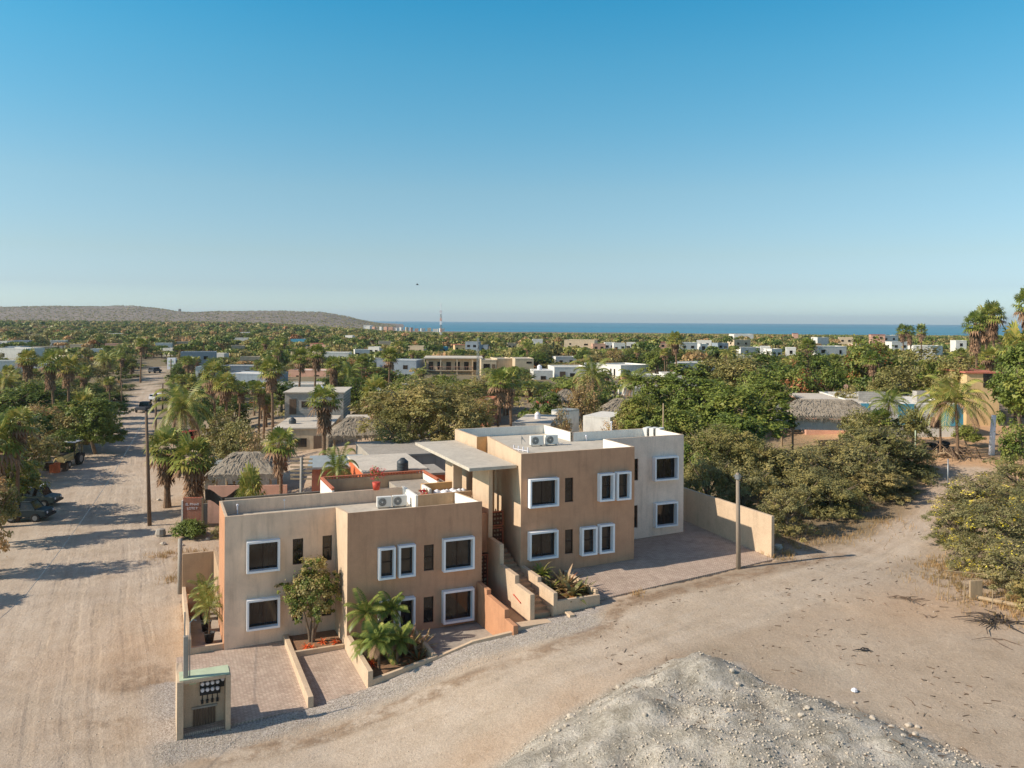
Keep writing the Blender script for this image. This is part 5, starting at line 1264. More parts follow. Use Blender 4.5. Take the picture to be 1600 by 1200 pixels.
house_px('orange_house', 'house with a bright orange wall behind the twin fan palms', 742, 764, 624, 106, 5, 'w_pinko', -.3, roof='r_pale', spec=[('f', 0, .9, 1.0, 1.0, W_)])
house_px('tin_shed', 'small whitish corrugated shed wall behind the upper roof', 862, 886, 643, 88, 2.5, 'w_white', -.6, roof='roofmetal', par=0, cat='shed')
house_px('flat_house', 'low grey roof between dry shrubs behind the upper roof', 912, 952, 653, 84, 5, 'w_white', -.5, roof='r_white', par=0)
house_px('flat_house', 'pale roof directly behind the upper rear parapet', 800, 860, 664, 80, 8, 'w_white', -.2, roof='r_pale', par=0)
# right hand lots
house_px('flat_house', 'low beige flat roofed house behind the long thatched roof', 1262, 1345, 628, 88, 9, 'w_pink', -.12, roof='r_pale', par=0, over=.1, spec=[('f', -.4, .9, 1.2, 1, W_)])
hb_ = house_px('blue_white_house', 'blue and white house with concrete block parapets right of the thatched roof', 1345, 1500, 631, 84, 14, 'w_white', -.08, roof='r_white', par=.3, spec=[('f', -.6, .9, 1.2, 1.1, W_), ('f', 0, .2, 1.0, 2.0, Dr), ('f', .5, .9, 1.2, 1.1, W_)])
for x_, w2 in ((-4.95, .8), (-1.2, 1.6), (3.0, 2.2)):
    m = MB(); m.box(x_, -7.06, 1.6, x_ + w2, -7.0, 3.8); part('blue_panel', m, M['w_blue'], hb_)
p = at(1362, 612, 88); m = MB(); m.box(-1.4, -.1, 0, 1.4, .1, 1.9); solo('block_wall', m, M['block'], 'unfinished concrete block wall at the left end of the blue and white roof', 'wall', loc=(p.x, p.y, p.z - 1.9), rz=-.08)
p = at(1439, 611, 88); m = MB(); m.box(-.65, -.6, 0, .65, .6, 1.2); solo('block_box', m, M['block'], 'square concrete block box standing on the blue and white roof', 'block box', loc=(p.x, p.y, p.z - 1.2), rz=-.08)
house_px('yellow_house', 'tall yellow house with an orange door beside the right-hand trees', 1512, 1560, 583, 92, 7, 'w_yellow', -.1, roof='r_tile', par=0, over=.25, spec=[('f', .3, 1.4, 1.0, 1.6, W_)])
# ---- thatched roofs
def thatch_hip(name, label, loc, rz, w, d, eave, ridge, rw, posts=True, walls=None):
    o = thing(name, label, 'thatched shelter', loc, rz); q = random.Random(int(w * 10)); m = MB(); n = 14
    hw, hd = w / 2, d / 2; rw /= 2
    def ring(k):     # k 0 eave..1 ridge
        pts = []
        for (sx, sy) in ((-1, -1), (1, -1), (1, 1), (-1, 1)):
            pts.append((sx * (hw * (1 - k) + rw * k), sy * (hd * (1 - k) + .06 * k), eave + (ridge - eave) * (k ** .85)))
        return pts
    ks = [0, .25, .5, .75, 1]
    rings = []
    for k in ks:
        c = ring(k); pts = []
        for i in range(4):
            a, b = Vector(c[i]), Vector(c[(i + 1) % 4])
            for j in range(n): pts.append(a.lerp(b, j / n) + Vector((q.uniform(-.02, .02), q.uniform(-.02, .02), q.uniform(-.03, .03))))
        rings.append(pts)
    T = len(rings[0])
    for r_ in range(len(rings) - 1):
        for j in range(T): m.face([rings[r_][j], rings[r_][(j + 1) % T], rings[r_ + 1][(j + 1) % T], rings[r_ + 1][j]])
    m.face(rings[-1])
    part('thatch', m, M['thatch'], o)
    Q = []                      # hanging ends of the palm leaves
    for j in range(T * 5):
        a = rings[0][j // 5]; b = rings[0][(j // 5 + 1) % T]; pt = np.array(a.lerp(b, (j % 5) / 5)); L_ = q.uniform(.25, .6); s_ = np.array((b - a).normalized()) * .07
        Q.append([pt - s_, pt + s_, pt + s_ * .4 + [0, 0, -L_], pt - s_ * .4 + [0, 0, -L_]])
    for j in range(int(w * d * 45)):   # loose blades over the slopes
        r_ = q.randrange(len(rings) - 1); k = q.randrange(T); a = np.array(rings[r_][k].lerp(rings[r_ + 1][k], q.random())); dn = np.array(rings[r_][k] - rings[r_ + 1][k]); dn = dn / (np.linalg.norm(dn) + 1e-6)
        lat_ = unit(np.cross(dn, [0, 0, 1.0]) + 1e-6); a = a + lat_ * q.uniform(-.35, .35) + [0, 0, q.uniform(.0, .05)]; dn = unit(dn + lat_ * q.uniform(-.35, .35)); s_ = lat_ * .03
        Q.append([a - s_, a + s_, a + dn * .42 + s_ + [0, 0, .03], a + dn * .42 - s_ + [0, 0, .03]])
    link('thatch_fringe', quads_to_mesh('thatch_fringe', np.array(Q), [M['thatch']]), o)
    if posts:
        for sx in (-1, 1):
            for sy in (-1, 1):
                m = MB(); m.tube([(sx * (hw - .5), sy * (hd - .5), -.5), (sx * (hw - .5), sy * (hd - .5), eave + .2)], .1, 8); part('post', m, M['palewood'], o)
    FOOT.append((loc[0], loc[1], max(w, d) * .5)); return o
def thatch_px(name, label, px, pyridge, D, w, d, rise, rw, rz=0, **k):
    p = at(px, pyridge, D); z = hh(p.x, p.y); return thatch_hip(name, label, (p.x, p.y, z), rz, w, d, p.z - z - rise, p.z - z, rw, **k)
thatch_px('palapa', 'round-topped palm thatched shelter left of the big olive tree', 556, 651, 86, 5.4, 5.4, 1.6, 1.2, .2)
thatch_px('palapa', 'open palm thatched roof on posts behind the left end of the lower roof', 388, 706, 70, 5.4, 4.6, 1.5, 2.0, .1)
thatch_px('palapa', 'long low thatched roof in the lots right of the thicket', 1288, 624, 80, 8.0, 6.0, 1.3, 4.6, -.12)
thatch_px('palapa', 'small thatched parasol shelter right of the twin fan palms', 884, 608, 112, 3.8, 3.8, 1.3, .2)
thatch_px('palapa', 'smaller thatched parasol shelter left of its twin, right of the fan palms', 862, 612, 110, 3.0, 3.0, 1.0, .2)
thatch_px('palapa', 'rounded straw-covered roof among trees behind the upper block', 968, 622, 98, 5.0, 4.0, 1.6, .8)
# low white wall and pink yard by the thatched roof
p = at(1270, 655, 78); m = MB(); m.box(-4.2, -.1, -1.0, 4.6, .1, 0); solo('yard_wall', m, M['w_white'], 'low whitewashed wall under the eave of the long thatched roof', 'wall', loc=p, rz=-.12)
p = at(1222, 633, 80); m = MB(); m.box(-.9, -.9, -2.5, .9, .9, 0); solo('gate_pillar', m, M['w_grey'], 'grey square masonry block left of the long thatched roof', 'pillar', loc=p, rz=-.12)
for v_ in ((665, 752, 560, 205, 34), (22, 82, 752, 60, 45), (90, 124, 694, 90, 36), (218, 234, 628, 140, 16), (243, 256, 616, 150, 14), (262, 276, 560, 180, 30), (286, 318, 775, 66, 42), (340, 432, 705, 65, 60), (1235, 1335, 622, 74, 40), (225, 245, 630, 68, 190), (1440, 1500, 690, 64, 30), (1540, 1560, 640, 64, 60), (1510, 1546, 583, 88, 50)): vis(*v_)
p = at(857, 628, 108); m = MB(); m.box(-1.6, -1.2, -.12, 1.6, 1.2, 0); solo('awning', m, M['red'], 'flat red awning below the left thatched parasol', 'awning', loc=p)
# ---- walls near the street and sign
sg = thing('sign_wall', 'red brick wall panel with two rows of white letters beside the street', 'sign wall', G(301, 815), .12)
sg.location.z = hh(sg.location.x, sg.location.y)
kk = sg.location.y / F
m = MB(); m.box(-14 * kk, -.12, 0, 15 * kk, .12, 38 * kk); part('panel', m, M['brick'], sg, bevel=.02)
for i, tx in enumerate(('EL PINAR', 'LOTE P')):
    cu = bpy.data.curves.new('letters', 'FONT'); cu.body = tx; cu.size = .27; cu.align_x = 'CENTER'; cu.extrude = .01
    to = bpy.data.objects.new('tmp', cu); dg = bpy.context.evaluated_depsgraph_get(); me = bpy.data.meshes.new_from_object(to); me.materials.clear(); me.materials.append(M['cloth'])
    l_ = link('letters', me, sg, (.0, -.14, 26 * kk - i * .34)); l_.rotation_euler = (R(90), 0, 0); bpy.data.objects.remove(to)
m = MB(); m.box(-16.5 * kk, -.16, -.5, -14 * kk, .16, 34 * kk); part('pillar', m, M['w_white'], sg)
p = G(317, 815); m = MB(); m.tube([(0, 0, -.3), (0, 0, 2.0)], .12, 8); m.tube([(.2, .1, -.3), (.22, .1, 1.85)], .1, 8); solo('timber_posts', m, M['palewood'], 'pair of rough timber posts right of the red brick sign wall', 'posts', loc=(p.x, p.y, hh(p.x, p.y)))
p = G(333, 822); m = MB(); m.box(-.75, -.1, -.3, 1.0, .1, 1.95); solo('yard_wall', m, M['dconc'], 'dark stained grey wall between the timber posts and the lower block', 'wall', loc=(p.x, p.y, hh(p.x, p.y)), rz=.25)
p = at(440, 772, 52); m = MB(); m.box(-3.4, -.08, -4, 4.6, .08, 0); solo('yard_wall', m, M['dconc'], 'grey yard wall behind the rear parapet left of the white terrace', 'wall', loc=p, rz=ROT)
p = at(385, 770, 66); m = MB(); m.box(-3.0, -.08, -3, 3.2, .08, .0); solo('yard_wall', m, M['w_pink'], 'low pinkish wall under the open thatched roof', 'wall', loc=p + Vector((0, 0, .6)), rz=.1)
m = MB(); pts = [(i / 12 * 3.6 - 1.4, .3 * math.sin(i), -.6 * math.sin(math.pi * i / 12 * 1.4) ** 2) for i in range(13)]
for i in range(12):
    a, b = pts[i], pts[i + 1]; m.face([(a[0], a[1], a[2]), (b[0], b[1], b[2]), (b[0], b[1] + .5, b[2] - .9), (a[0], a[1] + .5, a[2] - .9)])
M['net'] = plain('black_shade_net', lin(44, 46, 46), .9, var=.3)
solo('shade_net', m, M['net'], 'sagging black shade net strung across the neighbouring yard', 'shade net', loc=at(352, 763, 60), rz=.25, )
# ---- tanks, dish, masts, poles
def tank(label, px, py, D, dia, h, mat='tank'):
    o = thing('water_tank', label, 'water tank', at(px, py, D)); r = dia / 2; m = MB()
    m.lathe([(r * .96, 0), (r, .05), (r, h * .2), (r * 1.02, h * .22), (r, h * .24), (r, h * .42), (r * 1.02, h * .44), (r, h * .46), (r, h * .64), (r * 1.02, h * .66), (r, h * .68), (r * .98, h * .76), (r * .55, h * .92), (r * .4, h * .94)], n=20); part('body', m, M[mat], o, smooth=True)
    m = MB(); m.lathe([(r * .42, h * .94), (r * .42, h), (r * .3, h * 1.02)], n=16); part('lid', m, M[mat], o)
tank('round black water tank on the concrete roof behind the rear terrace', 629, 737, 59, .82, .98)
tank('dark water tank on the pale flat roof by the tall fan palm', 457, 665, 98.6, .85, .95)
tank('whitish water tank on the roof of the grey block house', 502, 614, 110, .9, 1.0, 'cloth')
tank('grey-green water tank on the blue and white roof at the right', 1404, 612, 97, 1.2, 1.2)
tank('white water tank behind the upper rear parapet', 840, 656, 84, .6, .8, 'cloth')
tank('small white water tank on the long white house', 843, 578, 191.5, 1.1, 1.2, 'cloth')
o = thing('satellite_dish', 'round pink satellite dish on a pole above the beige flat roof', 'satellite dish', at(1321, 616, 95.3)); m = MB(); m.tube([(0, 0, 0), (0, 0, .75)], .03); part('mast', m, M['metal'], o)
m = MB(); m.tube([(0, -.05, .9), (0, -.12, .9)], [.2, .28], 18); part('dish', m, M['w_pink'], o)
def pole(name, label, p, h, r0, r1, mat, lean=(0, 0), extra=None):
    o = thing(name, label, 'pole', p); m = MB(); m.tube([(0, 0, -.3), (lean[0] * .5, lean[1] * .5, h * .5), (lean[0], lean[1], h)], [r0, (r0 + r1) / 2, r1], 10); part('shaft', m, M[mat], o, smooth=True)
    if extra: extra(o, h, lean)
    return o
def gz(px, py): p = G(px, py); return Vector((p.x, p.y, hh(p.x, p.y)))
def cap(o, h, l):
    m = MB(); m.tube([(l[0], l[1], h - .35), (l[0], l[1], h - .1)], .17, 8); part('insulator_band', m, M['metal'], o)
    m = MB(); m.tube([(l[0] - .25, l[1], h - .2), (l[0] + .22, l[1] - .05, h - .2)], .03, 6); part('bracket', m, M['metal'], o)
p = gz(1154, 888); hp_ = 150 * p.y / F; pole('utility_pole', 'leaning wooden utility pole at the front edge of the paved forecourt', p, hp_, .14, .1, 'greywood', (-.08, 0), cap)
def transf(o, h, l):
    m = MB(); m.tube([(l[0], l[1] - .3, h - .9), (l[0], l[1] - .3, h - .15)], .24, 12); part('transformer', m, M['dark'], o)
p = gz(234, 822); pole('utility_pole', 'tall brown wooden utility pole nearest the camera on the right side of the street', p, 178 * p.y / F, .17, .11, 'wood', (-.35, 0))
p = gz(243, 722); pole('utility_pole', 'second wooden utility pole up the street beside the coconut palm', p, 112 * p.y / F, .16, .11, 'wood')
p = gz(254, 640); pole('utility_pole', 'thin distant utility pole at the right kerb near the blue and white car', p, 42 * p.y / F, .16, .12, 'wood')
p = gz(267, 602); pole('utility_pole', 'far dark utility pole below the tall white sign box', p, 40 * p.y / F, .18, .14, 'wood')
p = gz(276, 600); pole('utility_pole', 'far dark utility pole right of the tall white sign box', p, 36 * p.y / F, .18, .14, 'wood')
p = gz(190, 640); pole('utility_pole', 'thin dark pole at the left kerb of the street bend', p, 44 * p.y / F, .12, .1, 'wood')
p = gz(32, 752); pole('utility_pole', 'pale thin pole among the trees above the parked jeep', p, 58 * p.y / F, .11, .08, 'palewood')
p = gz(104, 640); pole('utility_pole', 'thin brown pole in the middle of the left grove', p, 70 * p.y / F, .13, .1, 'wood')
p = gz(1481, 782); pole('pipe_post', 'thin pale metal post beside the yellow-flowering hedge', p, 64 * p.y / F, .05, .045, 'metal')
p = gz(1430, 728); pole('green_post', 'slim green metal post at the right end of the thicket', p, 56 * p.y / F, .05, .05, 'greenslab')
p = gz(1549, 710); pole('concrete_post', 'thick white concrete post in the yard near the right edge', p, 62 * p.y / F, .26, .2, 'cloth', (.2, 0), cap)
p = gz(1036, 700); pole('wooden_post', 'thin bare wooden pole rising behind the upper roof corner', Vector((at(1036, 700, 66).x, 66, 3.2)), at(1008, 630, 66).z - 3.2, .06, .05, 'palewood')
p = at(682, 0, 55); pz_ = hh(at(682, 790, 55).x, 55); 
def coil(o, h, l):
    m = MB(); m.tube([(0, 0, 0), (0, 0, h * .55)], .16, 10); part('red_sleeve', m, M['red'], o)
    for k in range(6):
        m = MB(); m.box(-.75, -.05, h - 1.5 + k * .27, .75, .05, h - 1.40 + k * .27); part('rung', m, M['palewood'], o)
c_ = at(471, 715, 56); pole('rack_post', 'concrete post with a red base and a rack of horizontal bars behind the lower roof', Vector((c_.x, 56, hh(c_.x, 56))), c_.z - hh(c_.x, 56), .12, .1, 'conc', (0, 0), coil)
p = at(281, 928, 51.5); pole('broken_post', 'short broken concrete post with dry sticks beside the side yard', Vector((p.x, 51.5, -.9)), at(279, 842, 51.5).z + .9, .15, .13, 'conc')
p = G(251, 838); m = MB(); m.lathe([(.3, -.2), (.42, .2), (.34, .55), (.1, .62)], n=9); solo('stump', m, M['conc'], 'grey broken concrete stump at the roadside left of the green bush', 'stump', loc=(p.x, p.y, hh(p.x, p.y)))
def lattice_mast(name, label, px, pytop, D, wb, wt, mats, bands=8):
    p = at(px, pytop, D); z = hh(p.x, p.y); H = p.z - z; o = thing(name, label, 'radio mast', (p.x, p.y, z))
    for b in range(bands):
        z0, z1 = H * b / bands, H * (b + 1) / bands; a0_ = wb + (wt - wb) * b / bands; a1_ = wb + (wt - wb) * (b + 1) / bands; m = MB(); r_ = wb * .13
        P0 = [(a0_ * math.cos(t_), a0_ * math.sin(t_), z0) for t_ in (.5, 2.6, 4.7)]; P1 = [(a1_ * math.cos(t_), a1_ * math.sin(t_), z1) for t_ in (.5, 2.6, 4.7)]
        for i in range(3):
            m.tube([P0[i], P1[i]], r_, 4); m.tube([P0[i], P1[(i + 1) % 3]], r_ * .6, 4); m.tube([P1[i], P1[(i + 1) % 3]], r_ * .6, 4)
        part('mast_section', m, M[mats[b % len(mats)]], o)
    return o, H
o, H = lattice_mast('radio_mast', 'tall red and white lattice radio mast in front of the sea', 689, 485, 620, .95, .6, ['w_pinko', 'metal', 'cloth'], 9)
m = MB(); m.tube([(0, 0, H), (0, 0, H + 6)], .2, 6); part('antenna', m, M['cloth'], o)
m = MB(); m.tube([(0, -.6, H - .9), (0, -1.0, H - .9)], [1.0, 1.1], 14); part('dish', m, M['cloth'], o)
lattice_mast('radio_mast', 'grey lattice mast in front of the beige building row', 747, 528, 150, .28, .2, ['metal'], 12)
p = at(652, 445, 260); m = MB()
m.tube([(-.5, 0, 0), (0, 0, .05), (.55, 0, 0)], [.04, .16, .03], 8); m.face([(-.1, 0, .1), (.2, 0, .1), (.1, .75, .4), (-.15, .8, .42)]); m.face([(-.1, 0, .1), (-.15, -.8, .42), (.1, -.75, .4), (.2, 0, .1)])
solo('bird', m, M['dark'], 'tiny bird gliding high in the sky left of the radio mast', 'bird', loc=p)
# roadside sign box far up the street
o = thing('sign_box', 'tall white sign box on a pole at the far end of the street', 'sign', gz(269, 600)); kk2 = o.location.y / F
m = MB(); m.tube([(0, 0, 0), (0, 0, 22 * kk2)], .2, 8); part('pole', m, M['metal'], o)
m = MB(); m.box(-7 * kk2, -.4, 22 * kk2, 6 * kk2, .4, 40 * kk2); part('panel', m, M['cloth'], o)
m = MB(); m.box(-5 * kk2, -.45, 33 * kk2, 2 * kk2, -.4, 36 * kk2); m.box(-5 * kk2, -.45, 27 * kk2, 2 * kk2, -.4, 30 * kk2); part('lettering_band', m, M['greenslab'], o)
# ---------------------------------------------------------------- vehicles
for nm, c in (('car_white', (228, 230, 232)), ('car_grey', (90, 92, 96)), ('jeep_green', (88, 98, 92)), ('car_teal', (40, 54, 58)), ('machine', (196, 176, 120))): M[nm] = plain(nm, lin(*c), .6, .0, var=.08)
def wheel(parent, x, y, r, w):
    m = MB(); m.tube([(x, y - w / 2, r), (x, y + w / 2, r)], r, 18); wh = part('wheel', m, M['rubber'], parent, bevel=.02)
    m = MB(); m.tube([(x, y - w / 2 - .01, r), (x, y + w / 2 + .01, r)], r * .55, 14); part('rim', m, M['metal'], wh)
def car(name, label, cat, p, rz, mat, L=4.4, Wd=1.8, Hh_=1.75, kind='suv', roofm=None):
    o = thing(name, label, cat, (p.x, p.y, hh(p.x, p.y)), rz); hw = Wd / 2; r = .37
    prof = {'suv': [(-L / 2, .45), (-L / 2, .95), (-L / 2 + .1, 1.05), (L / 2 - 1.15, 1.08), (L / 2 - .1, .95), (L / 2, .8), (L / 2, .4)],
            'pickup': [(-L / 2, .5), (-L / 2, 1.0), (-.35, 1.0), (L / 2 - 1.2, 1.08), (L / 2 - .1, .98), (L / 2, .8), (L / 2, .45)]}[kind]
    m = MB(); n = len(prof)
    A_ = [(x, -hw, z) for x, z in prof]; B_ = [(x, hw, z) for x, z in prof]
    m.face(A_[::-1]); m.face(B_)
    for i in range(n): j = (i + 1) % n; m.face([A_[i], A_[j], B_[j], B_[i]])
    part('body', m, M[mat], o, bevel=.06)
    x0, x1 = (-L / 2 + .1, L / 2 - 1.35) if kind == 'suv' else (-.3, L / 2 - 1.5)
    m = MB(); t1 = .12
    lo = [(x0, -hw + .04), (x1 + .45, -hw + .04), (x1 + .45, hw - .04), (x0, hw - .04)]; hi = [(x0 + .12, -hw + .16), (x1, -hw + .16), (x1, hw - .16), (x0 + .12, hw - .16)]
    i0 = len(m.v); m.v += [(a, b, 1.03) for a, b in lo] + [(a, b, Hh_ - .08) for a, b in hi]
    for q in ((0, 1, 5, 4), (1, 2, 6, 5), (2, 3, 7, 6), (3, 0, 4, 7)): m.f.append(tuple(i0 + k for k in q)); m.m.append(0)
    cb = part('cabin_glass', m, M['glass'], o)
    m = MB(); m.prism(hi, Hh_ - .08, Hh_); part('roof', m, M[roofm or mat], o, bevel=.03)
    for a, b in zip(lo, hi):
        m = MB(); m.tube([(a[0], a[1], 1.03), (b[0], b[1], Hh_ - .06)], .045, 6); part('pillar', m, M[mat], o)
    if kind == 'suv':
        for sy in (-1, 1):
            m = MB(); xm = (x0 + x1) / 2 + .2; m.tube([(xm, sy * (hw - .04), 1.03), (xm - .02, sy * (hw - .16), Hh_ - .06)], .05, 6); part('pillar', m, M[mat], o)
    else:
        m = MB(); m.box(-L / 2 + .08, -hw + .1, .99, -.42, hw - .1, 1.01); part('load_bed', m, M['dark'], o)
    for x in (-L / 2 + .8, L / 2 - .85):
        for y in (-hw + .06, hw - .06): wheel(o, x, y, r, .24)
    for sy in (-1, 1):
        m = MB(); m.tube([(L / 2 - .02, sy * (hw - .3), .78), (L / 2 + .03, sy * (hw - .3), .78)], .11, 10); part('headlight', m, M['cloth'], o)
    m = MB(); m.box(L / 2 - .02, -hw, .42, L / 2 + .14, hw, .6); part('bumper', m, M['dark'], o)
    FOOT.append((p.x, p.y, 4)); return o
car('parked_jeep', 'boxy grey-green off-roader with a pale roof parked at the left roadside', 'off-roader', G(52, 790), .12, 'jeep_green', 4.3, 1.8, 1.9, roofm='car_white')
car('parked_car', 'dark teal off-roader nearest the camera at the left roadside', 'off-roader', G(44, 812), .1, 'car_teal', 3.6, 1.7, 1.75)
car('pickup_truck', 'dark pickup driving away up the middle of the street', 'pickup', G(226, 642), R(96), 'car_grey', 5.0, 1.9, 1.8, 'pickup')
car('parked_car', 'white and blue car at the right kerb of the far street', 'car', G(248, 626), R(80), 'car_white', 4.2, 1.8, 1.5)
car('parked_car', 'dark car at the far left end of the street under the trees', 'car', G(242, 584), R(80), 'car_grey', 4.2, 1.8, 1.6)
car('parked_car', 'red vehicle half hidden behind the coconut palm', 'car', atz(298, 690, -.6), R(70), 'red', 3.8, 1.7, 1.7)
# excavator with front bucket
bh = thing('backhoe_loader', 'old backhoe loader with open canopy and wide front bucket at the left roadside', 'backhoe loader', G(108, 728), R(-88)); bh.location.z = hh(bh.location.x, bh.location.y)
m = MB(); m.box(-1.3, -.45, .7, 2.0, .45, 1.55); part('body', m, M['machine'], bh, bevel=.05)
m = MB(); m.box(.9, -.4, 1.5, 2.05, .4, 1.75); part('hood', m, M['dark'], bh, bevel=.04)
m = MB(); m.box(-1.5, -.85, 2.75, .5, .85, 2.86); part('canopy_roof', m, M['car_white'], bh, bevel=.02)
for x in (-1.4, .4):
    for y in (-.78, .78): m = MB(); m.tube([(x, y, .9), (x, y, 2.76)], .05, 6); part('canopy_post', m, M['dark'], bh)
m = MB(); m.box(-.9, -.25, 1.4, -.4, .25, 1.6); m.box(-.95, -.25, 1.6, -.85, .25, 2.1); part('seat', m, M['dark'], bh)
for y in (-.75, .75): wheel(bh, -.9, y, .72, .42); wheel(bh, 1.5, y * .93, .42, .3)
for y in (-.62, .62): m = MB(); m.tube([(.3, y, 1.35), (1.9, y, 1.1), (2.7, y, .5)], .08, 6); part('loader_arm', m, M['machine'], bh)
m = MB(); pr = [(2.6, .05), (2.65, .75), (2.95, .85), (2.75, .6), (2.72, .2), (3.3, .02), (3.3, -.02), (2.7, -.0)]
A_ = [(x, -1.25, z) for x, z in pr]; B_ = [(x, 1.25, z) for x, z in pr]
for i in range(len(pr)): j = (i + 1) % len(pr); m.face([A_[i], A_[j], B_[j], B_[i]])
m.face([(2.6, -1.25, .05), (2.65, -1.25, .75), (2.95, -1.25, .85), (3.3, -1.25, 0)]); m.face([(2.6, 1.25, .05), (2.65, 1.25, .75), (2.95, 1.25, .85), (3.3, 1.25, 0)])
part('bucket', m, M['wood'], bh)
m = MB(); m.tube([(-1.3, 0, 1.2), (-2.2, 0, 2.9), (-3.0, 0, 2.0), (-3.0, 0, 1.0)], [.16, .12, .1, .1], 6); part('backhoe_arm', m, M['machine'], bh)
m = MB(); m.box(-3.25, -.3, .55, -2.8, .3, 1.05); part('backhoe_bucket', m, M['dark'], bh, bevel=.05)
for k, (px, py, s_, lb) in enumerate(((82, 738, 1, 'left orange masonry block below the loader bucket'), (89, 738, 1.25, 'right orange masonry block below the loader bucket'))):
    p = gz(px, py); m = MB(); m.box(-.25, -.25, -.1, .25, .25, .9 * s_); solo('masonry_block', m, M['w_orange'], lb, 'block', loc=p, bevel=.03)
# tyres at the right
def tyre(label, px, py, tilt, r=.52, dz=0):
    p = gz(px, py); o = bpy.data.objects.new('tyre', None); m = MB(); n1, n2 = 24, 10
    for i in range(n1):
        for j in range(n2):
            def q(i, j): t_ = 2 * math.pi * i / n1; s_ = 2 * math.pi * j / n2; rr_ = r - .15 + .15 * math.cos(s_); return (rr_ * math.cos(t_), rr_ * math.sin(t_), .12 * math.sin(s_))
            m.face([q(i, j), q(i + 1, j), q(i + 1, j + 1), q(i, j + 1)])
    o = part('tyre', m, M['rubber'], None, smooth=True, weld=True); o.location = (p.x, p.y, p.z + .13 + dz); o.rotation_euler = tilt; tag(o, label, 'tyre', 'old tyres by the yard'); return o
tyre('grey tyre leaning at the left front of the tyre pile', 1453, 706, (.7, -.2, 0), .58, .3); tyre('upper tyre of the stack at the right of the tyre pile', 1475, 699, (.15, 0, 0), .55, .3); tyre('lower tyre of the stack at the right of the tyre pile', 1475, 699, (.05, .05, 0), .55, 0); tyre('tyre lying flat behind the leaning one', 1459, 699, (.3, .1, 0), .52, .1)
# dry sticks, planks and driftwood
M['charred'] = plain('charred_wood', lin(70, 60, 52), .95, var=.3)
def sticks(name, label, px, py, n, L, r, seed, mat='palewood', flat=.25):
    q = random.Random(seed); p = gz(px, py); m = MB()
    for i in range(n):
        a = q.uniform(0, 6.28); x, y = q.uniform(-L * .3, L * .3), q.uniform(-L * .3, L * .3); l_ = L * q.uniform(.4, 1); z = q.uniform(.03, flat)
        m.tube([(x, y, z), (x + math.cos(a) * l_ * .5, y + math.sin(a) * l_ * .5, z + q.uniform(0, flat)), (x + math.cos(a + .2) * l_, y + math.sin(a + .2) * l_, .04)], [r, r * .8, r * .4], 5)
    return solo(name, m, M[mat], label, 'sticks', loc=p)
sticks('brushwood_pile', 'pile of brown brushwood beside the old tyres', 1500, 715, 26, 2.6, .06, 3, 'wood', .6)
sticks('brushwood_pile', 'dry branches lying below the tyre stack', 1470, 715, 16, 2.4, .06, 4, 'palewood', .4)
sticks('charred_branches', 'dark tangle of charred branches near the right edge', 1552, 972, 34, 1.5, .03, 5, 'charred', .12)
sticks('dry_branch', 'thin bent dry branch lying on the dirt lot at the right', 1555, 998, 3, 1.6, .02, 6, 'wood', .06)
sticks('dry_branch', 'small twig pair left of the charred branches', 1452, 962, 3, .7, .015, 7, 'wood', .05)
sticks('dry_branch', 'thin curved twig lying alone on the open dirt lot', 1415, 1099, 1, .9, .015, 8, 'wood', .04)
sticks('debris', 'small scrap of dark branch and blue plastic on the open lot', 1352, 1016, 4, .6, .03, 9, 'dark', .08)
sticks('dry_branch', 'brown brush heap at the edge of the pale puddle mark', 1425, 935, 12, 1.0, .02, 10, 'wood', .1)
sticks('brushwood', 'dry sticks leaning on the broken concrete post', 284, 905, 8, 1.4, .02, 11, 'palewood', .8)
a_, b_ = gz(1527, 936), gz(1600, 962); m = MB(); m.tube([(0, 0, .15), tuple(Vector((b_.x - a_.x + 1.5, b_.y - a_.y - .4, b_.z - a_.z + .25)))], [.1, .13], 8); solo('fallen_post', m, M['palewood'], 'long pale fallen pole lying along the foot of the right-hand hedge', 'pole', loc=a_)
for k, (px, py, h, lb) in enumerate(((1466, 935, 1.1, 'leftmost thin fence stake at the foot of the hedge'), (1481, 938, 1.0, 'second thin fence stake from the left at the foot of the hedge'), (1506, 940, 1.0, 'third thin fence stake at the foot of the hedge'), (1550, 948, .9, 'rightmost thin fence stake behind the fallen pole'))):
    p = gz(px, py); m = MB(); m.tube([(0, 0, -.1), (.03, 0, h)], .025, 6); solo('fence_stake', m, M['palewood'], lb, 'stake', 'fence stakes at the hedge foot', loc=p)
a_ = gz(1476, 915); m = MB(); m.tube([(0, 0, .9), (1.9, -.7, .9)], .02, 5); m.tube([(0, 0, .6), (1.9, -.7, .62)], .012, 5); solo('fence_rail', m, M['palewood'], 'thin sagging fence rail in front of the yellow-flowering hedge', 'rail', loc=a_)
p = gz(1525, 935); m = MB(); m.prism([(-.32, -.05), (.3, -.05), (.3, .05), (-.32, .05)], 0, [.95, 1.0, 1.0, .95]); solo('plank_stub', m, M['palewood'], 'wide weathered wooden board standing upright by the hedge', 'board', loc=p, bevel=.02)
p = gz(1335, 1080); m = MB(); m.lathe([(.05, 0), (.13, .04), (.10, .12), (.03, .16)], n=7); solo('plastic_bag', m, M['cloth'], 'crumpled white plastic bag on the dirt beside the rubble mound', 'bag', loc=p)
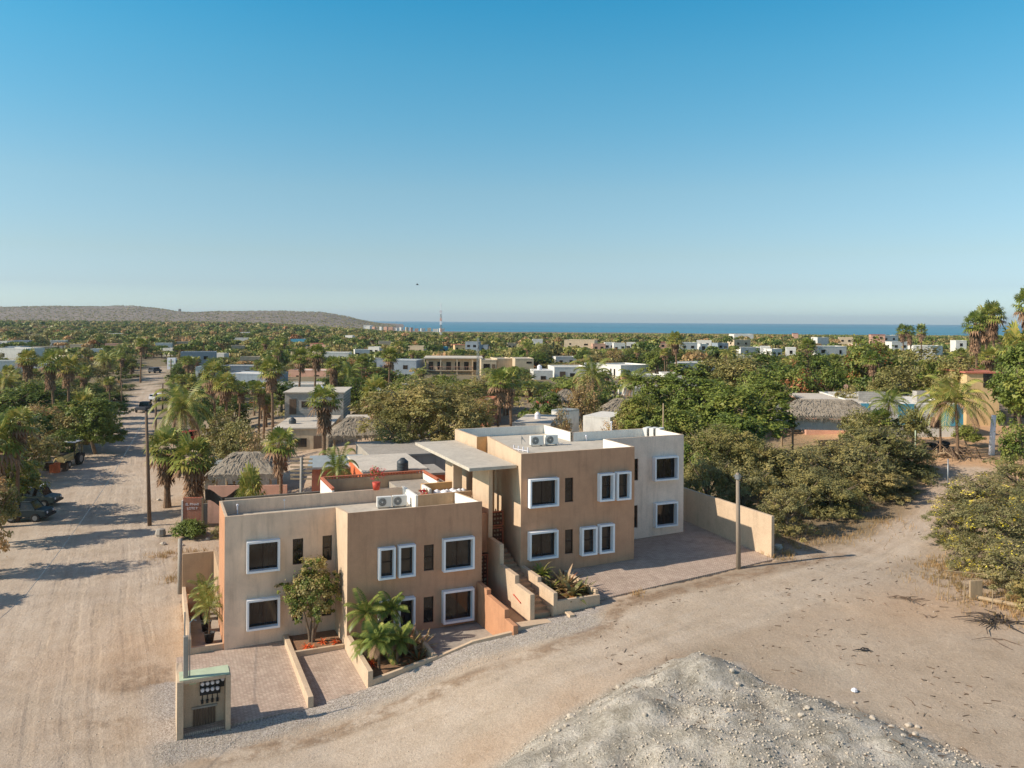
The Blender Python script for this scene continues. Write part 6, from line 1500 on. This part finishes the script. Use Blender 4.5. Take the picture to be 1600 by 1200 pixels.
# black ribbon of wire over the street and cable towards the camera
def wire(label, pts, r=.012):
    m = MB(); P_ = []
    for i in range(len(pts) - 1):
        a, b = Vector(pts[i]), Vector(pts[i + 1])
        for k in range(9): t_ = k / 8; q_ = a.lerp(b, t_); q_.z -= 1.0 * 4 * t_ * (1 - t_) * .6; P_.append(q_)
    m.tube(P_, r, 4); solo('overhead_wire', m, M['metal'], label, 'wire')
wire('thin overhead wire from the nearest street pole up the street', [at(229, 645, 68), at(243, 612, 99), at(254, 598, 158)])
wire('thin overhead wire from the nearest street pole towards the left foreground', [at(229, 648, 68), at(40, 930, 33), at(-260, 1100, 24)])
# ---------------------------------------------------------------- rocks
def rockmesh(seed, r=1.0):
    q = random.Random(seed); bm = bmesh.new(); bmesh.ops.create_icosphere(bm, subdivisions=2, radius=r)
    for v in bm.verts: v.co *= q.uniform(.78, 1.15); v.co.z *= .68
    me = bpy.data.meshes.new('rock'); bm.to_mesh(me); bm.free(); me.materials.append(M['stone']); return me
RK = [rockmesh(s_) for s_ in range(5)]
rq = random.Random(21); placed = 0
xm = [p_[0] for p_ in MOUND[:11]]; 
while placed < 30:
    px, py = rq.uniform(760, 1560), rq.uniform(1010, 1200); p = G(px, py)
    dd = float(polydist(np.array([p.x]), np.array([p.y]), MOUND)[0])
    if dd < .3: continue
    z = hh(p.x, p.y); s_ = rq.uniform(.05, .13) * (1.6 if placed < 6 else 1)
    o = link('rock', RK[placed % 5], None, (p.x, p.y, z + s_ * .3), rq.uniform(0, 6), (s_, s_ * rq.uniform(.7, 1.2), s_))
    tag(o, 'one of the larger pale stones lying loose on the rubble mound', 'rock', 'pale stones on the rubble mound'); placed += 1
for px, py, s_, lb in ((1420, 1133, .13, 'large pale flat stone with a dark shadow side at the right flank of the mound'), (1434, 1136, .1, 'dark stone beside the large flat one at the right flank of the mound'), (1306, 1123, .15, 'reddish stone on the pale crest of the right part of the mound'), (1336, 1098, .08, 'small cream stone near the white plastic bag'), (1122, 1068, .14, 'stone with a dark shadow near the top of the mound'), (1105, 1036, .12, 'dark stone just below the mound summit'),
                       (255, 850, .22, 'pale rock in the rubble left of the green bush'), (285, 852, .16, 'small rock in front of the green bush'), (325, 842, .2, 'rock right of the green bush'), (262, 775, .3, 'largest grey rock of the rubble heap by the street pole'), (248, 782, .2, 'lower grey rock of the rubble heap by the street pole'), (233, 783, .16, 'leftmost small rock of the rubble heap by the street pole'), (1216, 857, .3, 'grey rock at the foot of the boundary wall end')):
    p = gz(px, py); o = link('rock', RK[int(px) % 5], None, (p.x, p.y, p.z + s_ * .3), px, (s_, s_, s_)); tag(o, lb, 'rock')
# loose gravel and small stones that nobody could count
def pebbles(name, label, n, sampler, smin, smax, mat, seed):
    q = np.random.RandomState(seed); base = np.array([(1, 0, 0), (-1, 0, 0), (0, 1, 0), (0, -1, 0), (0, 0, 1), (0, 0, -.4)], float)
    tri = [(0, 2, 4), (2, 1, 4), (1, 3, 4), (3, 0, 4), (2, 0, 5), (1, 2, 5), (3, 1, 5), (0, 3, 5)]
    P_ = sampler(q, n); n = len(P_); s_ = (smin + (smax - smin) * q.rand(n) ** 3)[:, None, None]
    B_ = base[None] * q.uniform(.6, 1.3, (n, 6, 3)) * s_; a = q.rand(n) * 6.28; c, s2 = np.cos(a), np.sin(a)
    X = B_[..., 0] * c[:, None] - B_[..., 1] * s2[:, None]; Y = B_[..., 0] * s2[:, None] + B_[..., 1] * c[:, None]
    Vv = np.stack([X + P_[:, 0:1], Y + P_[:, 1:2], B_[..., 2] * .8 + HH(P_[:, 0], P_[:, 1])[:, None] + s_[:, :, 0] * .15], -1).reshape(-1, 3)
    T = (np.array(tri)[None] + np.arange(n)[:, None, None] * 6).reshape(-1)
    me = bpy.data.meshes.new(name); me.vertices.add(n * 6); me.vertices.foreach_set('co', Vv.astype(np.float32).reshape(-1)); me.loops.add(len(T)); me.loops.foreach_set('vertex_index', T.astype(np.int32))
    me.polygons.add(len(T) // 3); me.polygons.foreach_set('loop_start', np.arange(0, len(T), 3, dtype=np.int32)); me.update(calc_edges=True); me.materials.append(M[mat])
    tag(link(name, me), label, 'loose stones', kind='stuff')
def smp_mound(q, n):
    x = q.uniform(-3, 16, n); y = q.uniform(20, 37, n); d = polydist(x, y, MOUND); k = (d > -.25) & (fbm(x * .45, y * .45, 3, 77) + .25 * q.rand(n) > .56); return np.stack([x[k], y[k]], -1)
def smp_gravel(q, n):
    u = q.uniform(-9, 13, n); e = np.interp(u, [-9, -6, -2, 0, 4, 8, 11, 12.4, 13.5], [-6.6, -6.4, -6.4, -6.3, -6.4, -6.5, -6.0, -4.6, -3.6]); v = e + q.uniform(-.3, 1.8, n); k = v < -4.95
    u, v = u[k], v[k]; return np.stack([OX + CA * u - SA * v, OY + SA * u + CA * v], -1)
def smp_lot(q, n):
    x = q.uniform(-26, 26, n); y = 26 + 40 * q.rand(n) ** 1.3; lu = (x - OX) * CA + (y - OY) * SA; lv = -(x - OX) * SA + (y - OY) * CA
    k = ~((lu > -7.6) & (lu < 24.8) & (lv > -5)) & (fbm(x * .4, y * .4, 3, 55) > .5); return np.stack([x[k], y[k]], -1)
pebbles('rubble_stones', 'countless small pale stones strewn over the rubble mound', 26000, smp_mound, .012, .07, 'stone', 1)
pebbles('gravel', 'strip of loose grey gravel along the front of the low walls', 16000, smp_gravel, .012, .035, 'stone', 2)
pebbles('road_pebbles', 'scattered small stones on the bare dirt lots and roads', 7000, smp_lot, .012, .045, 'stone', 3)

def twigs(name, label, n, mat, seed):
    q = np.random.RandomState(seed); P_ = smp_lot(q, n); P_ = P_[P_[:, 0] > 4]; n = len(P_); a = q.rand(n) * 6.28; L_ = q.uniform(.05, .4, n) * q.rand(n) + .04; Z = HH(P_[:, 0], P_[:, 1]) + .015
    dx, dy = np.cos(a) * L_, np.sin(a) * L_; w = .012
    c = np.stack([P_[:, 0], P_[:, 1], Z], -1); d_ = np.stack([dx, dy, q.uniform(0, .04, n)], -1); s_ = np.stack([-np.sin(a) * w, np.cos(a) * w, np.zeros(n)], -1); up = np.array([0, 0, .02])
    q1 = np.stack([c - s_, c + s_, c + d_ + s_ * .5, c + d_ - s_ * .5], 1); q2 = np.stack([c - up, c + up, c + d_ + up * .5, c + d_ - up * .5], 1)
    tag(link(name, quads_to_mesh(name, np.concatenate([q1, q2]), [M[mat]])), label, 'twigs', kind='stuff')
twigs('twigs', 'tiny dark twigs and litter strewn over the dirt lot', 5000, 'wood', 12)

# dry grass tufts at the foot of walls and hedges
q = np.random.RandomState(31); cs = []
for (px, py, rad, n_) in ((1214, 868, .9, 900), (1240, 852, 1.2, 700), (1300, 835, 2.0, 900), (1360, 815, 2.2, 800), (1255, 800, 2.2, 900), (1500, 905, 2.0, 1600), (1560, 930, 2.2, 1800), (1600, 955, 2.0, 1400), (1470, 880, 1.2, 700), (258, 868, 1.2, 500), (300, 866, 1.2, 500), (270, 905, .8, 260), (1000, 928, .5, 120), (1500, 712, 2.2, 500)):
    p = G(px, py); cs.append(np.stack([p.x + q.normal(size=n_) * rad * .6, p.y + q.normal(size=n_) * rad * .6], -1))
C = np.concatenate(cs); tt = fbm(C[:, 0] * 2, C[:, 1] * 2, 2, 9); C = C[tt > .45]; n_ = len(C); z = HH(C[:, 0], C[:, 1]); B_ = np.concatenate([C, z[:, None]], 1)
a = q.rand(n_) * 6.28; L_ = q.uniform(.08, .32, n_)[:, None]; s_ = np.stack([np.cos(a), np.sin(a), a * 0], -1) * .014; e = B_ + np.stack([q.normal(size=n_) * .35, q.normal(size=n_) * .35, np.ones(n_)], -1) * L_
tag(link('dry_grass', quads_to_mesh('dry_grass', np.stack([B_ - s_, B_ + s_, e + s_ * .4, e - s_ * .4], 1), [M['leaf_dry']])), 'dry yellowish grass tufts at the foot of the walls and hedges', 'grass', kind='stuff')
# ================================================================ the far town
LM = [(30, 'at the far left edge'), (95, 'in the left grove'), (165, 'left of the street bend'), (240, 'beside the far street'), (305, 'right of the far street'), (385, 'left of the grey block house'), (490, 'behind the grey block house'),
      (590, 'behind the big olive tree'), (675, 'around the balcony building'), (780, 'behind the beige blocks'), (890, 'behind the long white house'), (985, 'behind the white modern house'), (1075, 'right of the white modern house'),
      (1175, 'behind the dense green trees'), (1280, 'behind the long thatched roof'), (1380, 'behind the blue and white house'), (1475, 'left of the yellow house'), (1570, 'behind the yellow house at right')]
def lm(px): return min(LM, key=lambda t_: abs(t_[0] - px))[1]
FAR = [ # px, top y, width px, D, colour, roof
 (18, 544, 54, 255, 'w_white', 'r_white'), (32, 532, 26, 400, 'w_greyblue', 'r_white'), (3, 533, 16, 380, 'w_white', 'r_white'), (90, 532, 22, 390, 'w_white', 'r_white'), (50, 523, 28, 560, 'w_beige', 'r_pale'),
 (62, 568, 28, 222, 'w_greyblue', 'r_pale'), (120, 538, 20, 330, 'w_beige', 'r_pale'), (118, 517, 16, 800, 'w_white', 'r_white'), (180, 521, 22, 640, 'w_white', 'r_white'), (238, 566, 24, 300, 'w_beige', 'r_pale'),
 (255, 536, 22, 380, 'w_white', 'r_white'), (262, 544, 16, 340, 'w_white', 'r_pale'), (376, 528, 22, 470, 'w_white', 'r_white'), (372, 540, 18, 360, 'w_beige', 'r_white'), (382, 519, 16, 700, 'w_white', 'r_white'),
 (340, 552, 20, 300, 'w_white', 'r_pale'), (466, 530, 24, 480, 'w_blue', 'r_white'), (497, 537, 26, 420, 'w_pink', 'r_tile'), (514, 550, 18, 310, 'w_white', 'r_pale'), (566, 546, 22, 330, 'w_white', 'r_white'), (584, 542, 18, 350, 'w_white', 'r_white'),
 (592, 560, 26, 270, 'w_white', 'r_pale'), (601, 533, 18, 430, 'w_beige', 'r_white'), (650, 541, 12, 400, 'w_white', 'r_white'), (694, 542, 12, 380, 'w_blue', 'r_white'), (719, 539, 16, 350, 'w_yellow', 'r_tile'), (737, 534, 20, 345, 'w_greyblue', 'r_pale'),
 (755, 539, 14, 345, 'w_greyblue', 'r_pale'), (905, 531, 46, 370, 'w_beige', 'r_pale'), (936, 537, 20, 365, 'w_pink', 'r_white'), (953, 535, 16, 370, 'w_white', 'r_white'), (968, 536, 18, 360, 'w_white', 'r_pale'), (986, 535, 14, 380, 'w_white', 'r_white'),
 (1040, 535, 18, 360, 'w_pink', 'r_tile'), (1076, 535, 28, 320, 'w_white', 'r_white'), (1100, 537, 12, 325, 'w_white', 'r_white'), (1130, 536, 18, 360, 'w_greyblue', 'r_white'), (1160, 531, 28, 400, 'w_beige', 'r_pale'), (1196, 541, 14, 320, 'w_white', 'r_white'),
 (1214, 545, 18, 300, 'w_white', 'r_pale'), (1236, 543, 14, 300, 'w_white', 'r_white'), (1243, 521, 8, 640, 'w_pink', 'r_tile'), (1286, 527, 20, 440, 'w_white', 'r_white'), (1300, 541, 48, 265, 'w_white', 'r_white'), (1322, 527, 20, 420, 'w_beige', 'r_white'),
 (1372, 523, 20, 400, 'w_pink', 'r_tile'), (1391, 524, 28, 405, 'w_white', 'r_white'), (1407, 534, 28, 320, 'w_white', 'r_pale'), (1450, 540, 42, 262, 'w_white', 'r_white'), (1502, 532, 16, 320, 'w_white', 'r_white'), (1345, 537, 16, 300, 'w_beige', 'r_white'),
 (840, 530, 16, 430, 'w_white', 'r_white'), (800, 536, 14, 400, 'w_beige', 'r_pale'), (430, 517, 14, 850, 'w_white', 'r_white'), (300, 517, 16, 800, 'w_white', 'r_white'), (150, 545, 16, 300, 'w_white', 'r_pale'), (545, 524, 12, 560, 'w_white', 'r_white')]
aq = random.Random(17)
for i in range(44):
    D = aq.uniform(135, 420); px = aq.choice([aq.uniform(0, 190), aq.uniform(280, 660), aq.uniform(280, 660), aq.uniform(830, 1230), aq.uniform(830, 1500)]); ty = CY + (12.2 - aq.uniform(-.8, 2.6)) * F / D
    if any(abs(px - f_[0]) < f_[2] * .5 + 16 and abs(D - f_[3]) < 30 for f_ in FAR) or any(a_ - 14 < px < b_ + 14 and abs(d_ - D) < 22 for a_, b_, t_, d_, h_ in VIS): continue
    q3 = at(px, ty, D)
    if polydist(np.array([q3.x]), np.array([D]), street_poly)[0] > -9: continue
    FAR.append((px, ty, aq.uniform(6, 12) * F / D, D, aq.choice(['w_white', 'w_white', 'w_white', 'w_beige', 'w_pink', 'w_greyblue']), aq.choice(['r_white', 'r_pale', 'r_white'])))
cname = {'w_white': 'white', 'w_greyblue': 'grey-blue', 'w_beige': 'beige', 'w_pink': 'pinkish', 'w_yellow': 'ochre', 'w_blue': 'light blue'}
hq = random.Random(4); seen = {}
for i, (px, ty, wpx, D, col_, rf) in enumerate(FAR):
    size = 'wide' if wpx > 24 else ('tiny' if wpx < 15 else 'small'); dist = 'distant' if D > 430 else ('far' if D > 330 else 'middle-distance')
    lb = f"{size} {cname[col_]} {'tile-roofed' if rf == 'r_tile' else 'flat-roofed'} {dist} house {lm(px)}"
    if lb in seen: lb = lb.replace(' house ', f" house, {'right' if px > seen[lb] else 'left'} of its twin, "); 
    seen[lb] = px
    if len(lb.split()) > 12: lb = lb.replace('flat-roofed ', '')
    w = wpx * D / F; rz_ = hq.uniform(-.3, .35); sp = [('f', -.5, 1.0, 1.2, 1.0, W_), ('f', .45, 1.0, 1.2, 1.0, W_), ('l', 0, 1.0, 1.2, 1.0, W_)] if w > 4 else [('f', 0, 1.0, 1.0, 1.2, W_)]
    if D > 420: sp = []
    elif hq.random() < .5: sp = [(a, b + hq.uniform(-.15, .15), c_ + hq.uniform(-.3, .2), d_ * hq.uniform(.6, 1.5), e_ * hq.uniform(.7, 1.3), k_) for a, b, c_, d_, e_, k_ in sp[:2]]
    house_px('far_house', lb, px - wpx / 2, px + wpx / 2, ty, D, max(5, w * .7), col_, rz_, roof=rf, spec=sp, par=.3 if rf != 'r_tile' else 0, over=.2, group='houses of the far town')
for i in range(16):     # little town on the headland
    px = 570 + i * 8.2 + hq.uniform(-3, 3); D = hq.uniform(1150, 1400); ty = np.interp(px, [570, 620, 700], [511, 513, 519]) + hq.uniform(-2, 2); wpx = hq.uniform(4, 9)
    c = at(px, ty, D); w = wpx * D / F * .8; zz = hh(c.x, c.y); c.z = zz + hq.uniform(5.5, 7.5)
    house('headland_house', 'tiny pale house of the village on the headland by the sea', c.x, c.y, w, w, c.z, hq.uniform(-.4, .4), hq.choice(['w_white', 'w_white', 'w_pink', 'w_beige']), roof='r_white', base=zz - 1, group='village houses on the headland')
for px, ty, wpx, D, lb in ((492, 509, 3, 1250, 'slim white tower standing on the plain below the hill'), (575, 507, 12, 1400, 'wide pink building at the foot of the headland'), (281, 480, 3, 2700, 'tiny dark hut on the crest of the hill'), (24, 488, 9, 2350, 'pale building on the lower slope of the hill at the far left'), (52, 487, 8, 2350, 'second pale building on the lower hill slope at the left'), (1158, 522, 30, 600, 'low pale rows of roofs in front of the sea right of centre')):
    c = at(px, ty, D); w = wpx * D / F; c.z = min(c.z, hh(c.x, c.y) + (14 if px == 492 else 9)); house('far_building', lb, c.x, c.y, w, w, c.z, 0, 'w_white' if px != 281 else 'dconc', roof='r_white', base=min(hh(c.x, c.y), c.z - 4) - 1)
# ================================================================ trees between and beyond the houses
sq = random.Random(99); taken = []
FT = np.array(FOOT)
STP = street_poly; RDP = road_poly
def free(x, y, r):
    P1 = np.array([x]); P2 = np.array([y])
    if polydist(P1, P2, STP)[0] > -(2.2 + r * .4): return False
    if polydist(P1, P2, RDP)[0] > -2.5: return False
    lu, lv = W2L(x, y)
    if -9 < lu < 25.5 and -8 < lv < 15: return False
    dx = FT[:, 0] - x; dy = FT[:, 1] - y; rr_ = FT[:, 2] + r * .6
    if np.any(np.hypot(dx, dy) < rr_): return False
    # keep the view to house fronts partly open
    D_ = np.hypot(x, y); k = (dy > 0) & (dy < 16 + FT[:, 2])
    lat = np.abs((FT[:, 0] / FT[:, 1]) * y - x)
    if np.any(k & (lat < FT[:, 2] * .75) & (FT[:, 2] > 2.6)) and sq.random() < .85: return False
    return True
def cellkey(x, y, c): return (int(x // c), int(y // c))
grid = {}
def spaced(x, y, r):
    c = 6.0; gx, gy = cellkey(x, y, c)
    for i in range(gx - 2, gx + 3):
        for j in range(gy - 2, gy + 3):
            for (a, b, r2) in grid.get((i, j), ()):
                if math.hypot(a - x, b - y) < (r + r2) * .55: return False
    grid.setdefault((gx, gy), []).append((x, y, r)); return True
for o in list(SC.objects):
    if o.parent is None and o.get('category') in ('tree', 'palm'):
        l_ = o.location; gx, gy = cellkey(l_.x, l_.y, 6.0); grid.setdefault((gx, gy), []).append((l_.x, l_.y, 3.0))
ADJ = {'green': 'dark green', 'olive': 'olive-green', 'dry': 'brownish', 'bright': 'bright green', 'rust': 'rust-topped'}
cnt = {}
def lab(kind, px, D, big):
    dist = 'near' if D < 125 else ('middle-distance' if D < 185 else 'far')
    return f"{dist} {'tall' if big else 'low'} {kind} {lm(px)}"
nt, npalm = 0, 0; tries = 0
NT, NP = 185, 245
while (nt < NT or npalm < NP) and tries < 60000:
    tries += 1
    D = math.sqrt(sq.uniform(66 ** 2, 265 ** 2)); x = sq.uniform(-.68, .68) * D; px = CX + x / D * F
    if D < 100 and 300 < px < 1130: continue
    if D < 96 and (px > 1420 or (px > 1180 and D < 80)): continue
    if 1215 < px < 1520 and D < 100: continue
    if D < 130 and 660 < px < 1000 and sq.random() < .5: continue
    palm = sq.random() < (.62 if px < 700 else .5) * (1.0 if D > 95 else .35)
    if palm and npalm >= NP or (not palm and nt >= NT): continue
    r = 1.7 if palm else sq.uniform(2.6, 4.8)
    if not free(x, D, r) or not spaced(x, D, r): continue
    z = hh(x, D)
    cap_ = 16.4 - (24 if px < 1450 else -5) * D / F      # tops stay under the skyline
    rp = r * F / D
    for a_, b_, t_, d_, h_ in VIS:
        if d_ > D and a_ - rp * .7 < px < b_ + rp * .7: cap_ = min(cap_, 16.4 - (t_ + h_ - CY) * D / F)
    if cap_ - z < 2.2: continue
    if palm:
        kd = sq.choices(['tall', 'short', 'coco'], [.62, .16, .22])[0]; hgt = {'tall': sq.uniform(6, 10.5), 'short': sq.uniform(3.2, 5), 'coco': sq.uniform(5, 8.5)}[kd]
        nm = {'tall': 'fan palm', 'short': 'bushy fan palm', 'coco': 'feathery coconut palm'}[kd]; big = hgt > 7
        put_palm(kd, x, D, min(z + hgt, cap_), lab(nm, px, D, big), 'palms scattered through the town'); npalm += 1
    else:
        kd = sq.choices(['green', 'olive', 'bright', 'rust', 'dry'], [.40, .28, .18, .07, .07])[0]; hgt = sq.uniform(4.4, 7.8)
        put_tree(kd, x, D, min(z + hgt, cap_), r * 1.12, lab(ADJ[kd] + ' tree', px, D, hgt > 6), 'trees scattered through the town'); nt += 1
# ---- far wood: a mass of crowns reaching to the shore
def woods(name, label, D0, D1, n, nq, qs, hmin, hmax, rmin, rmax, seed, palm=.45, xr=.72):
    q = np.random.RandomState(seed); D = np.sqrt(q.uniform(D0 ** 2, D1 ** 2, n)); x = q.uniform(-xr, xr, n) * D
    k = polydist(x, D, STP) < -3
    for fx, fy, fr in FOOT:
        k &= ~(np.hypot(fx - x, fy - D) < fr + 2.5); k &= ~((fy > D) & (fy - D < 16 + fr) & (np.abs(fx / fy * D - x) < fr * .55))
    px = CX + x / D * F
    dens = fbm(x * .012, D * .008, 3, 66); k &= (dens + q.rand(n) * .5 > .52) | (D > 700)
    k &= ~((px < 560) & (D > 1250 + 100 * dens))
    x, D = x[k], D[k]; n = len(x); z = HH(x, D); ip = q.rand(n) < palm
    H = q.uniform(hmin, hmax, n) * np.where(ip, 1.2, .9); r = q.uniform(rmin, rmax, n) * np.where(ip, .6, 1.0)
    pxx = CX + x / D * F; rp = r * F / D; top = np.minimum(z + H, 16.4 - np.interp(pxx, [380, 640], [4, 20.5]) * D / F + q.uniform(-1.5, 0.3, n))
    for a_, b_, t_, d_, h_ in VIS:
        kk_ = (d_ > D) & (pxx > a_ - rp * .6) & (pxx < b_ + rp * .6); top = np.where(kk_, np.minimum(top, 16.4 - (t_ + h_ - CY) * D / F), top)
    ok = top - z > 1.3; x, D, z, ip, H, r, top = x[ok], D[ok], z[ok], ip[ok], H[ok], r[ok], top[ok]; n = len(x); H = np.maximum(top - z, 1.3)
    d = unit(q.normal(size=(n, nq, 3))); d[..., 2] = np.abs(d[..., 2]) * 1.0 - .15
    rad = q.uniform(.5, 1.05, (n, nq, 1)); hz_ = np.where(ip, H * .20, H * .42)[:, None]
    C = np.stack([x[:, None] + d[..., 0] * r[:, None] * rad[..., 0], D[:, None] + d[..., 1] * r[:, None] * rad[..., 0], (z + H)[:, None] - hz_ + d[..., 2] * hz_ * rad[..., 0]], -1).reshape(-1, 3)
    N_ = unit(d.reshape(-1, 3) + q.normal(size=(n * nq, 3)) * .6); a = unit(np.cross(N_, q.normal(size=N_.shape))); b = np.cross(N_, a)
    s_ = (qs * q.uniform(.6, 1.4, (n * nq, 1)) * np.sqrt(np.repeat(r, nq) / 3.2)[:, None])
    P_ = np.stack([C - a * s_, C - b * s_ * .6, C + a * s_, C + b * s_ * .6], 1)
    tt = np.stack([q.rand(n * nq), np.repeat(q.rand(n), nq)], -1); kindm = np.repeat(q.choice(5, n, p=[.36, .34, .22, .01, .07]), nq)
    me = quads_to_mesh(name, P_, [M['leaf_green'], M['leaf_olive'], M['frond'], M['leaf_rust'], M['leaf_dry']], kindm, tt)
    o = tag(link(name, me), label, 'wood', kind='stuff')
    # trunks
    T_ = []
    rr = .12 + .0004 * D
    for (dx, dy) in ((1, 0), (0, 1)):
        T_.append(np.stack([np.stack([x - rr * dx, D - rr * dy, z - .3], -1), np.stack([x + rr * dx, D + rr * dy, z - .3], -1), np.stack([x + rr * dx * .7, D + rr * dy * .7, z + H * .8], -1), np.stack([x - rr * dx * .7, D - rr * dy * .7, z + H * .8], -1)], 1))
    me2 = quads_to_mesh(name + '_trunks', np.concatenate(T_), [M['palmbark']]); link('trunks', me2, o)['kind'] = 'stuff'
woods('town_wood', 'mass of mixed palms and trees in the middle of the town', 235, 720, 5200, 170, .62, 4.2, 7.8, 2.6, 4.8, 5)
woods('shore_wood', 'even band of palm groves stretching to the shore', 700, 1500, 10000, 46, 1.5, 5.5, 9, 3.5, 6.0, 6)
woods('undergrowth', 'low green undergrowth between the trees of the town', 96, 420, 5200, 90, .34, 1.3, 3.2, 1.4, 3.0, 8, 0)
# scrub on the hill
q = np.random.RandomState(3); n = 5200; D = np.sqrt(q.uniform(1550 ** 2, 3000 ** 2, n)); x = q.uniform(-.72, -.12, n) * D; z = HH(x, D); k = z > -4; x, D, z = x[k], D[k], z[k]; n = len(x)
d = unit(q.normal(size=(n, 10, 3))); d[..., 2] = np.abs(d[..., 2]); r = q.uniform(1.5, 3, n)[:, None]
C = np.stack([x[:, None] + d[..., 0] * r, D[:, None] + d[..., 1] * r, z[:, None] + d[..., 2] * r * .6], -1).reshape(-1, 3); a = unit(q.normal(size=C.shape)); b = unit(np.cross(a, q.normal(size=C.shape))); s_ = q.uniform(.7, 1.5, (len(C), 1))
tag(link('hill_scrub', quads_to_mesh('hill_scrub', np.stack([C - a * s_, C - b * s_, C + a * s_, C + b * s_], 1), [M['leaf_thevetia'], M['leaf_olive']], np.repeat(q.choice(2, n), 10))), 'dots of dry scrub covering the far hill', 'scrub', kind='stuff')

# ---- tell look-alikes apart by their order across the picture
ORD = ['leftmost', 'second', 'third', 'fourth', 'fifth', 'sixth', 'seventh']
by = {}
for o in SC.objects:
    if o.parent is None and o.get('label') and o.get('category') in ('tree', 'palm', 'house'): by.setdefault(o['label'], []).append(o)
for l_, os_ in by.items():
    if 1 < len(os_) <= 6:
        os_.sort(key=lambda o: o.location.x / o.location.y)
        for k, o in enumerate(os_): o['label'] = ((['left', 'right'][k] + ' of 2 ') if len(os_) == 2 else (('rightmost' if k == len(os_) - 1 else ORD[k]) + f' of {len(os_)} ')) + l_
for o in SC.objects:
    if o.get('label') and len(o['label'].split()) > 16: o['label'] = o['label'].replace('flat-roofed ', '').replace('middle-distance ', '').replace(', right of its twin, ', ' ')
# ================================================================ air
hz_ = MB(); hz_.box(-9500, -60, -20, 9500, 10900, 95)
hm = bpy.data.materials.new('haze'); hm.use_nodes = True; hn = hm.node_tree.nodes; hl = hm.node_tree.links
for n_1 in list(hn): hn.remove(n_1)
hv = hn.new('ShaderNodeVolumePrincipled'); hv.inputs['Color'].default_value = (.78, .88, 1, 1); hv.inputs['Density'].default_value = 0.000085; hv.inputs['Anisotropy'].default_value = 0.2
ho = hn.new('ShaderNodeOutputMaterial'); hl.new(hv.outputs[0], ho.inputs['Volume'])
tag(part('haze', hz_, hm, None), kind='stuff', label='pale sea haze over the far town and hill')
